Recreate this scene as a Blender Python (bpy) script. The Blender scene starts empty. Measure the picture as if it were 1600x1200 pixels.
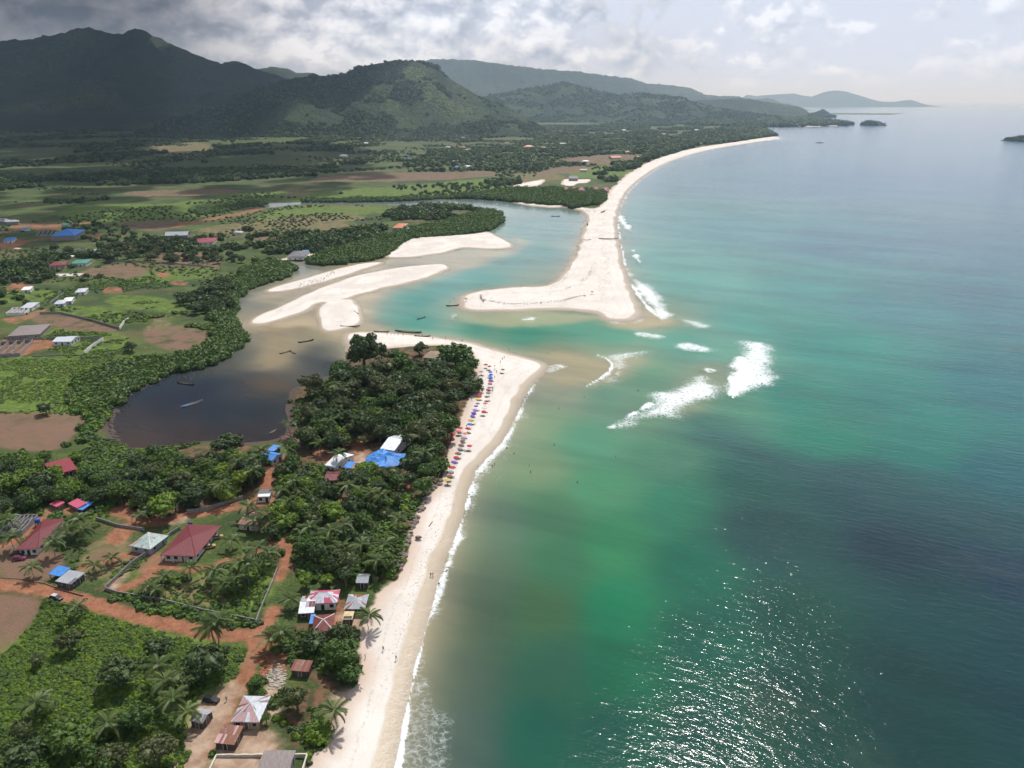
import bpy, math, random
import numpy as np
from mathutils import Vector, Matrix

# ------------------------------------------------------------------ camera, sky, sun, exposure
R = math.radians
S = bpy.context.scene
COL = S.collection
H = 150.0
PITCH = 19.73
FPX = 1232.0
cam_d = bpy.data.cameras.new('camera')
cam = bpy.data.objects.new('camera', cam_d)
COL.objects.link(cam)
cam.location = (0, 0, H)
cam.rotation_euler = (R(90 - PITCH), 0, 0)
cam_d.angle = 2 * math.atan(800 / FPX)
cam_d.clip_start = 1.0
cam_d.clip_end = 300000
S.camera = cam

SUN_EL, SUN_AZ = 57.0, 13.0            # degrees; azimuth from the view axis, negative = left
sun_dir = Vector((math.sin(R(SUN_AZ)) * math.cos(R(SUN_EL)), math.cos(R(SUN_AZ)) * math.cos(R(SUN_EL)), math.sin(R(SUN_EL))))
sun_d = bpy.data.lights.new('sun', 'SUN')
sun_d.energy = 4.4
sun_d.angle = R(0.53)
sun_d.color = (1.0, 0.97, 0.925)
sun = bpy.data.objects.new('sun', sun_d)
COL.objects.link(sun)
sun.rotation_euler = sun_dir.to_track_quat('Z', 'Y').to_euler()
sun.location = (0, 0, 400)

S.view_settings.view_transform = 'Standard'
S.view_settings.look = 'None'
S.view_settings.exposure = 0.0
S.view_settings.gamma = 1.0
S.view_settings.use_curve_mapping = False
S.render.engine = 'CYCLES'
cy = S.cycles
cy.use_denoising = True
cy.max_bounces = 4
cy.diffuse_bounces = 1
cy.glossy_bounces = 2
cy.transmission_bounces = 2
cy.transparent_max_bounces = 24
cy.volume_bounces = 0
cy.caustics_reflective = False
cy.caustics_refractive = False
cy.sample_clamp_indirect = 4.0
cy.use_adaptive_sampling = True
cy.adaptive_threshold = 0.03


class NT:
    """small node-tree writer"""
    def __init__(s, tree):
        s.t = tree
        tree.nodes.clear()

    def n(s, typ, ins=None, **kw):
        nd = s.t.nodes.new(typ)
        for k, v in kw.items():
            setattr(nd, k, v)
        for k, v in (ins or {}).items():
            s.put(nd.inputs[k], v)
        return nd

    def put(s, sock, v):
        if hasattr(v, 'is_output'):
            s.t.links.new(v, sock)
        elif hasattr(v, 'outputs'):
            s.t.links.new(v.outputs[0], sock)
        else:
            if sock.type == 'RGBA' and len(v) == 3:
                v = (*v, 1)
            sock.default_value = v

    def math(s, op, a, b=0.0, c=None, clamp=False):
        nd = s.n('ShaderNodeMath', operation=op, use_clamp=clamp)
        s.put(nd.inputs[0], a)
        s.put(nd.inputs[1], b)
        if c is not None:
            s.put(nd.inputs[2], c)
        return nd.outputs[0]

    def mix(s, f, a, b, mode='MIX'):
        nd = s.n('ShaderNodeMix', data_type='RGBA', blend_type=mode)
        s.put(nd.inputs[0], f)
        s.put(nd.inputs[6], a)
        s.put(nd.inputs[7], b)
        return nd.outputs[2]

    def ss(s, v, lo, hi, a=0.0, b=1.0):
        nd = s.n('ShaderNodeMapRange', interpolation_type='SMOOTHSTEP')
        s.put(nd.inputs[0], v)
        for i, x in enumerate((lo, hi, a, b)):
            s.put(nd.inputs[i + 1], x)
        return nd.outputs[0]

    def noise(s, vec, scale, detail=4.0, rough=0.5, dist=0.0, out=0, **kw):
        nd = s.n('ShaderNodeTexNoise', {'Scale': scale, 'Detail': detail, 'Roughness': rough, 'Distortion': dist}, **kw)
        if vec is not None:
            s.put(nd.inputs['Vector'], vec)
        return nd.outputs[out]

    def vmul(s, v, m):
        nd = s.n('ShaderNodeVectorMath', operation='MULTIPLY')
        s.put(nd.inputs[0], v)
        s.put(nd.inputs[1], m)
        return nd.outputs[0]

    def vadd(s, v, m):
        nd = s.n('ShaderNodeVectorMath', operation='ADD')
        s.put(nd.inputs[0], v)
        s.put(nd.inputs[1], m)
        return nd.outputs[0]

    def attr(s, name, out='Fac'):
        return s.n('ShaderNodeAttribute', attribute_name=name).outputs[out]


# sky: NISHITA sky below a cloud cover that thickens over the mountains and thins out over the sea
W = bpy.data.worlds.new('World')
S.world = W
W.use_nodes = True
w = NT(W.node_tree)
sky = w.n('ShaderNodeTexSky', sky_type='NISHITA', sun_disc=False, sun_elevation=R(SUN_EL), sun_rotation=R(SUN_AZ), air_density=1.0, dust_density=2.5, ozone_density=1.0)
skyc = w.mix(1.0, sky.outputs[0], (0.10, 0.10, 0.10), 'MULTIPLY')
geo = w.n('ShaderNodeTexCoord')
sep = w.n('ShaderNodeSeparateXYZ', {0: geo.outputs['Generated']})
X, Y, Z = sep.outputs
el = w.math('ARCSINE', Z)
az = w.math('ARCTAN2', X, Y)
elp = w.math('MAXIMUM', el, 0.0)
# near the horizon clouds are seen edge-on; higher up they open out
elc = w.math('POWER', elp, 0.8)
P0 = w.n('ShaderNodeCombineXYZ', {0: w.math('MULTIPLY', X, 7.5), 1: w.math('MULTIPLY', Y, 7.5), 2: w.math('MULTIPLY', elp, 11.0)})
P0 = P0.outputs[0]
n_big = w.noise(P0, 0.9, 3.0, 0.5)
n_c = w.noise(P0, 2.5, 10.0, 0.58, 0.15)
n_l = w.noise(w.vadd(P0, (-0.04, 0.02, 0.14)), 2.5, 8.0, 0.58, 0.15)
cover = w.ss(X, -0.45, 0.5, 0.22, 0.0)
dens = w.math('ADD', w.math('ADD', w.math('MULTIPLY', n_c, 0.75), w.math('MULTIPLY', n_big, 0.25)), cover)
cl = w.ss(dens, 0.49, 0.59)
lit = w.math('ADD', w.math('MULTIPLY', w.math('SUBTRACT', n_c, n_l), 3.6), 0.50, clamp=True)
thick = w.ss(X, -0.44, -0.20)                      # deep rain cloud over the mountains
thick = w.math('MULTIPLY', thick, w.ss(n_big, 0.30, 0.55, 0.62, 1.0))
cdark = w.mix(thick, (0.10, 0.12, 0.165), (0.46, 0.52, 0.66))
cbright = w.mix(thick, (0.25, 0.265, 0.31), (1.06, 1.11, 1.22))
ccol = w.mix(lit, cdark, cbright)
hz = w.mix(w.ss(X, -0.45, 0.12), (0.40, 0.43, 0.51), (0.70, 0.765, 0.95))
skyc = w.mix(w.ss(el, 0.0, 0.55, 0.96, 0.12), skyc, hz)
cl = w.math('MULTIPLY', cl, w.ss(X, 0.05, 0.5, 1.0, 0.6))
cl = w.math('MULTIPLY', cl, w.ss(el, 0.0, 0.035, 0.15, 1.0))
col = w.mix(cl, skyc, ccol)
bg = w.n('ShaderNodeBackground', {0: col, 1: 1.0})
w.n('ShaderNodeOutputWorld', {0: bg})
W.cycles.sampling_method = 'MANUAL'
W.cycles.sample_map_resolution = 256

# ------------------------------------------------------------------ helpers
rng = np.random.default_rng(7)
random.seed(11)
_p = R(PITCH)


def g(px, py, z=0.0):
    """the point of the world at height z that the photo shows at (px, py) of 1600 x 1200"""
    dx = (px - 800) / FPX
    dy = (600 - py) / FPX
    d = (dx, math.cos(_p) + dy * math.sin(_p), -math.sin(_p) + dy * math.cos(_p))
    t = (z - H) / d[2]
    return (d[0] * t, d[1] * t)


def gd(px, py, dist):
    """(x, z) at the forward distance dist for a far ridge line"""
    dx = (px - 800) / FPX
    dy = (600 - py) / FPX
    d = (dx, math.cos(_p) + dy * math.sin(_p), -math.sin(_p) + dy * math.cos(_p))
    t = dist / d[1]
    return (d[0] * t, H + d[2] * t)


def ppm(py, z=2.0):
    """pixels of the photo per metre across, on the ground at row py"""
    a = math.atan((py - 600) / FPX)
    return FPX / ((H - z) / math.sin(a + _p) * math.cos(a))


def smooth(pts, k=4, closed=False):
    """Catmull-Rom"""
    P = np.array(pts, float)
    n = len(P)
    out = []
    for i in range(n if closed else n - 1):
        p0, p1, p2, p3 = (P[(i - 1) % n], P[i], P[(i + 1) % n], P[(i + 2) % n]) if closed else (P[max(i - 1, 0)], P[i], P[i + 1], P[min(i + 2, n - 1)])
        for j in range(k):
            t = j / k
            out.append(0.5 * ((2 * p1) + (-p0 + p2) * t + (2 * p0 - 5 * p1 + 4 * p2 - p3) * t * t + (-p0 + 3 * p1 - 3 * p2 + p3) * t ** 3))
    if not closed:
        out.append(P[-1])
    return np.array(out)


def gp(pts, z=0.0, k=4, closed=True):
    """pixel outline -> smooth world outline"""
    q = smooth(pts, k, closed) if k > 1 else np.array(pts, float)
    return np.array([g(a, b, z) for a, b in q])


def sdf(P, poly, far=60.0, closed=True):
    """signed distance (positive inside) of points P to an outline; -far where farther away. Open lines give -distance."""
    P = P.astype(np.float32)
    out = np.full(len(P), -far, np.float32)
    lo, hi = poly.min(0) - far, poly.max(0) + far
    m = np.nonzero((P[:, 0] > lo[0]) & (P[:, 0] < hi[0]) & (P[:, 1] > lo[1]) & (P[:, 1] < hi[1]))[0]
    if len(m) == 0:
        return out
    Q = P[m]
    d2 = np.full(len(m), 1e18, np.float32)
    ins = np.zeros(len(m), bool)
    n = len(poly)
    for i in range(n if closed else n - 1):
        a, b = poly[i], poly[(i + 1) % n]
        e = b - a
        wx, wy = Q[:, 0] - a[0], Q[:, 1] - a[1]
        t = np.clip((wx * e[0] + wy * e[1]) / max(e[0] ** 2 + e[1] ** 2, 1e-9), 0, 1)
        ddx, ddy = wx - e[0] * t, wy - e[1] * t
        d2 = np.minimum(d2, ddx * ddx + ddy * ddy)
        if closed and a[1] != b[1]:
            c = ((Q[:, 1] >= a[1]) != (Q[:, 1] >= b[1]))
            ins ^= c & (Q[:, 0] < e[0] * (Q[:, 1] - a[1]) / (b[1] - a[1]) + a[0])
    d = np.sqrt(d2)
    out[m] = np.where(ins, d, -np.minimum(d, far)) if closed else -np.minimum(d, far)
    return out


def inside(P, poly):
    return sdf(np.asarray(P, float), poly, 0.01) > 0


_gr = rng.normal(size=(256, 2)).astype(np.float32)


def vnoise(x, y, seed=0):
    """value noise in [-1, 1], numpy"""
    tab = np.random.default_rng(seed).uniform(-1, 1, (64, 64)).astype(np.float32)
    xi, yi = np.floor(x).astype(int), np.floor(y).astype(int)
    fx, fy = x - xi, y - yi
    fx, fy = fx * fx * (3 - 2 * fx), fy * fy * (3 - 2 * fy)
    a, b = tab[xi % 64, yi % 64], tab[(xi + 1) % 64, yi % 64]
    c, d = tab[xi % 64, (yi + 1) % 64], tab[(xi + 1) % 64, (yi + 1) % 64]
    return (a * (1 - fx) + b * fx) * (1 - fy) + (c * (1 - fx) + d * fx) * fy


def fbm(x, y, oct=4, seed=0, gain=0.5):
    s, a = 0, 1.0
    for o in range(oct):
        s = s + a * vnoise(x, y, seed + o)
        x, y, a = x * 2.03 + 17.3, y * 2.03 + 5.1, a * gain
    return s


def link(o, parent=None):
    COL.objects.link(o)
    if parent is not None:
        o.parent = parent
    return o


def tag(o, label=None, cat=None, group=None, kind=None):
    for k, v in (('label', label), ('category', cat), ('group', group), ('kind', kind)):
        if v:
            o[k] = v
    return o


def mesh_obj(name, V, F, mat=None, parent=None, smooth_=False, mats=None, midx=None):
    me = bpy.data.meshes.new(name)
    V = np.asarray(V, np.float32)
    if isinstance(F, np.ndarray) and F.ndim == 2:
        k = F.shape[1]
        me.vertices.add(len(V))
        me.vertices.foreach_set('co', V.ravel())
        me.loops.add(F.size)
        me.loops.foreach_set('vertex_index', F.ravel().astype(np.int32))
        me.polygons.add(len(F))
        me.polygons.foreach_set('loop_start', np.arange(0, F.size, k, dtype=np.int32))
        me.update(calc_edges=True)
    else:
        me.from_pydata([tuple(map(float, v)) for v in V], [], [tuple(map(int, f)) for f in F])
        me.update()
    if smooth_:
        me.polygons.foreach_set('use_smooth', np.ones(len(me.polygons), bool))
    for m in (mats or ([mat] if mat else [])):
        me.materials.append(m)
    if midx is not None:
        me.polygons.foreach_set('material_index', np.asarray(midx, np.int32))
    o = bpy.data.objects.new(name, me)
    return link(o, parent)


def fattr(me, name, val):
    a = me.attributes.new(name, 'FLOAT', 'POINT')
    a.data.foreach_set('value', np.asarray(val, np.float32))


def cattr(me, name, rgb):
    a = me.attributes.new(name, 'FLOAT_COLOR', 'POINT')
    c = np.ones((len(rgb), 4), np.float32)
    c[:, :3] = rgb
    a.data.foreach_set('color', c.ravel())


def empty(name, x=0, y=0, z=0, rz=0.0):
    o = bpy.data.objects.new(name, None)
    o.empty_display_size = 0.5
    o.location = (x, y, z)
    o.rotation_euler = (0, 0, rz)
    return link(o)


def new_mat(name):
    m = bpy.data.materials.new(name)
    m.use_nodes = True
    return m, NT(m.node_tree)


def finish(t, bsdf, vol=None):
    o = t.n('ShaderNodeOutputMaterial')
    if bsdf is not None:
        t.put(o.inputs['Surface'], bsdf)
    if vol is not None:
        t.put(o.inputs['Volume'], vol)


def principled(t, col, rough=0.7, normal=None, spec=0.3, metal=0.0, **kw):
    b = t.n('ShaderNodeBsdfPrincipled')
    t.put(b.inputs['Base Color'], col)
    t.put(b.inputs['Roughness'], rough)
    t.put(b.inputs['Specular IOR Level'], spec)
    t.put(b.inputs['Metallic'], metal)
    if normal is not None:
        t.put(b.inputs['Normal'], normal)
    for k, v in kw.items():
        t.put(b.inputs[k], v)
    return b.outputs[0]


def bump(t, h, strength=0.5, dist=1.0):
    return t.n('ShaderNodeBump', {'Height': h, 'Strength': strength, 'Distance': dist}).outputs[0]


def plain(name, rgb, rough=0.7, var=0.15, scale=1.5, spec=0.3, rnd=0.0):
    """a painted or weathered surface with uneven tone"""
    m, t = new_mat(name)
    pos = t.n('ShaderNodeNewGeometry').outputs['Position']
    n = t.noise(pos, scale, 5.0, 0.6)
    c = t.mix(t.ss(n, 0.3, 0.75), tuple(c * (1 - var) for c in rgb), tuple(min(1, c * (1 + var)) for c in rgb))
    if rnd:
        ri = t.n('ShaderNodeObjectInfo').outputs['Random']
        c = t.mix(t.math('MULTIPLY', ri, rnd), c, tuple(x * 0.45 for x in rgb))
    finish(t, principled(t, c, rough, spec=spec))
    return m


def s2l(c):
    c = np.asarray(c, float) / 255.0
    return np.where(c <= 0.04045, c / 12.92, ((c + 0.055) / 1.055) ** 2.4)

# ------------------------------------------------------------------ the land and the sea
coast_px = [(560, 1420), (590, 1300), (618, 1200), (632, 1130), (645, 1070), (660, 1000), (674, 950), (692, 890), (712, 838), (728, 790), (738, 752), (762, 716), (786, 688), (806, 652),
            (822, 615), (838, 594), (858, 576), (852, 566), (824, 558), (790, 549), (745, 536), (700, 528), (650, 523), (600, 518), (560, 518), (536, 522), (533, 530), (540, 548),
            (538, 575), (505, 590), (462, 606), (448, 635), (450, 662), (444, 682), (415, 690), (370, 692), (318, 690), (280, 694), (248, 700), (214, 702), (190, 694), (178, 680), (166, 660),
            (174, 640), (198, 614), (232, 598), (262, 581), (300, 577), (345, 560), (374, 542), (384, 526), (376, 508), (366, 490), (372, 464), (396, 449), (422, 440), (450, 430), (461, 419),
            (455, 410), (476, 407), (486, 412), (520, 413), (565, 408), (600, 400), (622, 384), (645, 373), (700, 368), (752, 362), (781, 353), (786, 341), (774, 329),
            (740, 323), (690, 321.5), (640, 321), (590, 320), (540, 319.5), (490, 319), (450, 321), (430, 324), (412, 324), (414, 319), (450, 316.5), (500, 316), (560, 315.5),
            (620, 314.5), (680, 311), (720, 310), (770, 312), (815, 317), (860, 322), (895, 327), (912, 335), (914, 346), (909, 362), (899, 388), (886, 412), (870, 434), (850, 446), (800, 448),
            (752, 454), (724, 461), (713, 471), (717, 483), (745, 487), (800, 487), (870, 485), (928, 489), (948, 500), (985, 502), (1002, 494), (999, 474), (986, 444), (976, 414),
            (970, 386), (965, 352), (969, 326), (981, 300), (1004, 278), (1042, 255), (1100, 236), (1160, 225.5), (1208, 218), (1218, 215), (1207, 208), (1192, 201), (1200, 198),
            (1240, 198), (1290, 197.5), (1328, 195.5), (1333, 194), (1310, 189), (1270, 184), (1238, 181), (1226, 179)]
coast_w = [g(a, b) for a, b in smooth(coast_px, 3)]
coast_w += [(4400, 9700), (5200, 11000), (4700, 11300), (3300, 11200), (2800, 14500), (-60000, 14500), (-60000, -2000), (coast_w[0][0] - 50, -2000)]
LAND = np.array(coast_w)

bars_px = {  # sandbars that stand out of the lagoon
    'bar1': [(697, 417), (680, 414), (620, 420), (560, 432), (500, 452), (446, 478), (404, 496), (394, 506), (412, 506), (446, 496), (476, 486), (492, 474), (530, 470), (565, 459), (605, 449), (652, 438), (690, 424)],
    'bar2': [(502, 483), (520, 472), (545, 469), (555, 478), (559, 495), (557, 508), (522, 517), (507, 515), (503, 500)],
    'bar3': [(604, 401), (624, 389), (620, 376), (650, 372), (690, 370), (742, 366), (762, 364), (772, 369), (793, 379), (794, 387), (762, 389), (722, 387), (692, 395), (642, 402)],
    'bar4': [(594, 411), (560, 414), (520, 424), (480, 436), (432, 449), (420, 456), (444, 455), (490, 445), (540, 430), (580, 417)],
    'bar5': [(802, 316), (830, 314), (862, 316), (890, 321), (870, 324), (835, 322)],
}
bars = {k: gp(v, 0, 3) for k, v in bars_px.items()}

rr = np.concatenate([np.geomspace(88, 5000, 560), np.geomspace(5060, 95000, 90)])
aa = np.radians(np.linspace(-46, 46, 600))
RR, AA = np.meshgrid(rr, aa, indexing='ij')
GX, GY = (RR * np.sin(AA)).ravel(), (RR * np.cos(AA)).ravel()
GP = np.stack([GX, GY], 1)
nr, na = len(rr), len(aa)
ii = np.arange(nr * na).reshape(nr, na)
QUADS = np.stack([ii[:-1, :-1].ravel(), ii[:-1, 1:].ravel(), ii[1:, 1:].ravel(), ii[1:, :-1].ravel()], 1)


def grid_obj(name, z, keep, mat):
    """the part of the ring grid where keep is true, as one mesh; returns object and vertex picks"""
    q = QUADS[keep[QUADS].any(1)]
    used = np.unique(q)
    re = np.full(len(GX), -1)
    re[used] = np.arange(len(used))
    V = np.stack([GX[used], GY[used], z[used]], 1)
    o = mesh_obj(name, V, re[q][:, ::-1], mat, smooth_=True)
    return o, used


wob = 0.9 * fbm(GX / 14, GY / 14, 3, 3) * np.clip(RR.ravel() / 400, 0.5, 2)
s_land = sdf(GP, LAND, 400.0)
s_bar = np.full(len(GX), -60.0, np.float32)
for k, v in bars.items():
    s_bar = np.maximum(s_bar, sdf(GP, v, 60.0))
sl = s_land + wob
z_land = np.where(sl > 0, 2.3 * (1 - np.exp(-sl * 0.068)), np.maximum(sl * 0.07, -5.0))
sb = s_bar + 4.0 + wob * 0.7
z_bar = np.where(sb > 0, 1.2 * (1 - np.exp(-sb * 0.26)), np.maximum(sb * 0.05, -5.0))
z_ter = np.maximum(z_land, z_bar)
z_ter = z_ter + np.clip(sl / 200, 0, 1) * 0.5 * fbm(GX / 60, GY / 60, 3, 9)
z_ter = np.where(GY > 9500, np.minimum(z_ter, 1.0), z_ter)


def zone(polys, far=30.0, k=3, z=1.5):
    s = np.full(len(GX), -far, np.float32)
    for p in polys:
        s = np.maximum(s, sdf(GP, gp(p, z, k), far))
    return s


def lines(ls, far=30.0, z=1.5):
    """[(pixel points, half width m)] -> signed distance to the strip"""
    s = np.full(len(GX), -far, np.float32)
    for pts, hw in ls:
        s = np.maximum(s, sdf(GP, gp(pts, z, 4, False), far, False) + hw)
    return s


sand_px = [
    [(470, 1420), (480, 1200), (512, 1168), (518, 1135), (545, 1085), (566, 1045), (560, 1000), (588, 932), (622, 900), (638, 862), (642, 828), (658, 788), (688, 752), (700, 705), (718, 660), (733, 620),
     (742, 580), (730, 552), (690, 540), (600, 546), (560, 548), (520, 540), (520, 505), (640, 505), (760, 525), (870, 550), (900, 580), (850, 640), (800, 750), (740, 900), (700, 1050), (680, 1420)],
    [(866, 320), (905, 323), (930, 326), (944, 312), (958, 292), (985, 270), (1022, 250), (1080, 233), (1150, 222), (1203, 214), (1240, 212), (1160, 236), (1080, 262), (1020, 310), (1010, 400), (1050, 500), (980, 520), (700, 500), (690, 460), (850, 425), (880, 370)],
    [(878, 283), (890, 280), (904, 281), (924, 281), (918, 286), (905, 287), (896, 291), (880, 290)],
    [(802, 291), (835, 283), (850, 281), (848, 287), (830, 294), (806, 295)],
    [(430, 408), (470, 398), (520, 394), (548, 386), (575, 378), (580, 382), (556, 392), (528, 404), (480, 408)],
    [(1190, 199), (1330, 195.5), (1330, 197), (1240, 200), (1190, 202)],
]
dirt_lines = [
    ([(-120, 900), (0, 918), (60, 924), (130, 942), (215, 966), (300, 986), (360, 996), (404, 994)], 3.0),
    ([(430, 955), (418, 975), (404, 995), (398, 1020), (388, 1048), (374, 1075), (355, 1110), (338, 1150), (312, 1185), (285, 1225), (260, 1300)], 2.3),
    ([(130, 890), (165, 880), (205, 870), (250, 872), (300, 895), (350, 880), (400, 865), (440, 845), (455, 832)], 1.6),
    ([(185, 925), (230, 905), (270, 880)], 2.2),
    ([(180, 800), (240, 818), (290, 808), (340, 800), (420, 785)], 3.0),
    ([(-60, 860), (20, 850), (80, 800), (110, 803)], 2.0),
    ([(395, 790), (420, 770), (415, 745), (440, 715)], 3.0),
    ([(530, 940), (528, 975), (515, 990)], 1.3),
    ([(436, 905), (448, 880), (450, 850)], 2.0),
    ([(275, 354), (330, 343), (390, 331), (416, 323)], 10.0),
    ([(0, 365), (60, 355), (140, 350)], 6.0),
    ([(0, 386), (40, 378), (90, 372), (160, 366)], 5.0),
    ([(540, 775), (520, 800), (535, 815)], 2.0),
    ([(500, 705), (520, 720), (570, 735), (560, 700), (545, 690)], 3.5),
]
dirt_px = [
    [(395, 985), (420, 968), (428, 990), (425, 1020), (400, 1030), (385, 1005)],
    [(165, 845), (180, 828), (205, 818), (222, 823), (205, 838), (180, 855)],
    [(240, 873), (300, 880), (305, 890), (250, 895), (215, 900)],
    [(420, 1015), (440, 1020), (450, 1045), (432, 1060), (418, 1050)],
    [(0, 533), (45, 532), (70, 545), (40, 556), (0, 560)], [(30, 540), (60, 532), (95, 538), (60, 552)],
    [(0, 500), (30, 495), (55, 487), (78, 482), (55, 495), (25, 508)],
    [(240, 428), (262, 427), (270, 433), (250, 435)], [(265, 441), (292, 440), (290, 447), (270, 446)], [(162, 452), (185, 449), (192, 458), (165, 461)],
    [(20, 352), (95, 351), (95, 359), (25, 360)], [(10, 448), (40, 444), (52, 452), (15, 457)],
    [(0, 376), (38, 376), (30, 389), (0, 390)], [(140, 368), (160, 366), (162, 372), (142, 374)],
]
tan_px = [
    [(335, 1088), (360, 1070), (376, 1078), (362, 1110), (345, 1150), (322, 1185), (300, 1240), (250, 1240), (275, 1185), (292, 1150), (302, 1128), (315, 1098)],
    [(340, 1172), (395, 1140), (430, 1150), (440, 1180), (440, 1230), (330, 1230)], [(535, 955), (560, 950), (575, 975), (560, 990), (535, 985)], [(170, 915), (195, 892), (202, 896), (180, 922)],
    [(405, 1085), (430, 1075), (440, 1100), (420, 1130)], [(575, 1060), (545, 1100), (500, 1120), (515, 1095), (540, 1075)], [(270, 820), (285, 812), (300, 806), (290, 816)], [(545, 735), (560, 712), (572, 716), (566, 738)],
]
brown_px = [
    [(-80, 648), (0, 647), (130, 648), (132, 660), (106, 690), (75, 709), (0, 702), (-80, 705)],
    [(-200, 940), (0, 930), (66, 944), (44, 982), (0, 1022), (-200, 1100)],
    [(50, 498), (82, 491), (186, 515), (160, 520), (100, 517), (58, 508)],
    [(225, 520), (262, 512), (300, 512), (326, 520), (316, 537), (288, 552), (252, 546), (228, 534)],
    [(120, 431), (150, 419), (190, 415), (226, 421), (232, 430), (200, 437), (150, 432)],
    [(226, 402), (287, 394), (345, 404), (338, 420), (262, 411)],
    [(0, 845), (60, 862), (100, 868), (85, 905), (40, 915), (0, 905)],
    [(140, 880), (165, 862), (185, 870), (165, 890)],
    [(180, 350), (275, 345), (280, 356), (230, 362)],
    [(560, 272), (760, 268), (770, 276), (640, 284), (480, 283)], [(200, 300), (360, 296), (360, 304), (220, 308)],
    [(830, 276), (870, 262), (930, 262), (900, 270)],
    [(860, 254), (930, 243), (985, 243), (1000, 252), (950, 258)],
    [(396, 370), (430, 372), (420, 380), (398, 384)],
]
dry_px = [
    [(310, 361), (350, 352), (410, 345), (440, 342), (560, 338), (560, 346), (470, 358), (420, 366), (340, 366)],
    [(440, 352), (560, 350), (552, 362), (470, 364)],
    [(440, 300), (500, 288), (495, 285), (450, 293)], [(420, 312), (470, 298), (500, 296), (470, 306)],
    [(235, 500), (262, 494), (262, 512), (232, 520)],
    [(150, 850), (200, 845), (205, 880), (160, 905), (120, 905)],
    [(200, 930), (330, 905), (360, 930), (330, 950), (240, 940)],
    [(225, 232), (300, 222), (330, 232), (310, 246), (250, 244)],
    [(800, 275), (860, 268), (880, 280), (850, 284), (800, 290), (790, 284)],
    [(160, 700), (175, 705), (180, 735), (165, 750), (155, 720)], [(145, 690), (180, 700), (170, 740), (150, 770), (135, 730)],
    [(545, 818), (590, 805), (592, 818), (560, 828)],
    [(1215, 0), (1216, 0), (1215, 1)],
]
dry_px.pop()
bright_px = [  # lush low growth
    [(-200, 560), (60, 562), (180, 565), (200, 585), (170, 615), (130, 648), (0, 646), (-200, 646)],
    [(0, 458), (90, 455), (80, 470), (0, 476)], [(90, 478), (180, 487), (200, 500), (180, 510), (90, 488)], [(180, 465), (285, 470), (285, 490), (220, 485), (180, 475)],
    [(200, 430), (330, 418), (320, 435), (280, 440), (200, 445)], [(60, 515), (185, 522), (200, 545), (120, 560), (70, 530)],
    [(-60, 1030), (50, 985), (130, 950), (250, 985), (370, 1010), (380, 1040), (330, 1080), (280, 1200), (-200, 1320)],
    [(110, 322), (270, 318), (320, 312), (400, 318), (280, 348), (180, 350), (110, 345)],
    [(440, 322), (520, 322), (640, 326), (590, 335), (470, 338), (400, 346)], [(310, 305), (480, 300), (620, 292), (760, 280), (780, 300), (600, 312), (420, 314)],
    [(880, 270), (960, 258), (1000, 262), (975, 275), (930, 280)], [(420, 222), (480, 220), (470, 226), (400, 228)],
    [(300, 900), (400, 880), (430, 900), (400, 960), (330, 950), (240, 920)], [(550, 800), (630, 780), (640, 840), (580, 850)],
    [(560, 180), (640, 175), (740, 205), (700, 215), (600, 200)],
]
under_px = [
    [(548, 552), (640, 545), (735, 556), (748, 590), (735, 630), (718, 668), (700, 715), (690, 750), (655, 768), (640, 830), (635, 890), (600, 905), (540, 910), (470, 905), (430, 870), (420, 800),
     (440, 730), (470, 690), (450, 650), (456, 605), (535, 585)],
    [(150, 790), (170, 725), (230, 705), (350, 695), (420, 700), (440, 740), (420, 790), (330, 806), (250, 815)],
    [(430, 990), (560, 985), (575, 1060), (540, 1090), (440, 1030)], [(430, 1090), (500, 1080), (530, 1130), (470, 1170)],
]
a_sand = zone(sand_px)
a_sand = np.maximum(a_sand, s_bar + 6)
a_dirt = np.maximum(lines(dirt_lines), zone(dirt_px, k=2))
a_brown = zone(brown_px, k=2)
a_tan = zone(tan_px)
a_dry = zone(dry_px)
a_bright = zone(bright_px)
a_under = zone(under_px)


def height_at(x, y):
    """ground height by nearest ring-grid vertex"""
    x, y = np.asarray(x, float), np.asarray(y, float)
    r, a = np.hypot(x, y), np.arctan2(x, y)
    i = np.clip(np.searchsorted(rr, r), 0, nr - 1)
    j = np.clip(np.round((a - aa[0]) / (aa[1] - aa[0])).astype(int), 0, na - 1)
    return z_ter[i * na + j]


def land_at(x, y, what):
    r, a = np.hypot(x, y), np.arctan2(x, y)
    i = np.clip(np.searchsorted(rr, r), 0, nr - 1)
    j = np.clip(np.round((a - aa[0]) / (aa[1] - aa[0])).astype(int), 0, na - 1)
    return what[i * na + j]


# ground material: every surface has its own real colour; edges are ragged through noise
M_GROUND, t = new_mat('ground')
pos = t.n('ShaderNodeNewGeometry').outputs['Position']
sepz = t.n('ShaderNodeSeparateXYZ', {0: pos})
flat = t.vmul(pos, (1, 1, 0))
nA = t.noise(flat, 0.25, 6.0, 0.62)
nB = t.noise(flat, 0.035, 5.0, 0.6)
nC = t.noise(t.vmul(flat, (0.4, 1.0, 0)), 0.011, 5.0, 0.62)
nF = t.noise(flat, 1.6, 4.0, 0.7)
nE = t.noise(flat, 0.014, 5.0, 0.65)
farw = t.attr('far')
edge = t.math('ADD', t.math('MULTIPLY', t.math('SUBTRACT', nA, 0.5), 8.0), t.math('MULTIPLY', t.math('SUBTRACT', nE, 0.5), t.math('MULTIPLY', farw, 95.0)))
gr = t.mix(t.ss(nB, 0.35, 0.68), (0.036, 0.060, 0.016), (0.080, 0.115, 0.026))
gr = t.mix(t.ss(nC, 0.52, 0.66), gr, (0.105, 0.092, 0.040))
gr = t.mix(t.ss(nC, 0.47, 0.33), gr, (0.026, 0.052, 0.016))
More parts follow.
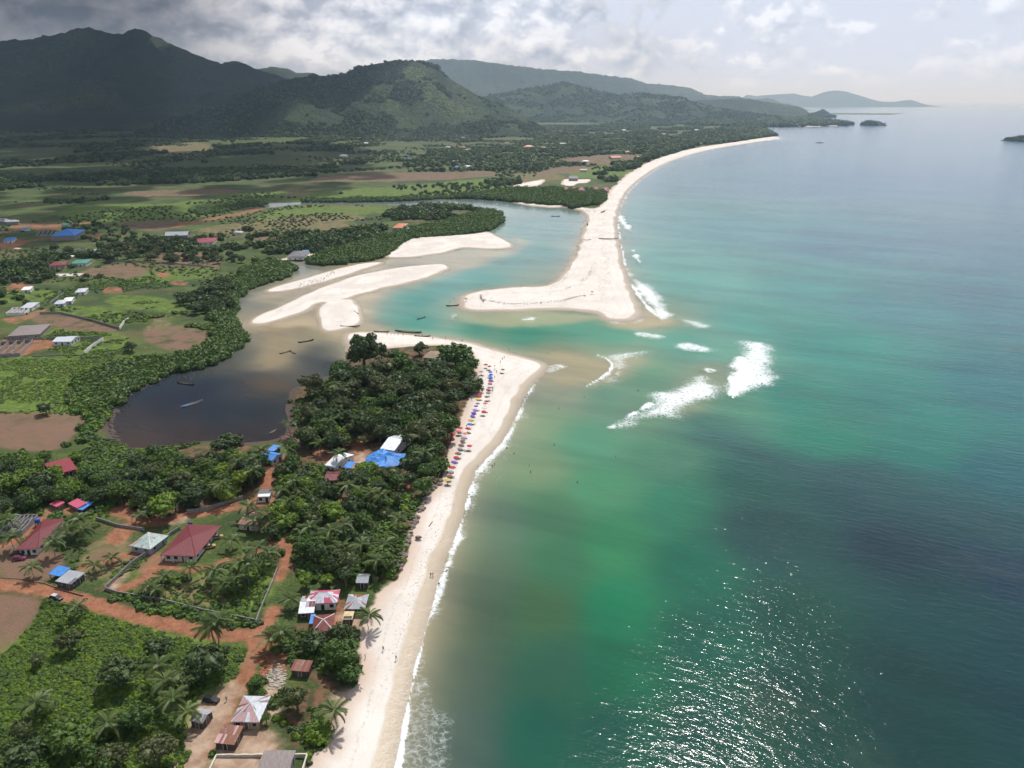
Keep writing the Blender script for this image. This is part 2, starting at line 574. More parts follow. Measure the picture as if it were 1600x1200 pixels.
gr = t.mix(t.ss(t.noise(t.vmul(flat, (0.5, 1.3, 0)), 0.02, 4.0, 0.6), 0.60, 0.68), gr, (0.14, 0.085, 0.050))


patch = t.ss(t.noise(flat, 0.09, 6.0, 0.7), 0.36, 0.56)
thin = t.math('SUBTRACT', 1.0, t.math('MULTIPLY', t.math('SUBTRACT', 1.0, patch), t.ss(t.attr('far'), 0.02, 0.25, 0.25, 0.95)))


mott = t.noise(flat, 0.9, 5.0, 0.72)
gr = t.mix(t.ss(mott, 0.34, 0.66), t.mix(1.0, gr, (0.55, 0.58, 0.6), 'MULTIPLY'), t.mix(1.0, gr, (1.35, 1.30, 1.15), 'MULTIPLY'))
gr = t.mix(t.ss(t.noise(flat, 0.14, 6.0, 0.72), 0.56, 0.70, 0.0, 0.75), gr, (0.17, 0.115, 0.060))


def area(base, attr, col, soft=0.6, edge_=edge, wear=None):
    f = t.ss(t.math('ADD', t.attr(attr), edge_), -soft, soft)
    if wear is not None:
        f = t.math('MULTIPLY', f, wear)
    return t.mix(f, base, col)


c = area(gr, 'a_bright', t.mix(t.ss(nA, 0.35, 0.7), (0.070, 0.120, 0.016), (0.135, 0.195, 0.030)), 3.0, edge, thin)
c = area(c, 'a_dry', t.mix(t.ss(nA, 0.35, 0.65), (0.12, 0.10, 0.045), (0.20, 0.155, 0.075)), 2.5, edge, thin)
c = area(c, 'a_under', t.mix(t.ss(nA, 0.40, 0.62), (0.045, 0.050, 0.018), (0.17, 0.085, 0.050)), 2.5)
row = t.n('ShaderNodeTexWave', {'Scale': 0.42, 'Distortion': 2.5, 'Detail': 2.0, 'Detail Scale': 1.0, 'Vector': flat}, wave_type='BANDS').outputs['Fac']
bc = t.mix(t.ss(t.math('ADD', t.math('MULTIPLY', row, 0.35), t.math('MULTIPLY', nF, 0.65)), 0.3, 0.7), (0.115, 0.066, 0.045), (0.225, 0.135, 0.090))
bc = t.mix(t.ss(nB, 0.55, 0.7), bc, (0.16, 0.12, 0.055))
c = area(c, 'a_brown', bc, 2.0, t.math('MULTIPLY', edge, 0.5), thin)
rc = t.mix(t.ss(nA, 0.3, 0.7), (0.235, 0.088, 0.046), (0.33, 0.145, 0.080))
rc = t.mix(t.ss(mott, 0.35, 0.65), t.mix(1.0, rc, (0.78, 0.76, 0.74), 'MULTIPLY'), t.mix(1.0, rc, (1.10, 1.12, 1.14), 'MULTIPLY'))
rc = t.mix(t.ss(nF, 0.55, 0.8), rc, (0.34, 0.21, 0.135))
rc = t.mix(t.ss(nB, 0.52, 0.72, 0, 0.8), rc, (0.20, 0.125, 0.075))
c = area(c, 'a_dirt', rc, 1.2, t.math('MULTIPLY', edge, 0.4), thin)
c = area(c, 'a_tan', t.mix(t.ss(nA, 0.35, 0.65), (0.27, 0.175, 0.115), (0.41, 0.30, 0.215)), 2.2, t.math('MULTIPLY', edge, 0.5))
sa = t.mix(t.ss(nB, 0.3, 0.7), (0.585, 0.535, 0.48), (0.68, 0.635, 0.58))
sa = t.mix(t.ss(t.noise(flat, 2.2, 5.0, 0.75), 0.52, 0.72, 0, 0.8), sa, (0.49, 0.425, 0.365))
sa = t.mix(t.ss(t.noise(t.vmul(flat, (1.0, 0.35, 0)), 0.11, 6.0, 0.7), 0.52, 0.68, 0, 0.55), sa, (0.50, 0.445, 0.385))
sa = t.mix(t.ss(t.attr('a_sand'), 7.0, 0.5), sa, (0.52, 0.41, 0.33))
tz = t.math('ADD', sepz.outputs[2], t.math('MULTIPLY', t.math('SUBTRACT', nB, 0.5), 0.55))
for zz in (1.18, 1.62, 1.98):
    ln = t.math('MULTIPLY', t.ss(t.math('ABSOLUTE', t.math('SUBTRACT', tz, zz)), 0.055, 0.0), t.ss(t.noise(flat, 0.7, 5.0, 0.75), 0.42, 0.62))
    sa = t.mix(t.math('MULTIPLY', ln, 0.55), sa, (0.40, 0.335, 0.275))
wet = t.ss(t.math('ADD', sepz.outputs[2], t.math('MULTIPLY', t.math('SUBTRACT', nB, 0.5), 0.35)), 0.80, 0.62)
wetc = t.mix(t.ss(sepz.outputs[2], 0.0, 0.6), (0.30, 0.245, 0.175), (0.42, 0.345, 0.255))
sa = t.mix(wet, sa, wetc)
fs = t.ss(t.math('ADD', t.attr('a_sand'), t.math('ADD', t.math('MULTIPLY', t.math('SUBTRACT', nA, 0.5), 4.0), t.math('MULTIPLY', t.math('SUBTRACT', nE, 0.5), t.math('MULTIPLY', farw, 26.0)))), -0.8, 0.8)
c = t.mix(fs, c, sa)
# mud and rock at the lagoon's edge
mud = t.math('MULTIPLY', t.ss(sepz.outputs[2], 0.7, 0.3), t.math('SUBTRACT', 1.0, fs))
c = t.mix(mud, c, (0.075, 0.052, 0.042))
rough = t.mix(t.math('MULTIPLY', wet, fs), (0.9, 0.9, 0.9), (0.28, 0.28, 0.28))
bm = bump(t, t.math('ADD', t.math('MULTIPLY', nA, 0.6), t.math('MULTIPLY', nF, 0.25)), 0.5, 0.8)
finish(t, principled(t, c, rough, bm, spec=0.25))

keep = (z_ter > -4.6) & ((GY < 16000))
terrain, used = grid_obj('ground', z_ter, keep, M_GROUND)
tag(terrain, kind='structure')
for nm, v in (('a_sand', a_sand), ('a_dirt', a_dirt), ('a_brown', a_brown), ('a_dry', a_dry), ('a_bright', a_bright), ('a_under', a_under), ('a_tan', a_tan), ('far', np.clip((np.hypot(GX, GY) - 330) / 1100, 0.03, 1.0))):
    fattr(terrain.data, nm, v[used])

# ---- the sea: its body colour follows depth and sand content, with a darker belt at right, sampled here and there over the bay (pixel of the photo, sRGB as seen)
water_px = [
    (640, 1180, 122, 120, 108), (720, 1150, 92, 100, 92), (720, 1060, 92, 98, 86), (740, 980, 92, 98, 82), (700, 960, 105, 103, 86), (760, 900, 104, 110, 90), (780, 820, 112, 122, 100),
    (840, 1150, 62, 100, 84), (860, 1040, 78, 104, 80), (850, 950, 96, 112, 80), (880, 880, 84, 116, 82), (850, 800, 98, 124, 92), (840, 730, 118, 140, 108), (830, 660, 122, 146, 114),
    (960, 1150, 40, 92, 78), (960, 1050, 48, 106, 80), (960, 950, 60, 122, 86), (960, 850, 76, 130, 88), (940, 760, 92, 138, 98), (920, 690, 100, 142, 106),
    (1100, 1150, 34, 82, 74), (1100, 1000, 38, 92, 78), (1080, 880, 44, 106, 84), (1060, 790, 70, 122, 92), (1030, 710, 94, 128, 98), (1010, 590, 118, 148, 118),
    (1250, 1100, 32, 76, 74), (1250, 950, 34, 82, 78), (1200, 830, 36, 80, 82), (1170, 740, 54, 96, 88), (1130, 670, 84, 122, 98), (1150, 630, 96, 140, 116),
    (1420, 1100, 32, 72, 76), (1450, 950, 34, 74, 80), (1400, 850, 32, 66, 80), (1330, 760, 36, 82, 88), (1280, 690, 44, 122, 104), (1240, 620, 56, 132, 114),
    (1580, 1050, 34, 72, 80), (1580, 860, 34, 64, 86), (1550, 740, 40, 96, 104), (1450, 700, 42, 114, 106), (1400, 620, 52, 122, 114), (1560, 600, 58, 110, 116),
    (1130, 560, 112, 156, 134), (1060, 530, 100, 152, 132), (1180, 500, 84, 148, 132), (1300, 540, 62, 136, 124), (1250, 450, 84, 140, 134), (1400, 480, 78, 126, 130), (1560, 470, 80, 116, 128),
    (1110, 440, 104, 154, 142), (1060, 400, 112, 156, 146), (1030, 340, 112, 150, 148), (1150, 360, 96, 142, 146), (1300, 380, 92, 128, 140), (1500, 380, 92, 122, 138),
    (1080, 280, 118, 146, 150), (1200, 280, 104, 136, 148), (1350, 280, 100, 128, 146), (1560, 280, 98, 126, 146), (1200, 235, 112, 138, 152), (1400, 220, 104, 130, 150), (1560, 200, 104, 128, 150),
    (905, 585, 172, 160, 128), (930, 560, 158, 156, 126), (880, 610, 150, 156, 122), (975, 555, 150, 156, 128), (870, 555, 150, 152, 126), (950, 620, 120, 146, 114), (1030, 505, 160, 154, 128), (1120, 590, 128, 150, 122), (1000, 645, 120, 138, 106),
    (820, 520, 84, 148, 126), (740, 510, 74, 148, 128), (900, 515, 92, 150, 128), (960, 525, 100, 152, 128), (780, 498, 150, 164, 136), (880, 500, 112, 154, 128), (730, 495, 160, 168, 142),
    (650, 505, 70, 148, 130), (600, 495, 74, 150, 134), (615, 470, 84, 152, 138), (660, 470, 64, 148, 136), (690, 480, 112, 156, 138), (690, 450, 82, 152, 142), (740, 430, 98, 154, 146), (780, 405, 108, 156, 148), (840, 390, 118, 158, 150),
    (870, 360, 124, 156, 150), (820, 350, 120, 154, 150), (770, 345, 146, 158, 148), (720, 318, 134, 144, 142), (640, 317, 126, 134, 136), (840, 330, 138, 156, 150), (850, 430, 142, 158, 144), (900, 380, 140, 158, 148),
    (570, 500, 150, 158, 132), (575, 470, 178, 170, 142), (560, 520, 130, 150, 128), (640, 440, 150, 162, 140), (710, 410, 168, 168, 146), (650, 408, 172, 168, 144), (560, 446, 196, 178, 150),
    (760, 400, 150, 164, 148), (610, 412, 140, 142, 128), (560, 422, 136, 136, 122), (500, 440, 128, 132, 120), (440, 465, 134, 138, 126), (410, 475, 128, 134, 124), (390, 460, 112, 120, 112), (420, 505, 184, 166, 136),
    (470, 500, 186, 168, 138), (480, 520, 150, 144, 122), (440, 540, 172, 152, 116), (425, 560, 168, 148, 112), (400, 530, 96, 98, 96), (385, 555, 92, 94, 90), (490, 515, 172, 158, 130), (530, 525, 132, 130, 112),
    (500, 545, 98, 96, 92), (470, 560, 84, 82, 82), (400, 580, 88, 84, 82), (350, 580, 96, 92, 84), (330, 600, 70, 70, 76), (380, 600, 84, 80, 80), (430, 610, 88, 82, 76), (300, 620, 72, 69, 74), (400, 640, 76, 72, 72),
    (340, 650, 72, 68, 70), (260, 640, 74, 68, 70), (300, 680, 84, 70, 64), (400, 680, 82, 70, 66), (220, 660, 84, 74, 70), (210, 690, 92, 76, 68), (240, 610, 72, 70, 74), (520, 570, 84, 82, 80), (380, 515, 86, 92, 92),
]
WP = np.array(water_px, float)
# the last step of the shore: pale water over sand
wx = np.array([g(a, b) for a, b in WP[:, :2]])
wa, wr = np.arctan2(wx[:, 0], wx[:, 1]), np.log(np.hypot(wx[:, 0], wx[:, 1]))
WA = (s2l(WP[:, 2:]) - 0.018) / 1.32
WA = np.maximum(WA - np.where(WP[:, :1] > 600, np.array((0.014, 0.002, 0.010)), np.array((0.014, 0.004, -0.002))), 0.006)
WA[:, 2] *= np.where((WP[:, 0] > 850) & (WP[:, 0] < 1150) & (WP[:, 1] > 600), 1.22, 1.0)
WA[:, 2] *= np.where((WP[:, 0] >= 1150) & (WP[:, 1] > 520), 0.98, 1.0)
WA[:, 0] *= np.where((WP[:, 0] > 600) & (WP[:, 0] < 900) & (WP[:, 1] > 780), 0.66, 1.0)
WA[:, 2] *= np.where((WP[:, 0] > 600) & (WP[:, 0] < 900) & (WP[:, 1] > 780), 1.12, 1.0)
WA[:, 0] *= np.where((WP[:, 0] > 900), 0.78, 1.0)
WA *= np.where((WP[:, :1] > 600) & (WP[:, :1] < 900) & (WP[:, 1:2] > 780), 0.92, 1.0)
WA[:, 2] *= np.where((WP[:, 0] > 1050) & (WP[:, 1] < 330), 1.08, 1.0)
WA[:, 1] *= np.where((WP[:, 0] > 1050) & (WP[:, 1] < 330), 0.94, 1.0)
sea_keep = (s_land < 25)
su = np.nonzero(sea_keep)[0]
ga, gr_ = np.arctan2(GX, GY), np.log(np.hypot(GX, GY))
wcol = np.zeros((len(GX), 3), np.float32)
for ch in np.array_split(su, 24):
    da = (ga[ch, None] - wa[None]) * 1.0
    dr = (gr_[ch, None] - wr[None]) * 0.62
    q = 1.0 / ((da * da + dr * dr) + 5e-4) ** 2
    wcol[ch] = (q @ WA) / q.sum(1, keepdims=True)

sea_patches = [  # two dark patches, then sand under the surface: outline, sRGB as seen, softness m
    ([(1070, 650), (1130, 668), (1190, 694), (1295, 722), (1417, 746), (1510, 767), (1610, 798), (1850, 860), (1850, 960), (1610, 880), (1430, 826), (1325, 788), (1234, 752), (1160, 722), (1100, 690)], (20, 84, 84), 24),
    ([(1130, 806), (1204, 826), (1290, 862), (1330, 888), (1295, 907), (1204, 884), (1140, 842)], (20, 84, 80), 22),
    ([(375, 500), (380, 466), (420, 446), (470, 426), (590, 407), (640, 404), (720, 400), (720, 420), (640, 440), (590, 470), (585, 515), (530, 530), (470, 535), (445, 560), (415, 572), (405, 535), (385, 520)], (160, 151, 130), 22),
    ([(385, 505), (440, 478), (500, 450), (560, 432), (622, 438), (592, 458), (576, 480), (572, 505), (588, 518), (530, 528), (490, 515), (450, 512), (420, 516)], (202, 182, 150), 12),
    ([(416, 512), (448, 522), (452, 548), (428, 570), (414, 574), (424, 545)], (158, 142, 114), 12), ([(590, 408), (640, 401), (700, 393), (760, 391), (800, 386), (808, 372), (816, 384), (770, 408), (700, 422), (640, 412)], (190, 178, 150), 14),
    ([(408, 462), (470, 435), (560, 411), (604, 409), (560, 428), (490, 450), (430, 464)], (188, 172, 140), 9), ([(718, 490), (780, 489), (870, 488), (930, 492), (900, 502), (800, 510), (740, 506)], (162, 168, 136), 7),
    ([(850, 556), (900, 553), (960, 565), (1000, 560), (960, 592), (900, 602), (856, 602)], (176, 164, 130), 12), ([(1000, 470), (1020, 490), (1054, 502), (1010, 512), (955, 506)], (188, 172, 140), 8),
    ([(470, 510), (500, 520), (520, 530), (480, 530), (462, 520)], (150, 140, 112), 7), ([(395, 590), (430, 590), (445, 610), (410, 615)], (102, 90, 78), 12), ([(1080, 575), (1140, 570), (1140, 600), (1090, 640), (1050, 640)], (140, 150, 118), 14),
]
for out, rgb, soft in sea_patches:
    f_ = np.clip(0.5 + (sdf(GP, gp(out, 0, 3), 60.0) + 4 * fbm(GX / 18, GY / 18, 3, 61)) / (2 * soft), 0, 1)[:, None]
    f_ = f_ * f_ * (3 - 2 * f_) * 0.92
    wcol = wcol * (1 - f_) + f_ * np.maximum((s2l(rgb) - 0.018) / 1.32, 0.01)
f_ = (np.exp(np.minimum(np.maximum(s_land, s_bar), 0) / 7.0) * np.clip((a_sand + 22) / 12, 0, 1) * 0.85)[:, None]
wcol = wcol * (1 - f_) + f_ * np.array((0.30, 0.26, 0.175))

foam_px = [  # outline, density, softness m
    ([(1152, 533), (1178, 534), (1202, 537), (1206, 556), (1208, 578), (1219, 599), (1192, 609), (1168, 613), (1149, 619), (1141, 604), (1142, 588), (1151, 570), (1156, 550)], 0.80, 9), ([(1148, 560), (1166, 562), (1180, 580), (1176, 604), (1149, 618), (1141, 604), (1142, 588)], 1.22, 7),
    ([(956, 669), (984, 650), (1014, 634), (1019, 614), (1050, 610), (1092, 588), (1112, 594), (1124, 606), (1120, 622), (1072, 640), (1062, 655), (1010, 655), (985, 668)], 0.80, 8),
    ([(933, 555), (1012, 547), (1016, 553), (986, 562), (976, 590), (946, 603), (914, 605), (950, 585), (956, 566)], 0.64, 7),
    ([(984, 519), (1044, 525), (1032, 530), (990, 525)], 0.70, 5), ([(1060, 535), (1112, 544), (1120, 551), (1064, 548)], 0.74, 5), ([(1054, 497), (1086, 501), (1114, 511), (1086, 515)], 0.68, 6),
    ([(1100, 574), (1120, 580), (1104, 583)], 0.75, 3), ([(1136, 516), (1154, 518), (1146, 521)], 0.7, 3),
    ([(966, 330), (974, 340), (986, 356), (988, 365), (967, 346)], 0.95, 5), ([(987, 385), (994, 394), (1004, 411), (1005, 418), (992, 406)], 0.95, 3),
    ([(974, 412), (991, 432), (1022, 452), (1043, 482), (1051, 493), (1034, 499), (1012, 480), (1000, 462), (986, 442)], 0.86, 7),
    ([(806, 652), (796, 684), (782, 704), (762, 720), (750, 738), (740, 772), (728, 770), (738, 742), (760, 712), (786, 682)], 0.86, 3),
    ([(640, 1062), (664, 1056), (690, 1085), (704, 1140), (692, 1240), (600, 1240), (622, 1170), (634, 1110)], 0.43, 3),
    ([(742, 800), (776, 790), (800, 850), (778, 902), (742, 890), (728, 850)], 0.30, 12), ([(850, 715), (885, 705), (882, 740), (848, 745)], 0.30, 9),
    ([(905, 655), (950, 645), (945, 700), (910, 700)], 0.24, 10), ([(764, 715), (800, 690), (805, 740), (770, 760)], 0.34, 8), ([(670, 960), (690, 930), (700, 960), (684, 990)], 0.3, 5),
    ([(816, 499), (832, 498), (832, 501), (816, 502)], 0.8, 2), ([(700, 498), (714, 490), (712, 500)], 0.6, 3), ([(948, 500), (985, 503), (1000, 497), (1010, 502), (975, 508), (935, 500)], 0.5, 2),
    ([(860, 570), (884, 572), (870, 578), (856, 582)], 0.55, 2),
]
foam_lines = [
    ([(840, 594), (824, 618), (812, 648), (798, 676), (770, 714), (746, 742), (737, 765), (727, 802), (714, 840), (702, 875), (692, 905), (680, 940), (664, 985), (655, 1025), (642, 1085), (630, 1150), (616, 1230)], 3.6, 0.44),
    ([(840, 594), (824, 618), (812, 646), (800, 672), (770, 712), (748, 736)], 1.3, 0.8), ([(738, 760), (727, 800), (714, 838), (704, 872), (694, 902)], 0.6, 0.85), ([(715, 840), (704, 872), (693, 900), (684, 930), (668, 962), (663, 985)], 1.7, 0.74),
    ([(663, 985), (659, 1010), (648, 1050), (640, 1090), (632, 1140), (622, 1200), (610, 1260)], 0.55, 1.0),
    ([(968, 326), (982, 300), (1006, 278), (1044, 255.5), (1102, 236.5), (1160, 226)], 3.5, 0.66), ([(1180, 222), (1212, 218), (1222, 216)], 9, 0.9), ([(966, 350), (971, 386), (977, 414)], 1.6, 0.8),
    ([(860, 574), (880, 572)], 1.0, 0.8), ([(620, 1092), (634, 1088)], 0.3, 0.7), ([(612, 1102), (632, 1108)], 0.3, 0.7),
    ([(1141, 590), (1147, 618)], 2.0, 1.1), ([(956, 669), (985, 650), (1014, 634)], 1.8, 0.95), ([(933, 555), (955, 568), (948, 586), (915, 605)], 0.9, 0.9), ([(985, 442), (1012, 480), (1034, 499)], 1.5, 0.95),
]
foam = np.zeros(len(GX), np.float32)
for pts, dn, soft in foam_px:
    s_ = sdf(GP, gp(pts, 0, 3), 30.0) + 3.0 * fbm(GX / 10, GY / 10, 3, 41)
    foam = np.maximum(foam, dn * np.clip(0.5 + s_ / (2 * soft), 0, 1))
for pts, hw, dn in foam_lines:
    s_ = sdf(GP, gp(pts, 0, 3, False), 30.0, False) + hw * (1 + 0.8 * fbm(GX / 9, GY / 9, 2, 31))
    foam = np.maximum(foam, dn * np.clip(0.5 + s_ / (1.6 * hw), 0, 1))
calm = np.clip(1 - (sdf(GP, gp([(160, 660), (200, 600), (370, 540), (365, 470), (460, 420), (620, 375), (790, 345), (770, 322), (680, 312), (400, 314), (400, 326), (700, 326), (915, 335), (910, 380), (850, 445), (720, 470), (720, 490), (860, 500), (850, 556), (740, 535), (560, 520), (540, 590), (450, 640), (440, 690), (200, 705)], 0, 2), 40.0) + 20) / 40, 0.12, 1)
calm = calm * np.clip(0.22 + (-s_land - 15) / 130, 0.22, 1)
crest = np.clip(foam, 0, 1) ** 2 * 1.3 * (RR.ravel() < 1500)
crest = np.where((s_land > -14) | (s_bar > -14), crest * 0.1, crest)

M_SEA, t = new_mat('sea')
pos = t.n('ShaderNodeNewGeometry').outputs['Position']
flat = t.vmul(pos, (1, 1, 0))
rot = t.n('ShaderNodeVectorRotate', {'Vector': flat, 'Angle': R(28)}, rotation_type='Z_AXIS').outputs[0]
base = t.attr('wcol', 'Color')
nb = t.noise(t.vmul(rot, (0.5, 1.6, 0)), 0.012, 6.0, 0.62, 0.6)
base = t.mix(t.ss(nb, 0.3, 0.75), t.mix(1.0, base, (0.74, 0.78, 0.82), 'MULTIPLY'), t.mix(1.0, base, (1.20, 1.17, 1.13), 'MULTIPLY'))
weed = t.math('MULTIPLY', t.ss(t.noise(flat, 0.02, 5.0, 0.6, 0.5), 0.57, 0.70), 0.22)
base = t.mix(weed, base, (0.05, 0.07, 0.05))
# waves: swell, chop and ripples
sw = t.noise(t.vmul(rot, (0.35, 1.3, 0)), 0.05, 2.0, 0.5)
ch = t.noise(t.vmul(rot, (0.7, 1.5, 0)), 0.28, 2.0, 0.55, 0.3)
ri = t.noise(t.vmul(rot, (0.6, 1.5, 0)), 1.7, 2.0, 0.55, 0.4)
hgt = t.math('ADD', t.math('MULTIPLY', sw, 1.8), t.math('ADD', t.math('MULTIPLY', ch, 1.25), t.math('MULTIPLY', ri, 0.30)))
hgt = t.math('MULTIPLY', hgt, t.attr('calm'))
nrm = bump(t, hgt, 0.27, 1.0)
fo = t.attr('foam')
vd = t.n('ShaderNodeTexVoronoi', {'Scale': 0.62, 'Randomness': 1.0}, feature='DISTANCE_TO_EDGE')
t.put(vd.inputs['Vector'], t.vadd(flat, t.vmul(t.noise(flat, 0.35, 3.0, 0.6, out=1), (4.5, 4.5, 0))))
lace = t.ss(vd.outputs['Distance'], 0.0, 0.55, 0.0, 1.0)
fn = t.noise(flat, 0.5, 6.0, 0.72)
fth = t.math('ADD', t.math('MULTIPLY', lace, 0.55), t.math('MULTIPLY', fn, 0.85))
ff = t.ss(t.math('SUBTRACT', fo, fth), -0.16, 0.30)
ff = t.math('MULTIPLY', ff, t.ss(fo, 0.05, 0.3))
ff = t.math('MULTIPLY', ff, t.ss(fo, 0.25, 0.95, 0.5, 1.0))
cw = t.mix(ff, base, (0.68, 0.71, 0.72))
rg = t.math('ADD', 0.115, t.math('MULTIPLY', ff, 0.6))
finish(t, principled(t, cw, rg, nrm, spec=0.28, IOR=1.33))

sea, used = grid_obj('sea', crest, sea_keep | (s_bar > -60), M_SEA)
tag(sea, kind='structure')
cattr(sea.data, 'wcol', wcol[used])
fattr(sea.data, 'foam', foam[used])
fattr(sea.data, 'calm', calm[used])

# ------------------------------------------------------------------ hills
M_HILL, t = new_mat('forest_slope')
pos = t.n('ShaderNodeNewGeometry').outputs['Position']
n1 = t.noise(pos, 0.0045, 6.0, 0.62)
n2 = t.noise(pos, 0.03, 5.0, 0.65)
n3 = t.noise(t.vmul(pos, (1, 1, 0.5)), 0.0016, 4.0, 0.55)
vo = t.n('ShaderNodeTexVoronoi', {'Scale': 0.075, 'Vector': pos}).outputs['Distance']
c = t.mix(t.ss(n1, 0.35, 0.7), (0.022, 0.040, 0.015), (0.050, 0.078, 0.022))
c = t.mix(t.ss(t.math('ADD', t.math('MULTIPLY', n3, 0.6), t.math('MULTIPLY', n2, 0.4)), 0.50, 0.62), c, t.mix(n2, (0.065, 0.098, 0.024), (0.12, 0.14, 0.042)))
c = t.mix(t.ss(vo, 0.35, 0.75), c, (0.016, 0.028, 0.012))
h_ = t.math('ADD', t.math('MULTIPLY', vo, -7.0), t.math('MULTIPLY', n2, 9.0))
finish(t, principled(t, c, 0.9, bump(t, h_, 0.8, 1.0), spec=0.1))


def hill(name, D, prof, wf, wb, seed, nx=220, ny=90, rugged=0.16, power=1.5, label=None):
    pr = np.array([gd(a, b, D) for a, b in prof])
    xs = np.linspace(pr[0, 0], pr[-1, 0], nx)
    ys = D + np.concatenate([np.linspace(-wf, 0, int(ny * 0.72)), np.linspace(0, wb, ny - int(ny * 0.72) + 1)[1:]])
    Xg, Yg = np.meshgrid(xs, ys)
    tt = np.where(Yg < D, (D - Yg) / wf, (Yg - D) / wb)
    wx_ = (pr[-1, 0] - pr[0, 0])
    shift = tt * 0.16 * wx_ * fbm(Yg / (wf * 0.5), Xg / (wx_ * 0.35), 3, seed + 5) * 0.6
    zp = np.maximum(np.interp(Xg + shift, pr[:, 0], pr[:, 1]), 0.0)
    zc = np.interp(Xg, pr[:, 0], pr[:, 1])
    sc_ = max(pr[:, 1].max(), 60)
    gull = fbm(Xg / (sc_ * 1.1), Yg / (sc_ * 2.6), 5, seed, 0.55)
    sh = np.clip(1 - tt, 0, 1) ** power
    sh = sh * (1 - tt * 0.15) + 0.0
    env = np.clip(tt * 4, 0.0, 1.0) * np.clip((1 - tt) * 2.2, 0, 1)
    Zg = (zc * (1 - np.clip(tt * 3, 0, 1)) + zp * np.clip(tt * 3, 0, 1)) * sh + rugged * sc_ * gull * env
    Zg += 0.016 * sc_ * fbm(Xg / 45, Yg / 45, 2, seed + 9) * np.clip(1 - tt, 0, 1)
    edge_ = np.minimum(1, np.minimum((Xg - xs[0]), (xs[-1] - Xg)) / (0.06 * wx_))
    Zg = np.maximum(Zg, -6) * edge_ - 4 * (1 - edge_) - 6 * np.clip((tt - 0.9) * 10, 0, 1)
    V = np.stack([Xg.ravel(), Yg.ravel(), Zg.ravel()], 1)
    i_ = np.arange(nx * len(ys)).reshape(len(ys), nx)
    F = np.stack([i_[:-1, :-1].ravel(), i_[:-1, 1:].ravel(), i_[1:, 1:].ravel(), i_[1:, :-1].ravel()], 1)
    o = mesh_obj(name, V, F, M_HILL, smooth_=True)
    tag(o, label, None, None, 'structure')
    return o, V


HILLS = {}
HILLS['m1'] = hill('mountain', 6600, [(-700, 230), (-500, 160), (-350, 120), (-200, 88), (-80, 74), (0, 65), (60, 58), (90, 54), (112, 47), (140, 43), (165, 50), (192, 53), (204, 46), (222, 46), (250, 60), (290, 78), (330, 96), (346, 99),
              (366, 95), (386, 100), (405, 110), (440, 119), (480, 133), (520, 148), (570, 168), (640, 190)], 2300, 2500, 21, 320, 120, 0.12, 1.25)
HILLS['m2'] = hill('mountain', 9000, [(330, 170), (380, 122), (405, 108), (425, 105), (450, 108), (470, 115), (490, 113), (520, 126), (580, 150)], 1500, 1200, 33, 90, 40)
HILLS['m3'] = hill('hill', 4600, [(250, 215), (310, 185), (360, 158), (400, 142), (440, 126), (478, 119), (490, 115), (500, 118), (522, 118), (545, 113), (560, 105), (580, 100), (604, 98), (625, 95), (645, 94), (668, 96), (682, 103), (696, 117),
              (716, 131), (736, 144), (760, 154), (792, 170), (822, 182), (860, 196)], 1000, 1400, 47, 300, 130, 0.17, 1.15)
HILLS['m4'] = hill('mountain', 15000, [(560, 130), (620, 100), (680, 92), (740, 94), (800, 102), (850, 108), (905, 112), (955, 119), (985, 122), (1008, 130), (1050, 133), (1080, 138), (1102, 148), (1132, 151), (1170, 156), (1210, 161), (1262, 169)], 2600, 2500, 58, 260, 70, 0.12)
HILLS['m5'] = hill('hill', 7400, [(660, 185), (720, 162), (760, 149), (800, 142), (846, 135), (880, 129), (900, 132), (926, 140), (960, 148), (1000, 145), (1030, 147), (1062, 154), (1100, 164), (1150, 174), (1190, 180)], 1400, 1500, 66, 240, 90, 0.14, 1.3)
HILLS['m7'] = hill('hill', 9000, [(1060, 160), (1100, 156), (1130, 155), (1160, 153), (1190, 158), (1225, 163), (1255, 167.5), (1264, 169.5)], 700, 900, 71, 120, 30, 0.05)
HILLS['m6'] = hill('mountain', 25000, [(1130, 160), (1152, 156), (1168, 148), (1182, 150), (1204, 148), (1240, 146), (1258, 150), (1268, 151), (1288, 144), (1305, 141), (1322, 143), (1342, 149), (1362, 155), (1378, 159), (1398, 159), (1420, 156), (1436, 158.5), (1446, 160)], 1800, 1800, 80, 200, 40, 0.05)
HILLS['i1'] = hill('island', 8200, [(1258, 184), (1266, 179), (1276, 177), (1284, 172.5), (1288, 174), (1294, 179), (1300, 183)], 160, 160, 90, 40, 24, 0.05, 0.7)
HILLS['i2'] = hill('island', 5500, [(1348, 195), (1354, 190), (1362, 188.5), (1370, 188.5), (1377, 190), (1380, 194)], 90, 90, 91, 40, 24, 0.05, 0.6)
HILLS['i3'] = hill('island', 3300, [(1572, 221), (1580, 217), (1588, 214.5), (1600, 213.5), (1620, 215), (1640, 221)], 60, 60, 92, 40, 24, 0.05, 0.6)
HILLS['i4'] = hill('island', 3150, [(1270, 224), (1276, 222.3), (1284, 222), (1290, 224)], 14, 14, 93, 20, 12, 0.05, 0.6)

# ------------------------------------------------------------------ haze over land and sea
def closed_box(name, x0, x1, y0, y1, z0, z1, mat):
    V = [(x, y, z) for z in (z0, z1) for y in (y0, y1) for x in (x0, x1)]
    F = [(0, 2, 3, 1), (4, 5, 7, 6), (0, 1, 5, 4), (2, 6, 7, 3), (0, 4, 6, 2), (1, 3, 7, 5)]
    return mesh_obj(name, V, F, mat)


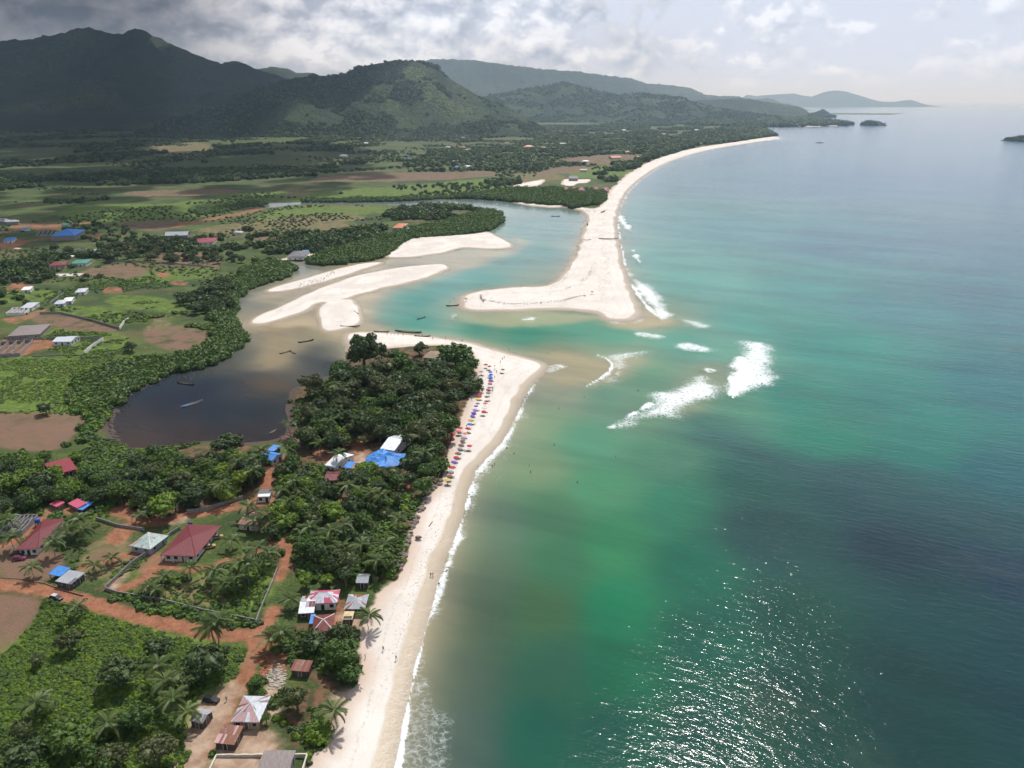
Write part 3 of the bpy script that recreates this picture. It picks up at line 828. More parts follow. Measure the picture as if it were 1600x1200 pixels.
M_HAZE, t = new_mat('haze')
pv = t.n('ShaderNodeVolumePrincipled')
t.put(pv.inputs['Color'], (0.56, 0.77, 1.0))
t.put(pv.inputs['Absorption Color'], (1.0, 1.0, 1.0))
t.put(pv.inputs['Density'], 4.3e-5)
t.put(pv.inputs['Anisotropy'], 0.4)
finish(t, None, pv.outputs[0])
haze = closed_box('haze', -70000, 70000, -3000, 97000, -8, 1000, M_HAZE)
tag(haze, kind='stuff')

# ------------------------------------------------------------------ buildings
FOOT = []            # (x, y, radius) kept clear of trees


def box_vf(x0, x1, y0, y1, z0, z1):
    V = [(x, y, z) for z in (z0, z1) for y in (y0, y1) for x in (x0, x1)]
    return V, [(0, 2, 3, 1), (4, 5, 7, 6), (0, 1, 5, 4), (2, 6, 7, 3), (0, 4, 6, 2), (1, 3, 7, 5)]


def box(name, x0, x1, y0, y1, z0, z1, mat, parent=None):
    return mesh_obj(name, *box_vf(x0, x1, y0, y1, z0, z1), mat, parent)


def sheet_mat(name, rgb, rust=0.0, scale=5.5, rough=0.55, metal=0.0, rustc=(0.20, 0.075, 0.04)):
    """corrugated roofing sheet with dirt streaks and rust"""
    m, t = new_mat(name)
    oc = t.n('ShaderNodeTexCoord').outputs['Object']
    ri = t.n('ShaderNodeObjectInfo').outputs['Random']
    n = t.noise(t.vadd(oc, t.n('ShaderNodeCombineXYZ', {0: t.math('MULTIPLY', ri, 40.0)})), 0.9, 6.0, 0.65)
    n2 = t.noise(t.vmul(oc, (2.4, 0.35, 1)), 1.5, 4.0, 0.6)
    c = t.mix(t.ss(n2, 0.3, 0.75), tuple(x * 0.78 for x in rgb), tuple(min(x * 1.12, 0.85) for x in rgb))
    c = t.mix(t.ss(n, 0.62, 0.75, 0, 0.4), c, tuple(x * 0.5 for x in rgb))
    if rust:
        c = t.mix(t.ss(t.math('ADD', t.math('MULTIPLY', n, 0.6), t.math('MULTIPLY', n2, 0.4)), 0.70 - 0.34 * rust, 0.78 - 0.34 * rust), c, rustc)
    wv = t.n('ShaderNodeTexWave', {'Scale': scale / 6.283 * 2, 'Vector': oc}, wave_type='BANDS', bands_direction='X').outputs['Fac']
    finish(t, principled(t, c, rough, bump(t, wv, 0.6, 0.04), spec=0.35, metal=metal))
    return m


RM = {
    'maroon': sheet_mat('maroon_roof', (0.150, 0.020, 0.028), 0.05), 'red': sheet_mat('red_roof', (0.25, 0.032, 0.045), 0.05), 'pink': sheet_mat('pink_roof', (0.52, 0.085, 0.15), 0.0),
    'rustred': sheet_mat('rust_red_roof', (0.17, 0.036, 0.030), 0.25), 'rust': sheet_mat('rusty_roof', (0.30, 0.20, 0.17), 0.85), 'grey': sheet_mat('grey_roof', (0.34, 0.35, 0.38), 0.25),
    'zinc': sheet_mat('zinc_roof', (0.55, 0.58, 0.62), 0.2, rough=0.35), 'white': sheet_mat('white_roof', (0.74, 0.75, 0.77), 0.05), 'teal': sheet_mat('pale_teal_roof', (0.38, 0.50, 0.46), 0.50),
    'blue': sheet_mat('blue_roof', (0.055, 0.22, 0.60), 0.0), 'tarp': plain('blue_tarp', (0.055, 0.215, 0.56), 0.55, 0.22, 1.2), 'concrete': plain('concrete', (0.36, 0.34, 0.32), 0.9, 0.2, 0.8),
    'brownsheet': sheet_mat('brown_grey_roof', (0.235, 0.195, 0.185), 0.1), 'thatch': plain('thatch', (0.17, 0.12, 0.08), 0.95, 0.35, 3.0), 'palethatch': plain('pale_thatch', (0.30, 0.235, 0.165), 0.95, 0.3, 3.0),
    'green': sheet_mat('green_roof', (0.05, 0.24, 0.19), 0.1), 'orange': sheet_mat('orange_roof', (0.50, 0.16, 0.07), 0.1), 'dred': sheet_mat('dark_red_tile', (0.20, 0.045, 0.05), 0.0), 'tan': plain('tan_sheet', (0.55, 0.42, 0.26), 0.8, 0.2, 1.0),
    'darkgrey': sheet_mat('dark_grey_roof', (0.13, 0.13, 0.14), 0.3), 'palepink': sheet_mat('pale_pink_sheet', (0.50, 0.30, 0.30), 0.3),
}
WMAT = {
    'white': plain('white_plaster', (0.66, 0.64, 0.60), 0.9, 0.15, 0.7), 'block': plain('block_wall_grey', (0.27, 0.255, 0.24), 0.95, 0.25, 1.2), 'brown': plain('brown_plaster', (0.20, 0.115, 0.08), 0.9, 0.25, 0.8),
    'ochre': plain('ochre_plaster', (0.34, 0.25, 0.12), 0.9, 0.2, 0.8), 'lilac': plain('lilac_plaster', (0.40, 0.36, 0.43), 0.9, 0.12, 0.8), 'dark': plain('dark_boards', (0.085, 0.070, 0.060), 0.9, 0.3, 1.5),
    'cream': plain('cream_plaster', (0.56, 0.50, 0.40), 0.9, 0.15, 0.8), 'pink': plain('pink_plaster', (0.50, 0.30, 0.28), 0.9, 0.15, 0.8),
}
M_DARK = plain('dark_opening', (0.025, 0.024, 0.026), 0.4, 0.2, 1.0)
M_WOOD = plain('old_wood', (0.16, 0.11, 0.075), 0.9, 0.3, 2.0)
M_RIDGE = plain('ridge_cap', (0.50, 0.50, 0.50), 0.6, 0.2, 1.0)


def fit(corners, z):
    C = np.array([g(a, b, z) for a, b in corners])
    c = C.mean(0)
    u = (C[1] - C[0] + C[2] - C[3]) / 2
    v = (C[3] - C[0] + C[2] - C[1]) / 2
    L, Wd = np.hypot(*u), np.hypot(*v)
    ang = math.atan2(u[1], u[0])
    # the true rectangle: blend the two side directions
    angv = math.atan2(v[1], v[0]) - math.pi / 2
    d = (angv - ang + math.pi) % (2 * math.pi) - math.pi
    if abs(d) > math.pi / 2:
        d -= math.copysign(math.pi, d)
    return c, L, Wd, ang + d * Wd / (L + Wd)


def slope_faces(style, L, Wd, e, h):
    """roof slopes as (eave a, eave b, ridge b, ridge a) around the middle"""
    l, w_ = L / 2, Wd / 2
    if style == 'gable':
        A, B = (-l, 0, e + h), (l, 0, e + h)
        return [((-l, -w_, e), (l, -w_, e), B, A), ((l, w_, e), (-l, w_, e), A, B)], (A, B)
    if style == 'shed':
        return [((-l, -w_, e), (l, -w_, e), (l, w_, e + h), (-l, w_, e + h))], None
    if style == 'flat':
        return [((-l, -w_, e), (l, -w_, e), (l, w_, e + 0.05), (-l, w_, e + 0.05))], None
    k = min(w_, l * 0.98)
    if style == 'pyramid':
        k = l * 0.98
    A, B = (-l + k, 0, e + h), (l - k, 0, e + h)
    return [((-l, -w_, e), (l, -w_, e), B, A), ((l, -w_, e), (l, w_, e), B, B), ((l, w_, e), (-l, w_, e), A, B), ((-l, w_, e), (-l, -w_, e), A, A)], (A, B)


def lerp(a, b, s):
    return tuple(a[i] + (b[i] - a[i]) * s for i in range(3))


def slab(fs, th=0.14):
    """slopes given a thickness downwards, one closed mesh"""
    V, F = [], []
    for f in fs:
        f = list(dict.fromkeys(f))
        n = len(f)
        b = len(V)
        V += [tuple(p) for p in f] + [(p[0], p[1], p[2] - th) for p in f]
        F.append(tuple(range(b, b + n)))
        F.append(tuple(range(b + 2 * n - 1, b + n - 1, -1)))
        F += [(b + i, b + n + i, b + n + (i + 1) % n, b + (i + 1) % n) for i in range(n)]
    return V, F


def house(name, label, corners, wall='white', roof='maroon', style='hip', eave=2.7, rise=1.5, over=0.55, cat='house', group=None, sheets=None, openings=3, open_sides=False, base=None, rows=2, ncol=6, veranda=False, seed=0, posts=0):
    rd = random.Random(seed + hash(label) % 999 if False else seed + sum(map(ord, label)))
    gz = 2.1
    c, L, Wd, ang = fit(corners, gz + eave + (0.2 * rise))
    if base is None:
        gz = float(height_at(np.array([c[0]]), np.array([c[1]]))[0])
    o = empty(name, c[0], c[1], gz - 0.05, ang)
    tag(o, label, cat, group)
    FOOT.append((c[0], c[1], 0.5 * math.hypot(L, Wd) * 0.9))
    fs, ridge = slope_faces(style, L, Wd, eave, rise)
    V, F = slab(fs)
    rf = mesh_obj('roof', V, F, RM[roof], o)
    if sheets:
        k = 0
        for f in fs:
            span = math.dist(f[0], f[1])
            main = rd.choice(sheets)
            nc = max(2, round(span / (L / ncol)))
            for i in range(nc):
                for r_ in range(rows):
                    if f[2] == f[3] and r_ == rows - 1 and rows > 1 and False:
                        continue
                    g0 = 0.012
                    s0, s1, t0, t1 = i / nc + g0 / 2, (i + 1) / nc - g0 / 2, r_ / rows, (r_ + 1) / rows
                    def at(s, tt):
                        return lerp(lerp(f[0], f[1], s), lerp(f[3], f[2], s), tt)
                    lift = 0.02 + 0.012 * ((i + r_) % 2) + 0.02 * r_
                    q = [at(s0, t0), at(s1, t0), at(s1, t1), at(s0, t1)]
                    q = [(p[0], p[1], p[2] + lift) for p in q]
                    sv, sf = slab([q], 0.012)
                    mesh_obj('roof_sheet', sv, sf, RM[main if rd.random() < 0.62 else rd.choice(sheets)], rf)
                    k += 1
    if ridge and style in ('hip', 'gable', 'pyramid') and (sheets or roof in ('maroon', 'teal', 'red', 'grey', 'blue')):
        def cap(a, b, name_='ridge_cap'):
            a, b = Vector(a), Vector(b)
            d = (b - a)
            if d.length < 0.3:
                return
            s_ = d.cross(Vector((0, 0, 1))).normalized() * 0.16
            up = Vector((0, 0, 0.07))
            q = [a - s_ + up * 0.3, a + up * 1.6, a + s_ + up * 0.3, b - s_ + up * 0.3, b + up * 1.6, b + s_ + up * 0.3]
            mesh_obj(name_, [tuple(x) for x in q], [(0, 1, 4, 3), (1, 2, 5, 4), (0, 3, 5, 2), (0, 2, 1), (3, 4, 5)], M_RIDGE if sheets else RM[roof], rf)
        cap(*ridge)
        if style != 'gable':
            for f in fs:
                cap(f[0], f[3])
    l, w_ = L / 2 - over, Wd / 2 - over
    if open_sides:
        for sx in (-1, 0, 1) if L > 7 else (-1, 1):
            for sy in (-1, 1):
                hh = eave - 0.1 + (rise * 0.5 * (1 + sy) if style == 'shed' else 0)
                box('post', sx * l - 0.09, sx * l + 0.09, sy * w_ - 0.09, sy * w_ + 0.09, 0, hh, M_WOOD, o)
    else:
        if style == 'shed':
            k0, k1 = rise * over / Wd, rise * (1 - over / Wd)
            V = [(-l, -w_, 0), (l, -w_, 0), (l, w_, 0), (-l, w_, 0), (-l, -w_, eave - 0.15 + k0), (l, -w_, eave - 0.15 + k0), (l, w_, eave - 0.15 + k1), (-l, w_, eave - 0.15 + k1)]
            mesh_obj('wall', V, [(0, 1, 5, 4), (1, 2, 6, 5), (2, 3, 7, 6), (3, 0, 4, 7)], WMAT[wall], o)
        elif style == 'gable':
            ez = eave - 0.15 + rise * over / (Wd / 2)
            V = [(-l, -w_, 0), (l, -w_, 0), (l, w_, 0), (-l, w_, 0), (-l, -w_, ez), (l, -w_, ez), (l, w_, ez), (-l, w_, ez), (-l, 0, eave + rise - 0.17), (l, 0, eave + rise - 0.17)]
            mesh_obj('wall', V, [(0, 1, 5, 4), (1, 2, 6, 9, 5), (2, 3, 7, 6), (3, 0, 4, 8, 7)], WMAT[wall], o)
        else:
            box('wall', -l, l, -w_, w_, 0, eave + 0.02, WMAT[wall], o)
        if openings:
            # doors and windows on the sides that face the camera
            ca, sa_ = math.cos(ang), math.sin(ang)
            for (nx_, ny_, half, off) in ((0, -1, l, w_), (0, 1, l, w_), (-1, 0, w_, l), (1, 0, w_, l)):
                wn = (nx_ * ca - ny_ * sa_, nx_ * sa_ + ny_ * ca)
                if wn[0] * -c[0] + wn[1] * -c[1] < 0.12 * math.hypot(*c):
                    continue
                nop = max(1, min(openings, int(half * 2 / 1.9)))
                for i in range(nop):
                    p = -half + (i + 0.5) * 2 * half / nop
                    door = (i == nop // 2)
                    hw, z0, z1 = (0.45, 0.05, 2.05) if door else (0.55, 0.95, 2.0)
                    z1 = min(z1, eave - 0.3)
                    d = 0.05
                    if ny_:
                        q = (p - hw, p + hw, ny_ * off - d, ny_ * off + d, z0, z1)
                        fr = (p - hw - 0.1, p + hw + 0.1, ny_ * off - 0.03, ny_ * off + 0.03, z0 - (0 if door else 0.1), z1 + 0.1)
                    else:
                        q = (nx_ * off - d, nx_ * off + d, p - hw, p + hw, z0, z1)
                        fr = (nx_ * off - 0.03, nx_ * off + 0.03, p - hw - 0.1, p + hw + 0.1, z0 - (0 if door else 0.1), z1 + 0.1)
                    dw = box('door' if door else 'window', *q, M_WOOD if door and rd.random() < 0.5 else M_DARK, o)
                    box('frame', *fr, WMAT['white'] if wall != 'white' else WMAT['block'], dw)
    if veranda:
        n_ = max(3, int(L / 3))
        for i in range(n_):
            x_ = -L / 2 + 0.2 + i * (L - 0.4) / (n_ - 1)
            box('column', x_ - 0.12, x_ + 0.12, -Wd / 2 + 0.15, -Wd / 2 + 0.4, 0, eave - 0.16, WMAT['white'], o)
    return o


house('long_house', 'long house with one broad plain maroon roof and whitewashed walls', [(250, 866), (308, 869), (342, 821), (294, 817)], 'white', 'maroon', 'hip', 2.9, 1.5, 1.0, openings=4, veranda=True)
house('long_house', 'maroon roofed long house with parked red car at its gable end', [(24, 858), (62, 857), (97, 811), (70, 810)], 'white', 'maroon', 'hip', 2.9, 1.6, 0.8, openings=3)
house('red_house', 'brown walled house under a plain red single-slope roof beside white water tank', [(80, 741), (116, 734), (112, 714), (73, 730)], 'brown', 'red', 'shed', 2.6, 1.3, 0.4, openings=2)
house('pink_house', 'small hut with pink roof, the smaller of the pink pair', [(79, 788), (88, 793), (102, 787), (90, 782)], 'brown', 'pink', 'shed', 2.2, 0.4, 0.3, openings=1)
house('pink_house', 'pink roofed hut with a blue sheet along its side', [(105, 787), (121, 794), (138, 788), (121, 781)], 'brown', 'pink', 'shed', 2.3, 0.5, 0.3, openings=2)
house('blue_shelter', 'flat blue sheet shelter leaning on the pink roofed hut', [(122, 796), (128, 797), (146, 788), (136, 783)], 'brown', 'tarp', 'shed', 2.0, 0.4, 0.3, cat='shelter', open_sides=True)
house('patched_house', 'pale teal hipped house with rust patches beside the long wall', [(206, 850), (234, 859), (260, 836), (230, 829)], 'lilac', 'teal', 'pyramid', 2.6, 1.7, 0.5, sheets=['teal', 'teal', 'rust', 'grey', 'palepink'], openings=2, ncol=6)
house('patchwork_shack', 'roadside shack roofed with weathered grey sheets', [(95, 906), (110, 916), (126, 899), (108, 890)], 'dark', 'grey', 'shed', 2.3, 0.5, 0.3, 'shack', sheets=['grey', 'rust', 'darkgrey', 'grey'], openings=2, ncol=5)
house('tarp_shelter', 'bright blue tarpaulin shelter beside the grey roadside shack', [(78, 896), (95, 902), (108, 890), (92, 885)], 'dark', 'tarp', 'shed', 2.2, 0.6, 0.3, cat='shelter', open_sides=True)
house('guest_house', 'pink roofed beach house patched with white and violet sheets', [(484, 940), (527, 941), (530, 921), (482, 920)], 'white', 'pink', 'hip', 2.9, 1.6, 0.5, sheets=['pink', 'pink', 'pink', 'pink', 'pink', 'zinc', 'palepink'], ncol=7, openings=3)
house('guest_house', 'white and maroon sheeted wing beside the pink roofed house', [(464, 957), (490, 957), (497, 927), (474, 932)], 'dark', 'white', 'gable', 2.4, 1.1, 0.4, sheets=['white', 'white', 'white', 'maroon', 'grey'], ncol=5, openings=2)
house('red_cottage', 'brownish red cottage roof with blue and white strip at one end', [(492, 984), (520, 985), (523, 957), (486, 960)], 'cream', 'rustred', 'hip', 2.7, 1.3, 0.4, sheets=['rustred', 'rustred', 'rustred', 'rustred', 'maroon'], ncol=6, openings=2)
house('blue_shelter', 'small blue and white sheet shelter touching the brownish red cottage', [(484, 973), (491, 974), (493, 960), (485, 960)], 'dark', 'tarp', 'shed', 2.3, 0.3, 0.2, cat='shelter', open_sides=True)
house('grey_cottage', 'grey sheet cottage with rusty corner between pink house and sand', [(539, 948), (570, 950), (576, 926), (543, 926)], 'dark', 'grey', 'hip', 2.5, 1.2, 0.4, sheets=['grey', 'grey', 'zinc', 'rust', 'rust'], ncol=5, openings=2)
house('cream_hut', 'tiny hut with cream flat top on the sand edge', [(535, 966), (551, 966), (553, 954), (538, 953)], 'dark', 'tan', 'flat', 2.3, 0.1, 0.25, cat='hut', openings=1)
house('rusty_hut', 'low rust striped hut beside the rubble heap', [(455, 1046), (482, 1049), (488, 1035), (460, 1030)], 'dark', 'rust', 'shed', 2.2, 0.6, 0.3, sheets=['rust', 'rustred', 'rust', 'palepink'], ncol=7, rows=1, cat='hut', openings=1)
house('patchwork_house', 'four-sided patchwork house roof of zinc, rust and brown sheets by the track', [(362, 1126), (404, 1126), (423, 1087), (379, 1084)], 'ochre', 'zinc', 'pyramid', 2.7, 1.9, 0.45, sheets=['zinc', 'zinc', 'rust', 'brownsheet', 'rustred', 'palepink'], ncol=6, rows=2, openings=3)
house('rusty_shed', 'rust striped single-slope shed just below the patchwork house', [(336, 1160), (366, 1163), (380, 1139), (349, 1132)], 'dark', 'rust', 'shed', 2.2, 0.7, 0.3, sheets=['rust', 'palepink', 'rust', 'brownsheet'], ncol=9, rows=2, cat='shed', openings=1)
house('grey_shed', 'small grey gabled shed standing beside the black car', [(296, 1125), (317, 1130), (332, 1110), (313, 1105)], 'dark', 'grey', 'gable', 2.3, 0.7, 0.25, sheets=['grey', 'grey', 'brownsheet'], ncol=5, rows=1, cat='shed', openings=1)
house('roofed_platform', 'large plain mauve grey sheet roof inside the white ruin walls', [(400, 1206), (452, 1206), (461, 1171), (413, 1170)], 'block', 'brownsheet', 'gable', 2.9, 0.5, 0.3, openings=2)
house('gabled_hall', 'white and grey gabled hall with a palm standing in front', [(511, 726), (524, 730), (549, 711), (538, 704)], 'white', 'white', 'gable', 3.0, 1.5, 0.35, openings=2, sheets=['white', 'white', 'white'], ncol=3, rows=1)
house('blue_shelter', 'flat blue shelter butting against the white gabled hall', [(535, 730), (548, 732), (556, 722), (545, 721)], 'dark', 'tarp', 'flat', 2.5, 0.1, 0.2, cat='shelter', open_sides=True)
house('gabled_hall', 'white and grey gabled hall half hidden under the broad spreading tree', [(597, 699), (617, 704), (640, 681), (620, 676)], 'white', 'zinc', 'gable', 3.4, 2.0, 0.35, openings=2)
house('red_hut', 'small dull red roof below the white gabled hall', [(508, 750), (530, 750), (531, 736), (511, 735)], 'brown', 'maroon', 'gable', 2.5, 1.0, 0.35, openings=1)
house('blue_house', 'blue roofed house with white ridge at the lagoon landing', [(411, 712), (425, 722), (436, 708), (420, 703)], 'white', 'blue', 'gable', 2.7, 1.2, 0.4, openings=2)
house('blue_house', 'smaller blue roof right by the lagoon water', [(421, 701), (428, 704), (435, 697), (427, 693)], 'dark', 'blue', 'shed', 2.3, 0.5, 0.3, openings=1)
house('thatched_bar', 'brown thatched bar among the trees at the tip of the wood', [(666, 556), (684, 561), (690, 549), (670, 546)], 'brown', 'palethatch', 'hip', 3.2, 2.4, 0.6, cat='bar', openings=2)
house('white_annex', 'white sheet annex beside the brown thatched bar', [(676, 562), (688, 564), (693, 556), (684, 553)], 'white', 'white', 'shed', 2.6, 0.5, 0.3, openings=1)
house('white_shop', 'low white fronted hut with dark doorway among the palms', [(403, 776), (424, 777), (424, 765), (405, 764)], 'white', 'darkgrey', 'flat', 2.6, 0.1, 0.3, cat='hut', openings=2)
house('red_hut', 'faded red roof among palms beyond the long maroon roof', [(372, 818), (400, 822), (424, 800), (392, 797)], 'cream', 'rustred', 'gable', 2.5, 1.0, 0.4, openings=1, sheets=['rustred', 'maroon', 'palepink', 'rust'], ncol=6)
house('thatched_hut', 'round reddish thatch hut deep in the wood above the beach rocks', [(535, 775), (552, 776), (552, 764), (537, 763)], 'brown', 'thatch', 'pyramid', 2.3, 1.8, 0.3, cat='hut', openings=1)
house('grey_hut', 'dark grey hut under the trees at the sand edge', [(556, 908), (576, 909), (578, 895), (560, 894)], 'dark', 'grey', 'gable', 2.4, 0.9, 0.3, cat='hut', openings=1)
# beyond the lagoon, left
house('block_house', 'low house with broad weathered tan roof inside a block-walled yard', [(21, 523), (66, 523), (71, 508), (27, 508)], 'block', 'brownsheet', 'hip', 3.0, 0.8, 0.5, openings=4)
house('white_house', 'white gabled house with a dark tree in front in the walled yard', [(87, 534), (112, 533), (121, 527), (94, 523)], 'white', 'zinc', 'gable', 2.8, 1.2, 0.4, openings=3)
house('blue_villa', 'villa with bright blue hipped roof on red bare ground', [(88, 367), (122, 367), (121, 360), (94, 358)], 'block', 'blue', 'pyramid', 5.5, 5.0, 0.6, cat='villa', openings=4)
house('teal_house', 'teal green roofed white house beside dark trees', [(114, 411), (138, 411), (138, 406), (118, 405)], 'white', 'green', 'hip', 3.2, 1.8, 0.5, openings=4)
house('red_house', 'dark red roofed house just left of the teal green roof', [(80, 414), (103, 414), (104, 408), (82, 408)], 'pink', 'rustred', 'hip', 3.2, 1.5, 0.5, openings=3)
house('white_hut', 'lone small white hut on the bare brown plot', [(35, 453), (49, 453), (49, 449), (37, 449)], 'white', 'white', 'shed', 2.6, 0.6, 0.3, openings=1)
house('white_cottage', 'small white hipped cottage on the upper green slope', [(119, 456), (135, 456), (135, 450), (121, 450)], 'white', 'zinc', 'hip', 2.7, 1.4, 0.4, openings=2)
house('white_cottage', 'front one of two white cottages beside the block wall', [(86, 474), (102, 474), (104, 468), (89, 468)], 'white', 'zinc', 'hip', 2.7, 1.2, 0.4, openings=2)
house('white_cottage', 'rear one of two white cottages beside the block wall', [(101, 470), (114, 470), (115, 464), (103, 464)], 'white', 'white', 'gable', 2.6, 1.0, 0.4, openings=2)
house('white_shed', 'white single-slope shed in the green field above the ruin', [(37, 480), (52, 481), (56, 474), (42, 473)], 'white', 'zinc', 'shed', 2.6, 0.6, 0.3, cat='shed', openings=1)
house('long_red_house', 'long red roofed house with white front beyond the tree row', [(305, 378), (335, 378), (337, 371), (308, 371)], 'white', 'red', 'hip', 3.2, 1.8, 0.5, openings=4)
house('white_store', 'low pale building inside the long fence of the upper plain', [(132, 394), (148, 394), (148, 390), (134, 390)], 'block', 'grey', 'shed', 2.8, 0.5, 0.4, openings=2)
house('blue_cottage', 'small pale blue roofed cottage near the picture edge', [(8, 376), (22, 376), (22, 371), (10, 371)], 'white', 'blue', 'hip', 3.0, 1.4, 0.4, openings=2)
house('beach_bar', 'grey hipped beach bar on the lagoon bank', [(452, 399), (477, 399), (479, 391), (457, 389)], 'white', 'darkgrey', 'hip', 3.4, 2.2, 0.4, cat='bar', openings=3)
house('blue_canopy', 'blue canopy beside the grey beach bar on the bank', [(470, 396), (479, 396), (480, 391), (472, 390)], 'white', 'tarp', 'shed', 3.0, 0.5, 0.3, cat='canopy', open_sides=True)
house('orange_house', 'orange red roofed house among trees on the mangrove spit', [(617, 355), (632, 356), (634, 349), (620, 348)], 'cream', 'orange', 'hip', 3.2, 2.2, 0.4, openings=2)
house('small_house', 'small white hut beside the orange red house on the mangrove spit', [(630, 358), (640, 359), (641, 355), (632, 354)], 'white', 'white', 'gable', 2.6, 1.0, 0.3, openings=1)
for i, (x_, lb) in enumerate(((884, 'first of the row of dark red resort roofs, counted from the lagoon side'), (896, 'second of the row of dark red resort roofs, counted from the lagoon side'), (908, 'third and tallest of the row of dark red resort roofs'),
                              (930, 'fourth of the row of dark red resort roofs, counted from the lagoon side'), (946, 'last of the row of dark red resort roofs, nearest the white beach'))):
    house('resort_house', lb, [(x_ - 5.5, 297), (x_ + 5.5, 297), (x_ + 5.5, 292), (x_ - 5, 292)], 'cream', 'dred', 'hip', 4.2 + (2 if i == 2 else 0), 4.0, 0.5, openings=2, group='dark red resort houses by the north beach')
house('resort_house', 'grey unfinished block behind the white sand yard', [(888, 279), (903, 279), (903, 275), (890, 275)], 'block', 'darkgrey', 'flat', 5.0, 0.2, 0.4, openings=3)

# far houses on the plain and below the hills
far_list = [  # px, py, size m, wall, roof
    (287, 189, 30, 'white', 'blue'), (296, 192, 16, 'white', 'white'), (352, 213, 22, 'white', 'zinc'), (360, 212, 18, 'white', 'white'), (312, 220, 14, 'white', 'white'), (537, 245, 18, 'white', 'white'),
    (572, 225, 12, 'white', 'white'), (636, 251, 14, 'white', 'blue'), (716, 263, 14, 'white', 'blue'), (722, 263, 14, 'white', 'blue'), (728, 262, 14, 'white', 'blue'), (733, 262, 12, 'white', 'white'), (712, 254, 10, 'white', 'white'), (745, 201, 14, 'white', 'white'), (758, 200, 12, 'white', 'zinc'),
    (785, 208, 18, 'white', 'white'), (772, 213, 12, 'white', 'white'), (768, 205, 12, 'white', 'zinc'), (798, 212, 14, 'white', 'zinc'), (818, 205, 14, 'white', 'white'), (835, 209, 12, 'white', 'white'), (857, 200, 20, 'white', 'blue'), (876, 206, 18, 'white', 'orange'),
    (904, 203, 16, 'cream', 'orange'), (940, 203, 14, 'white', 'white'), (951, 206, 18, 'white', 'orange'), (975, 204, 16, 'white', 'white'), (880, 226, 18, 'white', 'zinc'), (826, 231, 30, 'cream', 'orange'), (848, 233, 24, 'cream', 'tan'), (722, 232, 16, 'cream', 'orange'), (732, 236, 20, 'cream', 'tan'), (792, 224, 12, 'white', 'orange'),
    (961, 248, 24, 'cream', 'orange'), (1037, 211, 26, 'cream', 'red'), (1042, 233, 20, 'cream', 'orange'), (1032, 236, 14, 'cream', 'orange'), (1062, 224, 16, 'white', 'white'), (1072, 225, 16, 'white', 'white'), (1092, 226, 18, 'white', 'zinc'), (1097, 204, 20, 'white', 'orange'), (1108, 203, 20, 'white', 'white'),
    (1116, 205, 18, 'cream', 'red'), (1124, 203, 20, 'white', 'orange'), (1132, 206, 18, 'white', 'white'), (1140, 204, 18, 'white', 'red'), (1148, 206, 16, 'cream', 'orange'), (1104, 207, 16, 'white', 'white'), (1088, 204, 16, 'white', 'zinc'), (724, 216, 12, 'white', 'zinc'), (700, 231, 12, 'white', 'white'),
    (998, 247, 16, 'cream', 'orange'), (980, 239, 12, 'white', 'orange'), (915, 254, 14, 'white', 'white'), (912, 268, 12, 'cream', 'grey'), (5, 349, 24, 'block', 'darkgrey'), (20, 350, 14, 'block', 'grey'), (278, 371, 24, 'block', 'grey'), (40, 359, 8, 'white', 'blue'), (373, 365, 10, 'white', 'zinc'), (105, 353, 12, 'white', 'green'),
    (143, 398, 8, 'white', 'white'), (110, 403, 6, 'white', 'white'), (357, 385, 6, 'white', 'white'), (28, 391, 6, 'cream', 'tan'),
]
def far_house(px, py, sz, wall, roof, i):
    x, y = g(px, py, 3)
    o = empty('far_house', x, y, 1.8, R((i * 47) % 60 - 30))
    rcol = {'zinc': 'grey', 'dred': 'dark red', 'tan': 'tan'}.get(roof, roof)
    where = ('in the dense village cluster before the headland' if 1080 < px < 1155 and py < 210 else 'on the lit slope below the hills' if py < 240 and px > 690 else 'near the north beach' if px > 890 else 'in the short row of blue roofs on the plain' if 700 < px < 740 else
             'on the dim plain under the mountain' if py < 260 else 'on the near edge of the left plain')
    tag(o, f'tiny {rcol} roofed far house ' + where, 'house', 'far houses on the plain')
    sz = sz * (1.25 if py < 300 else 1.0)
    w_ = sz * (0.36 if sz > 9 else 0.5)
    L_, h_ = sz * 0.5, 4.5 if sz > 12 else 3.0
    box('wall', -L_, L_, -w_ * 0.7, w_ * 0.7, 0, h_, WMAT[wall], o)
    fs, _r = slope_faces('hip' if i % 3 else 'gable', 2 * L_ + 1.2, 1.4 * w_ + 1.2, h_ + 0.02, sz * 0.14)
    V, F = slab(fs, 0.25)
    mesh_obj('roof', V, F, RM[roof], o)
    FOOT.append((x, y, sz * 0.7))
for i, q in enumerate(far_list):
    far_house(*q, i)

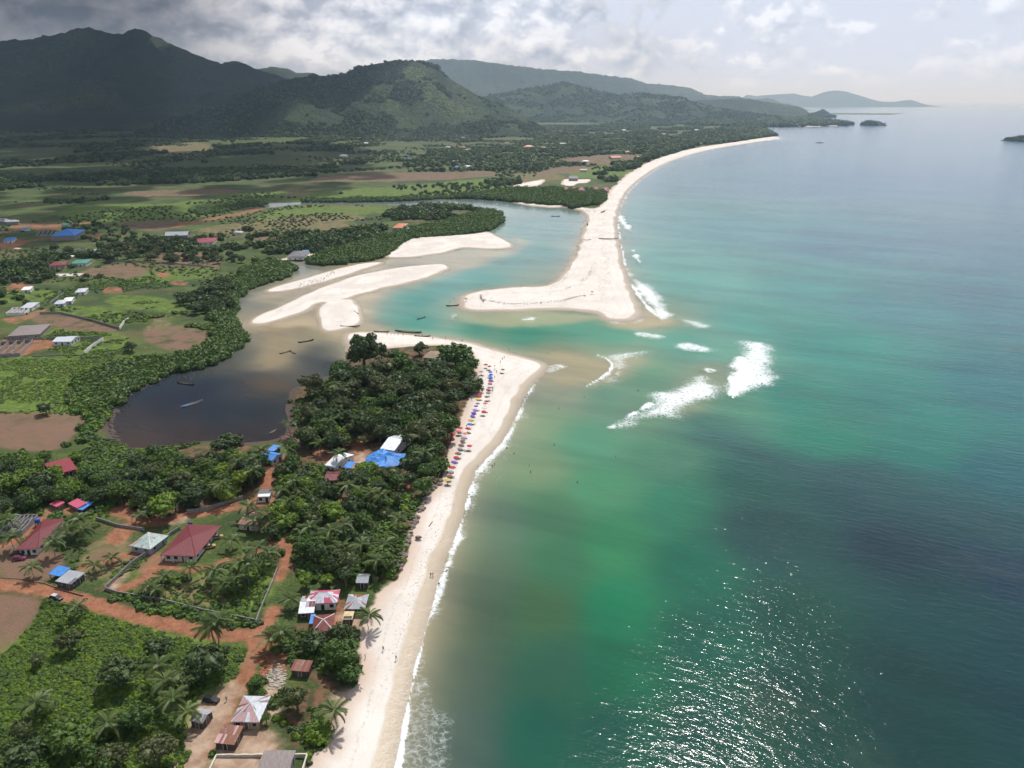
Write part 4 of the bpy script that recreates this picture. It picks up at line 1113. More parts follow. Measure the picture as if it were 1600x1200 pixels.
# ---- the big tarpaulin over the bar: lumpy blue sheet on posts
def tarp_canopy():
    C = [(571, 712), (592, 704), (612, 706), (634, 710), (628, 722), (600, 731), (578, 728)]
    w_ = np.array([g(a, b, 5.0) for a, b in C])
    c = w_.mean(0)
    o = empty('tarpaulin_canopy', c[0], c[1], 2.2)
    tag(o, 'big lumpy bright blue tarpaulin roof over the beach bar', 'canopy')
    FOOT.append((c[0], c[1], 9.0))
    rim = w_ - c
    V = [(0, 0, 4.3)]
    nr_ = 4
    n = len(rim) * 3
    rim = smooth(rim, 3, True)
    for k in range(1, nr_ + 1):
        f = k / nr_
        for i, p in enumerate(rim):
            V.append((p[0] * f, p[1] * f, 4.0 - 1.2 * f * f + (0.9 * math.sin(i * 1.05 + 0.6) * math.sin(k * 1.1) + 0.25 * math.sin(i * 2.7 + k))))
    F = [(0, 1 + i, 1 + (i + 1) % n) for i in range(n)]
    for k in range(nr_ - 1):
        a = 1 + k * n
        F += [(a + i, a + n + i, a + n + (i + 1) % n, a + (i + 1) % n) for i in range(n)]
    mesh_obj('tarpaulin', V, F, RM['tarp'], o, smooth_=False)
    for i in range(0, n, 3):
        x, y = rim[i] * 0.92
        box('post', x - 0.08, x + 0.08, y - 0.08, y + 0.08, -0.2, 2.9, M_WOOD, o)
tarp_canopy()

# ---- roofless houses: walls only
def ruin(label, corners, hgt, th=0.25, gaps=(), mat='block', cross=0, cat='ruin'):
    c, L, Wd, ang = fit(corners, 2.3)
    o = empty('ruin', c[0], c[1], 2.1, ang)
    tag(o, label, cat)
    FOOT.append((c[0], c[1], 0.5 * max(L, Wd)))
    l, w_ = L / 2, Wd / 2
    segs = [((-l, -w_), (l, -w_)), ((l, -w_), (l, w_)), ((l, w_), (-l, w_)), ((-l, w_), (-l, -w_))]
    for i in range(cross):
        x = -l + (i + 1) * L / (cross + 1)
        segs.append(((x, -w_), (x, w_)))
    rd = random.Random(len(label))
    for k, (a, b) in enumerate(segs):
        if k in gaps:
            continue
        d = Vector((b[0] - a[0], b[1] - a[1]))
        n_ = max(2, int(d.length / 1.6))
        per = Vector((-d.y, d.x)).normalized() * th / 2
        V, F = [], []
        e = Vector(a)
        for j in range(n_ + 1):
            p = e + d * (j / n_)
            h_ = hgt * rd.uniform(0.75, 1.05)
            V += [(p.x - per.x, p.y - per.y, -0.3), (p.x + per.x, p.y + per.y, -0.3), (p.x + per.x, p.y + per.y, h_), (p.x - per.x, p.y - per.y, h_)]
        for j in range(n_):
            q = 4 * j
            F += [(q, q + 4, q + 7, q + 3), (q + 3, q + 7, q + 6, q + 2), (q + 2, q + 6, q + 5, q + 1)]
        F += [(0, 3, 2, 1), (4 * n_, 4 * n_ + 1, 4 * n_ + 2, 4 * n_ + 3)]
        mesh_obj('wall', V, F, WMAT[mat], o)
    return o


ruin('white broken wall of the ruin around the mauve grey roof', [(325, 1212), (472, 1212), (478, 1182), (338, 1180)], 0.8, 0.35, (0,), 'cream')
ruin('roofless concrete shell with dark beams beside the maroon roof', [(5, 838), (35, 838), (58, 812), (28, 812)], 2.6, 0.3, (), 'block', 4)
ruin('unfinished roofless house with red earth floors at the photo edge', [(-10, 558), (34, 557), (44, 538), (-4, 537)], 2.6, 0.25, (), 'block', 3)
ruin('pale roofless shell beside the small white shed', [(14, 493), (40, 492), (47, 484), (20, 484)], 2.6, 0.3, (), 'white', 3)
ruin('roofless grey house shell beside the blue villa', [(58, 371), (86, 370), (88, 363), (62, 364)], 3.0, 0.3, (), 'block', 3)
sl_ = fit([(74, 432), (126, 432), (127, 428), (84, 428)], 2.6)
pl = box('concrete_slab', -sl_[1] / 2, sl_[1] / 2, -sl_[2] / 2, sl_[2] / 2, -0.5, 0.5, plain('pale_slab', (0.50, 0.47, 0.42), 0.9, 0.1, 0.4))
pl.location = (sl_[0][0], sl_[0][1], 2.4)
pl.rotation_euler = (0, 0, sl_[3])
tag(pl, 'long pale bare concrete slab on the green field', 'slab')

# ---- block walls round the yards
def yard_wall(label, pts, hgt=1.7, th=0.22, mat='block'):
    P = [Vector(g(a, b, 2.6)) for a, b in pts]
    o = empty('block_wall', P[0].x, P[0].y, 1.9)
    tag(o, label, 'wall', 'block walls round the yards', 'thing')
    for a, b in zip(P, P[1:]):
        d = b - a
        n_ = max(1, round(d.length / 7.0))
        for j in range(n_):
            p, q = a + d * (j / n_) - P[0], a + d * ((j + 1) / n_) - P[0]
            u_ = (q - p).normalized()
            n2 = Vector((-u_.y, u_.x)) * th / 2
            q = q - u_ * 0.04
            h_ = hgt + random.uniform(-0.08, 0.08)
            V = [(x.x, x.y, z) for z in (-0.6, h_) for x in (p - n2, q - n2, q + n2, p + n2)]
            mesh_obj('wall_panel', V, [(3, 2, 1, 0), (4, 5, 6, 7), (0, 1, 5, 4), (1, 2, 6, 5), (2, 3, 7, 6), (3, 0, 4, 7)], WMAT[mat], o)
    return o


yard_wall('long grey block wall slanting between the teal and maroon roofs', [(164, 920), (205, 882), (240, 858), (268, 834), (282, 826)])
yard_wall('grey block wall running along the road below the palms', [(164, 920), (184, 927), (250, 938), (320, 955), (398, 970)], 1.5)
yard_wall('grey block wall climbing from road to wood beside the bare strip', [(400, 973), (412, 942), (425, 912), (434, 888)], 1.5)
yard_wall('dark block wall above the brown yard below the dense trees', [(150, 811), (185, 822), (226, 828)], 1.5)
yard_wall('dark wall below the trees behind the maroon long house', [(292, 800), (320, 797), (350, 787), (380, 778)], 1.8)
yard_wall('low earth wall along the near side of the red road', [(-30, 900), (30, 904), (70, 911), (100, 922), (130, 930)], 0.8, 0.3, 'brown')
yard_wall('block wall behind the plowed strip in the left fields', [(62, 490), (95, 490), (140, 500), (186, 514)], 2.0)
yard_wall('pale end wall where the plowed strip narrows', [(187, 514), (194, 504), (201, 499)], 2.4, 0.3, 'white')
yard_wall('block wall in front of the tan roofed house', [(6, 529), (60, 530), (120, 529), (160, 530)], 2.0)
yard_wall('white leaning end wall of the walled yard', [(132, 553), (146, 541), (162, 531)], 2.6, 0.3, 'white')
yard_wall('low wall in the grass below the walled yard', [(50, 557), (90, 555), (130, 555)], 1.0)
yard_wall('grey wall behind the two white cottages', [(78, 474), (92, 464), (100, 459)], 2.0)
yard_wall('long low wall crossing the upper bare plot', [(150, 406), (210, 409), (262, 411), (335, 418)], 1.5)
yard_wall('white fence wall of the upper plain plot', [(88, 392), (120, 390), (155, 391)], 1.6, 0.3, 'white')
yard_wall('grey wall left of the pink roofed huts', [(126, 782), (140, 775), (152, 768)], 1.4)

# ---- water tanks, solar panel
def water_tank(px, py, label, col=(0.62, 0.62, 0.60), hs=2.6, rad=0.9):
    x, y = g(px, py, 2 + hs + 0.6)
    o = empty('water_tank', x, y, 2.0)
    tag(o, label, 'water tank')
    n = 14
    ring = [(0, hs), (rad, hs), (rad, hs + 1.2), (rad * 0.8, hs + 1.45), (0.22, hs + 1.6), (0, hs + 1.62)]
    V, F = [], []
    for r_, z in ring:
        V += [(r_ * math.cos(6.2832 * i / n), r_ * math.sin(6.2832 * i / n), z) for i in range(n)]
    for k in range(len(ring) - 1):
        F += [(k * n + i, k * n + (i + 1) % n, (k + 1) * n + (i + 1) % n, (k + 1) * n + i) for i in range(n)]
    mesh_obj('tank', V, F, plain('tank_paint', col, 0.5, 0.1), o)
    for sx in (-0.6, 0.6):
        for sy in (-0.6, 0.6):
            box('leg', sx - 0.1, sx + 0.1, sy - 0.1, sy + 0.1, -0.3, hs, WMAT['dark'], o)
water_tank(71, 719, 'white water tank on a dark stand beside the red roof')
water_tank(58, 814, 'bright blue water tank behind the maroon long house', (0.03, 0.09, 0.45), 1.8, 0.9)
water_tank(297, 819, 'dark blue water tank behind the long maroon roof', (0.02, 0.04, 0.12), 1.4, 0.8)
x_, y_ = g(102, 772, 2.8)
o = empty('solar_panel', x_, y_, 2.1, R(20))
tag(o, 'dark blue tilted solar panel standing on the grass', 'solar panel')
V, F = slab([((-1.5, -0.9, 0.7), (1.5, -0.9, 0.7), (1.5, 0.9, 1.2), (-1.5, 0.9, 1.2))], 0.08)
mesh_obj('panel', V, F, plain('solar_glass', (0.06, 0.07, 0.13), 0.2, 0.1, 1.0, 0.5), o)
for sx in (-1.2, 1.2):
    box('leg', sx - 0.06, sx + 0.06, -0.1, 0.1, -0.2, 0.9, M_DARK, o)

# ------------------------------------------------------------------ clouds overhead (out of view; they shade the mountains and the plain)
M_CLOUD, t = new_mat('cloud')
df = t.n('ShaderNodeBsdfDiffuse', {0: (0.85, 0.86, 0.88)})
tl = t.n('ShaderNodeBsdfTranslucent', {0: (0.55, 0.57, 0.60)})
mx = t.n('ShaderNodeMixShader', {0: 0.35, 1: df, 2: tl})
tr = t.n('ShaderNodeBsdfTransparent')
mx2 = t.n('ShaderNodeMixShader', {0: 0.58, 1: tr, 2: mx})
finish(t, mx2.outputs[0])


M_THIN, t = new_mat('thin_cloud')
mx3 = t.n('ShaderNodeMixShader', {0: 0.065, 1: t.n('ShaderNodeBsdfTransparent'), 2: t.n('ShaderNodeBsdfTranslucent', {0: (0.8, 0.81, 0.84)})})
finish(t, mx3.outputs[0])


def ico(sub=1):
    p = (1 + 5 ** 0.5) / 2
    V = [Vector(v).normalized() for v in ((-1, p, 0), (1, p, 0), (-1, -p, 0), (1, -p, 0), (0, -1, p), (0, 1, p), (0, -1, -p), (0, 1, -p), (p, 0, -1), (p, 0, 1), (-p, 0, -1), (-p, 0, 1))]
    F = [(0, 11, 5), (0, 5, 1), (0, 1, 7), (0, 7, 10), (0, 10, 11), (1, 5, 9), (5, 11, 4), (11, 10, 2), (10, 7, 6), (7, 1, 8), (3, 9, 4), (3, 4, 2), (3, 2, 6), (3, 6, 8), (3, 8, 9), (4, 9, 5), (2, 4, 11), (6, 2, 10), (8, 6, 7), (9, 8, 1)]
    for _ in range(sub):
        mid, F2 = {}, []
        def m_(a, b):
            k = (min(a, b), max(a, b))
            if k not in mid:
                V.append(((V[a] + V[b]) / 2).normalized())
                mid[k] = len(V) - 1
            return mid[k]
        for a, b, c in F:
            x, y, z = m_(a, b), m_(b, c), m_(c, a)
            F2 += [(a, x, z), (b, y, x), (c, z, y), (x, y, z)]
        F = F2
    return np.array([tuple(v) for v in V], np.float32), np.array(F, np.int32)


IV, IF = ico(1)
I2V, I2F = ico(2)


def blobs(C, Rad, flat=(1, 1, 1), jit=0.12, seed=1, hi=False):
    """many lumpy balls as one vertex and face list"""
    rg_ = np.random.default_rng(seed)
    bv, bf = (I2V, I2F) if hi else (IV, IF)
    n, k = len(C), len(bv)
    V = bv[None] * (1 + rg_.uniform(-jit, jit, (n, k, 1))) * np.asarray(Rad)[:, None, None] * np.asarray(flat)[None, None] + np.asarray(C)[:, None]
    F = bf[None] + (np.arange(n) * k)[:, None, None]
    return V.reshape(-1, 3), F.reshape(-1, 3)


CLOUD_Z = 1600.0


def cloud(label, shade, size, n, seed, CLOUD_Z=1600.0, mat=M_CLOUD):
    """a cumulus whose shadow falls round the ground outline 'shade' (world x, y)"""
    rg_ = np.random.default_rng(seed)
    poly = np.array(shade, float)
    lo, hi_ = poly.min(0), poly.max(0)
    pts = []
    while len(pts) < n:
        q = rg_.uniform(lo, hi_, (400, 2))
        q = q[inside(q, poly)]
        pts += list(q)
    P = np.array(pts[:n])
    k = (CLOUD_Z) / sun_dir.z
    rad = size * rg_.uniform(0.45, 1.0, n)
    C = np.stack([P[:, 0] + sun_dir.x * k, P[:, 1] + sun_dir.y * k, CLOUD_Z + 0.35 * rad + rg_.uniform(0, 0.4, n) * rad], 1)
    V, F = blobs(C, rad, (1, 1, 0.62), 0.16, seed)
    V[:, 2] = np.maximum(V[:, 2], CLOUD_Z - 8)
    o = mesh_obj('cloud', V, F, mat, smooth_=True)
    tag(o, kind='structure')


def G(pts, z=2):
    return smooth([g(a, b, z) for a, b in pts], 3, True)


cloud('', [(-7000, 3300), (-4500, 2900), (-2600, 2900), (-1700, 3300), (-1100, 3500), (-880, 3900), (-760, 4500), (-900, 5300), (-1500, 6200), (-2200, 7600), (-7400, 7600)], 420, 420, 3, 2000.0)
cloud('', G([(-300, 400), (60, 385), (250, 352), (420, 322), (520, 296), (640, 272), (560, 258), (300, 272), (100, 290), (-300, 310)]), 60, 90, 6)
cloud('', G([(-500, 300), (-100, 292), (120, 290), (260, 282), (380, 262), (480, 252), (560, 240), (540, 228), (430, 222), (330, 236), (230, 238), (200, 218), (-200, 222)]), 120, 300, 5)
cloud('', [(-1200, 9000), (200, 8800), (1400, 9500), (2600, 10500), (1500, 13000), (-1200, 13000)], 600, 90, 10, 3200.0)

# ------------------------------------------------------------------ foliage
def leaf_mat(name, dark, light, gloss=0.35, trans=0.22):
    m, t = new_mat(name)
    isl = t.n('ShaderNodeNewGeometry').outputs['Random Per Island']
    ob = t.n('ShaderNodeObjectInfo').outputs['Random']
    pos_ = t.n('ShaderNodeNewGeometry').outputs['Position']
    n_ = t.noise(pos_, 0.35, 3.0, 0.5)
    f = t.math('ADD', t.math('MULTIPLY', isl, 0.45), t.math('ADD', t.math('MULTIPLY', ob, 0.35), t.math('MULTIPLY', t.math('SUBTRACT', n_, 0.5), 0.7)), clamp=True)
    c = t.mix(f, dark, light)
    c = t.mix(t.ss(ob, 0.75, 1.0, 0, 0.35), c, tuple(x * y for x, y in zip(light, (1.3, 0.95, 0.9))))
    p_ = principled(t, c, 0.55, spec=gloss)
    tl_ = t.n('ShaderNodeBsdfTranslucent', {0: t.mix(1.0, c, (1.3, 1.5, 0.7), 'MULTIPLY')})
    finish(t, t.n('ShaderNodeMixShader', {0: trans, 1: p_, 2: tl_}).outputs[0])
    return m


LEAF = {
    'dark': leaf_mat('leaves_dark', (0.032, 0.060, 0.015), (0.100, 0.142, 0.042)),
    'mid': leaf_mat('leaves_green', (0.036, 0.085, 0.012), (0.105, 0.180, 0.026)),
    'bright': leaf_mat('leaves_bright', (0.085, 0.150, 0.010), (0.19, 0.29, 0.026)),
    'olive': leaf_mat('leaves_olive', (0.048, 0.066, 0.018), (0.125, 0.140, 0.042)),
    'palm': leaf_mat('palm_leaflets', (0.050, 0.090, 0.018), (0.150, 0.200, 0.050), 0.4),
    'mangrove': leaf_mat('leaves_mangrove', (0.048, 0.095, 0.015), (0.110, 0.175, 0.032)),
    'far': leaf_mat('leaves_far', (0.024, 0.050, 0.016), (0.062, 0.098, 0.028), 0.1, 0.1),
}
M_BARK = plain('bark', (0.13, 0.10, 0.075), 0.9, 0.3, 2.0)
M_PTRUNK = plain('palm_bark', (0.20, 0.165, 0.125), 0.9, 0.3, 3.0)


def quads(C, N, size, rg_, aspect=1.5):
    """leaf cards at C facing N"""
    n = len(C)
    N = N / np.linalg.norm(N, axis=1, keepdims=True)
    a = rg_.normal(size=(n, 3))
    U = np.cross(N, a)
    U /= np.linalg.norm(U, axis=1, keepdims=True)
    Vv = np.cross(N, U)
    s = size * rg_.uniform(0.7, 1.3, (n, 1))
    u, v = U * s * 0.5 * aspect, Vv * s * 0.5
    dn = N * s * 0.18
    Q = np.stack([C - u - dn, C - v * 1.0, C + u - dn, C + v * 1.0], 1).reshape(-1, 3)
    return Q, np.arange(4 * n).reshape(n, 4)


def crown_geo(seed, lobes=9, clumps=15, leaves=9, size=0.115, spread=0.62, lobe_r=0.42, zs=0.72, core=True, up=0.25):
    rg_ = np.random.default_rng(seed)
    # lobes: spread through a dome
    L_ = []
    while len(L_) < lobes:
        p = rg_.uniform(-1, 1, 3) * (1, 1, 0.7)
        if np.linalg.norm(p) < 1 and p[2] > -0.35 and all(np.linalg.norm(p - q) > 0.42 for q in L_):
            L_.append(p)
        elif rg_.random() < 0.01:
            L_.append(p * 0.5)
    L_ = np.array(L_) * spread * (1, 1, zs)
    lr = lobe_r * rg_.uniform(0.75, 1.2, lobes)
    Cs, Ns = [], []
    for c_, r_ in zip(L_, lr):
        d = rg_.normal(size=(clumps * 2, 3))
        d /= np.linalg.norm(d, axis=1, keepdims=True)
        d = d[d[:, 2] > -0.45][:clumps]
        cc = c_ + d * r_ * rg_.uniform(0.78, 1.08, (len(d), 1)) * (1, 1, 0.85)
        cr = r_ * 0.36
        for q, dd in zip(cc, d):
            e = rg_.normal(size=(leaves, 3)) + dd * 0.9
            e /= np.linalg.norm(e, axis=1, keepdims=True)
            Cs.append(q + e * cr * rg_.uniform(0.6, 1.1, (leaves, 1)))
            Ns.append(e + rg_.normal(size=(leaves, 3)) * 0.35 + (0, 0, up))
    V, F = quads(np.concatenate(Cs), np.concatenate(Ns), size, rg_)
    if core:
        cv, cf = blobs(L_, lr * 0.72, (1, 1, 0.85), 0.12, seed)
        F3 = np.concatenate([cf, cf[:, :1]], 1)          # triangles as degenerate quads are avoided: keep separate
        return V, F, cv, cf
    return V, F, None, None


def crown_mesh(name, mat, **kw):
    V, F, cv, cf = crown_geo(**kw)
    me = bpy.data.meshes.new(name)
    faces = [tuple(f) for f in F.tolist()]
    if cv is not None:
        n = len(V)
        V = np.concatenate([V, cv])
        faces += [tuple(x + n for x in f) for f in cf.tolist()]
    me.from_pydata(V.tolist(), [], faces)
    me.materials.append(mat)
    me.update()
    return me


def tube(pts, rads, n=7):
    """tapered tube along points"""
    V, F = [], []
    for i, (p, r_) in enumerate(zip(pts, rads)):
        p = Vector(p)
        d = (Vector(pts[min(i + 1, len(pts) - 1)]) - Vector(pts[max(i - 1, 0)])).normalized()
        a = d.orthogonal().normalized() if abs(d.z) < 0.95 else Vector((1, 0, 0))
        a = (a - d * a.dot(d)).normalized()
        b = d.cross(a)
        V += [tuple(p + (a * math.cos(6.2832 * k / n) + b * math.sin(6.2832 * k / n)) * r_) for k in range(n)]
    for i in range(len(pts) - 1):
        F += [(i * n + k, i * n + (k + 1) % n, (i + 1) * n + (k + 1) % n, (i + 1) * n + k) for k in range(n)]
    F.append(tuple(range((len(pts) - 1) * n, len(pts) * n)))
    return V, F


def trunk_mesh(seed):
    """unit-height trunk (base at 0, forks near 0.5) with limbs"""
    rd = random.Random(seed)
    V, F = tube([(0, 0, -0.08), (0.01, 0.0, 0.12), (rd.uniform(-.03, .03), rd.uniform(-.03, .03), 0.35), (rd.uniform(-.05, .05), rd.uniform(-.05, .05), 0.62)], [0.055, 0.04, 0.034, 0.022])
    for k in range(4):
        a = k * 1.57 + rd.uniform(-0.5, 0.5)
        v, f = tube([(0, 0, 0.33), (0.13 * math.cos(a), 0.13 * math.sin(a), 0.5), (0.28 * math.cos(a), 0.28 * math.sin(a), 0.68)], [0.024, 0.018, 0.008], 5)
        b = len(V)
        V += v
        F += [tuple(x + b for x in q) for q in f]
    me = bpy.data.meshes.new('trunk')
    me.from_pydata(V, [], F)
    me.materials.append(M_BARK)
    me.update()
    return me


TRUNKS = [trunk_mesh(i) for i in range(4)]
CROWNS = {}
for k_, nvar in (('dark', 5), ('mid', 3), ('bright', 3), ('olive', 3)):
    CROWNS[k_] = [crown_mesh('crown', LEAF[k_], seed=100 + 7 * i + len(k_), lobes=(10, 8, 12, 9, 11)[i % 5], clumps=16, leaves=9) for i in range(nvar)]
CROWNS['wide'] = [crown_mesh('crown', LEAF['olive'], seed=301, lobes=22, clumps=22, leaves=9, size=0.068, spread=0.80, lobe_r=0.27, zs=0.55)]
CROWNS['tall'] = [crown_mesh('crown', LEAF['dark'], seed=302, lobes=17, clumps=18, leaves=9, size=0.085, spread=0.78, lobe_r=0.30, zs=1.0, core=True)]

TREES = []     # x, y, R


def tree(name, x, y, rad, hgt, kind, label, group, idx, zs=0.8):
    z0 = float(height_at(np.array([x]), np.array([y]))[0]) - 0.1
    o = empty(name, x, y, z0)
    tag(o, label, 'tree', group)
    tr_ = bpy.data.objects.new('trunk', TRUNKS[idx % len(TRUNKS)])
    tr_.scale = (hgt, hgt, hgt)
    tr_.rotation_euler = (0, 0, idx * 1.3)
    link(tr_, o)
    cs = CROWNS[kind]
    cr = bpy.data.objects.new('crown', cs[idx % len(cs)])
    cr.scale = (rad, rad, rad * zs)
    cr.location = (0, 0, max(hgt - rad * zs * 0.95, rad * zs * 0.5))
    cr.rotation_euler = (0, 0, (idx * 2.399) % 6.283)
    link(cr, o)
    TREES.append((x, y, rad))
    return o


def near_foot(x, y, r, k=0.75):
    return any((x - a) ** 2 + (y - b) ** 2 < (c + r * k) ** 2 for a, b, c in FOOT)


# trees one can pick out: crown centre in the photo, radius in photo pixels, height m
special = [
    (566, 538, 27, 23, 'tall', 'tall dark round-headed tree standing alone over the sandy point'), (655, 543, 15, 15, 'dark', 'slim dark tree beside the thatched bar at the wood tip'),
    (712, 556, 32, 17, 'mid', 'big green tree leaning over the umbrellas at the wood tip'), (737, 568, 16, 12, 'mid', 'low outermost tree hanging over the sand at the wood tip'), (668, 677, 42, 17, 'wide', 'broad spreading olive tree beside the half hidden hall'),
    (352, 690, 26, 15, 'dark', 'tall dark tree on the lagoon shore above the palms'), (345, 734, 18, 11, 'bright', 'bright green tree amid dark ones below the lagoon'), (254, 792, 30, 14, 'bright', 'large bright green tree behind the maroon long house'),
    (533, 1018, 33, 12, 'mid', 'big broad-leaved tree overhanging the beach below the red cottage'), (487, 1002, 24, 11, 'dark', 'dense dark tree behind the blue shelter by the red road'), (545, 1048, 22, 9, 'mid', 'lower broad-leaved tree at the sand edge near the leaning palm'), (463, 1088, 26, 9, 'olive', 'olive tree with bare limbs beside the patchwork house'),
    (592, 868, 26, 11, 'mid', 'green tree bulging over the sand below the grey rocks'), (605, 842, 20, 9, 'mid', 'rounded green tree hugging the grey beach rocks'), (668, 733, 20, 11, 'mid', 'bright leaved tree above the dark rocks and wooden rail'), (607, 738, 20, 12, 'dark', 'dark tree in front of the big blue tarpaulin'),
    (478, 905, 14, 6, 'bright', 'yellow green tree just above the pink roof'), (510, 905, 12, 6, 'bright', 'smaller yellow green tree above the pink roof'), (572, 955, 8, 5, 'mid', 'small round tree between the grey cottage and the sand'), (520, 800, 24, 11, 'bright', 'lush bright tree in the middle of the near wood'),
    (70, 636, 13, 7, 'dark', 'round dark tree at the edge of the brown plowed field'), (205, 540, 13, 8, 'dark', 'dark bushy tree beside the bare brown patch'), (62, 752, 24, 10, 'dark', 'spreading dark tree left below the red roof'), (140, 742, 18, 8, 'mid', 'dense tree right of the red roof'),
    (20, 750, 26, 12, 'bright', 'bright green trees mass at the photo edge'), (105, 1000, 24, 8, 'olive', 'grey olive tree in the green thicket by the road'), (60, 1030, 14, 6, 'dark', 'small dark tree in the left thicket'), (185, 1050, 34, 13, 'dark', 'tall dark layered tree in the thicket left of the track'), (250, 1010, 26, 11, 'dark', 'dark tree at the thicket edge below the red road'), (325, 1030, 38, 13, 'dark', 'large rounded dark tree at the bend of the track'),
    (290, 1062, 28, 11, 'dark', 'dark tree above the black car'), (105, 1150, 40, 12, 'mid', 'large bright leaved tree at the bottom of the thicket'), (215, 1120, 30, 11, 'mid', 'round leafy tree in the lower thicket'), (240, 1175, 34, 12, 'olive', 'olive tree beside the track at the photo bottom'), (180, 1180, 26, 9, 'olive', 'small olive tree at the photo bottom'), (40, 1180, 34, 9, 'dark', 'dark low tree in the bottom corner'),
    (500, 1145, 24, 4, 'bright', 'bright rounded shrub tree beside the sand at the bottom palm'), (400, 1065, 12, 4, 'mid', 'bushy tree on the triangle of the track'), (540, 575, 12, 9, 'dark', 'small dark tree leaning over the lagoon'), (600, 575, 24, 13, 'olive', 'yellowish tree just behind the tall lone tree'), (615, 555, 16, 11, 'mid', 'mid green tree between the tall tree and the bar'),
    (573, 627, 12, 11, 'bright', 'yellow green tree standing out in the dark wood'), (533, 672, 14, 9, 'bright', 'yellow green tree above the lagoon landing'), (410, 1085, 9, 4, 'mid', 'little tree behind the patchwork roof'), (415, 1120, 9, 4, 'mid', 'little tree beside the patchwork roof wall'),
    (98, 528, 8, 5, 'dark', 'flat dark tree in front of the white gabled house'), (75, 425, 9, 7, 'dark', 'dark round tree left of the concrete slab'), (45, 415, 14, 9, 'dark', 'dark tree clump among the upper left houses'), (60, 400, 9, 8, 'dark', 'dark tree right behind the red roofed upper house'), (112, 416, 7, 5, 'dark', 'dark bush tree beside the teal roof'),
    (95, 975, 9, 5, 'mid', 'small tree at the roadside below the car'), (430, 1015, 9, 4, 'mid', 'small tree at the road fork'), (240, 700, 14, 6, 'mid', 'bushy tree on the lagoon mud shore'),
]
n_t = 0
for (px, py, rp, hg, kd, lb) in special:
    zs = 0.8 if kd != 'wide' else 0.85
    rad = rp / ppm(py, hg * 0.6)
    hg = hg if kd == 'tall' else min(hg, 1.45 * rad + 1.2)
    x, y = g(px, py, 2 + max(hg - rad * zs * 0.95, rad * zs * 0.5))
    tree('broadleaf_tree', x, y, rad, hg, kd, lb, None, n_t, zs if kd != 'tall' else 1.2)
    n_t += 1


def jitter_grid(poly, step, seed, jit=0.42):
    rg_ = np.random.default_rng(seed)
    lo, hi_ = poly.min(0), poly.max(0)
    xs, ys = np.arange(lo[0], hi_[0] + step, step), np.arange(lo[1], hi_[1] + step, step)
    Xs, Ys = np.meshgrid(xs, ys)
    Xs = Xs + (np.arange(len(ys)) % 2)[:, None] * step * 0.5
    P = np.stack([Xs.ravel(), Ys.ravel()], 1) + rg_.uniform(-jit, jit, (Xs.size, 2)) * step
    wv = step * 1.6
    Q = P + wv * np.column_stack([fbm(P[:, 0] / (step * 5), P[:, 1] / (step * 5), 3, seed), fbm(P[:, 0] / (step * 5), P[:, 1] / (step * 5), 3, seed + 50)])
    return P[inside(Q, poly)]


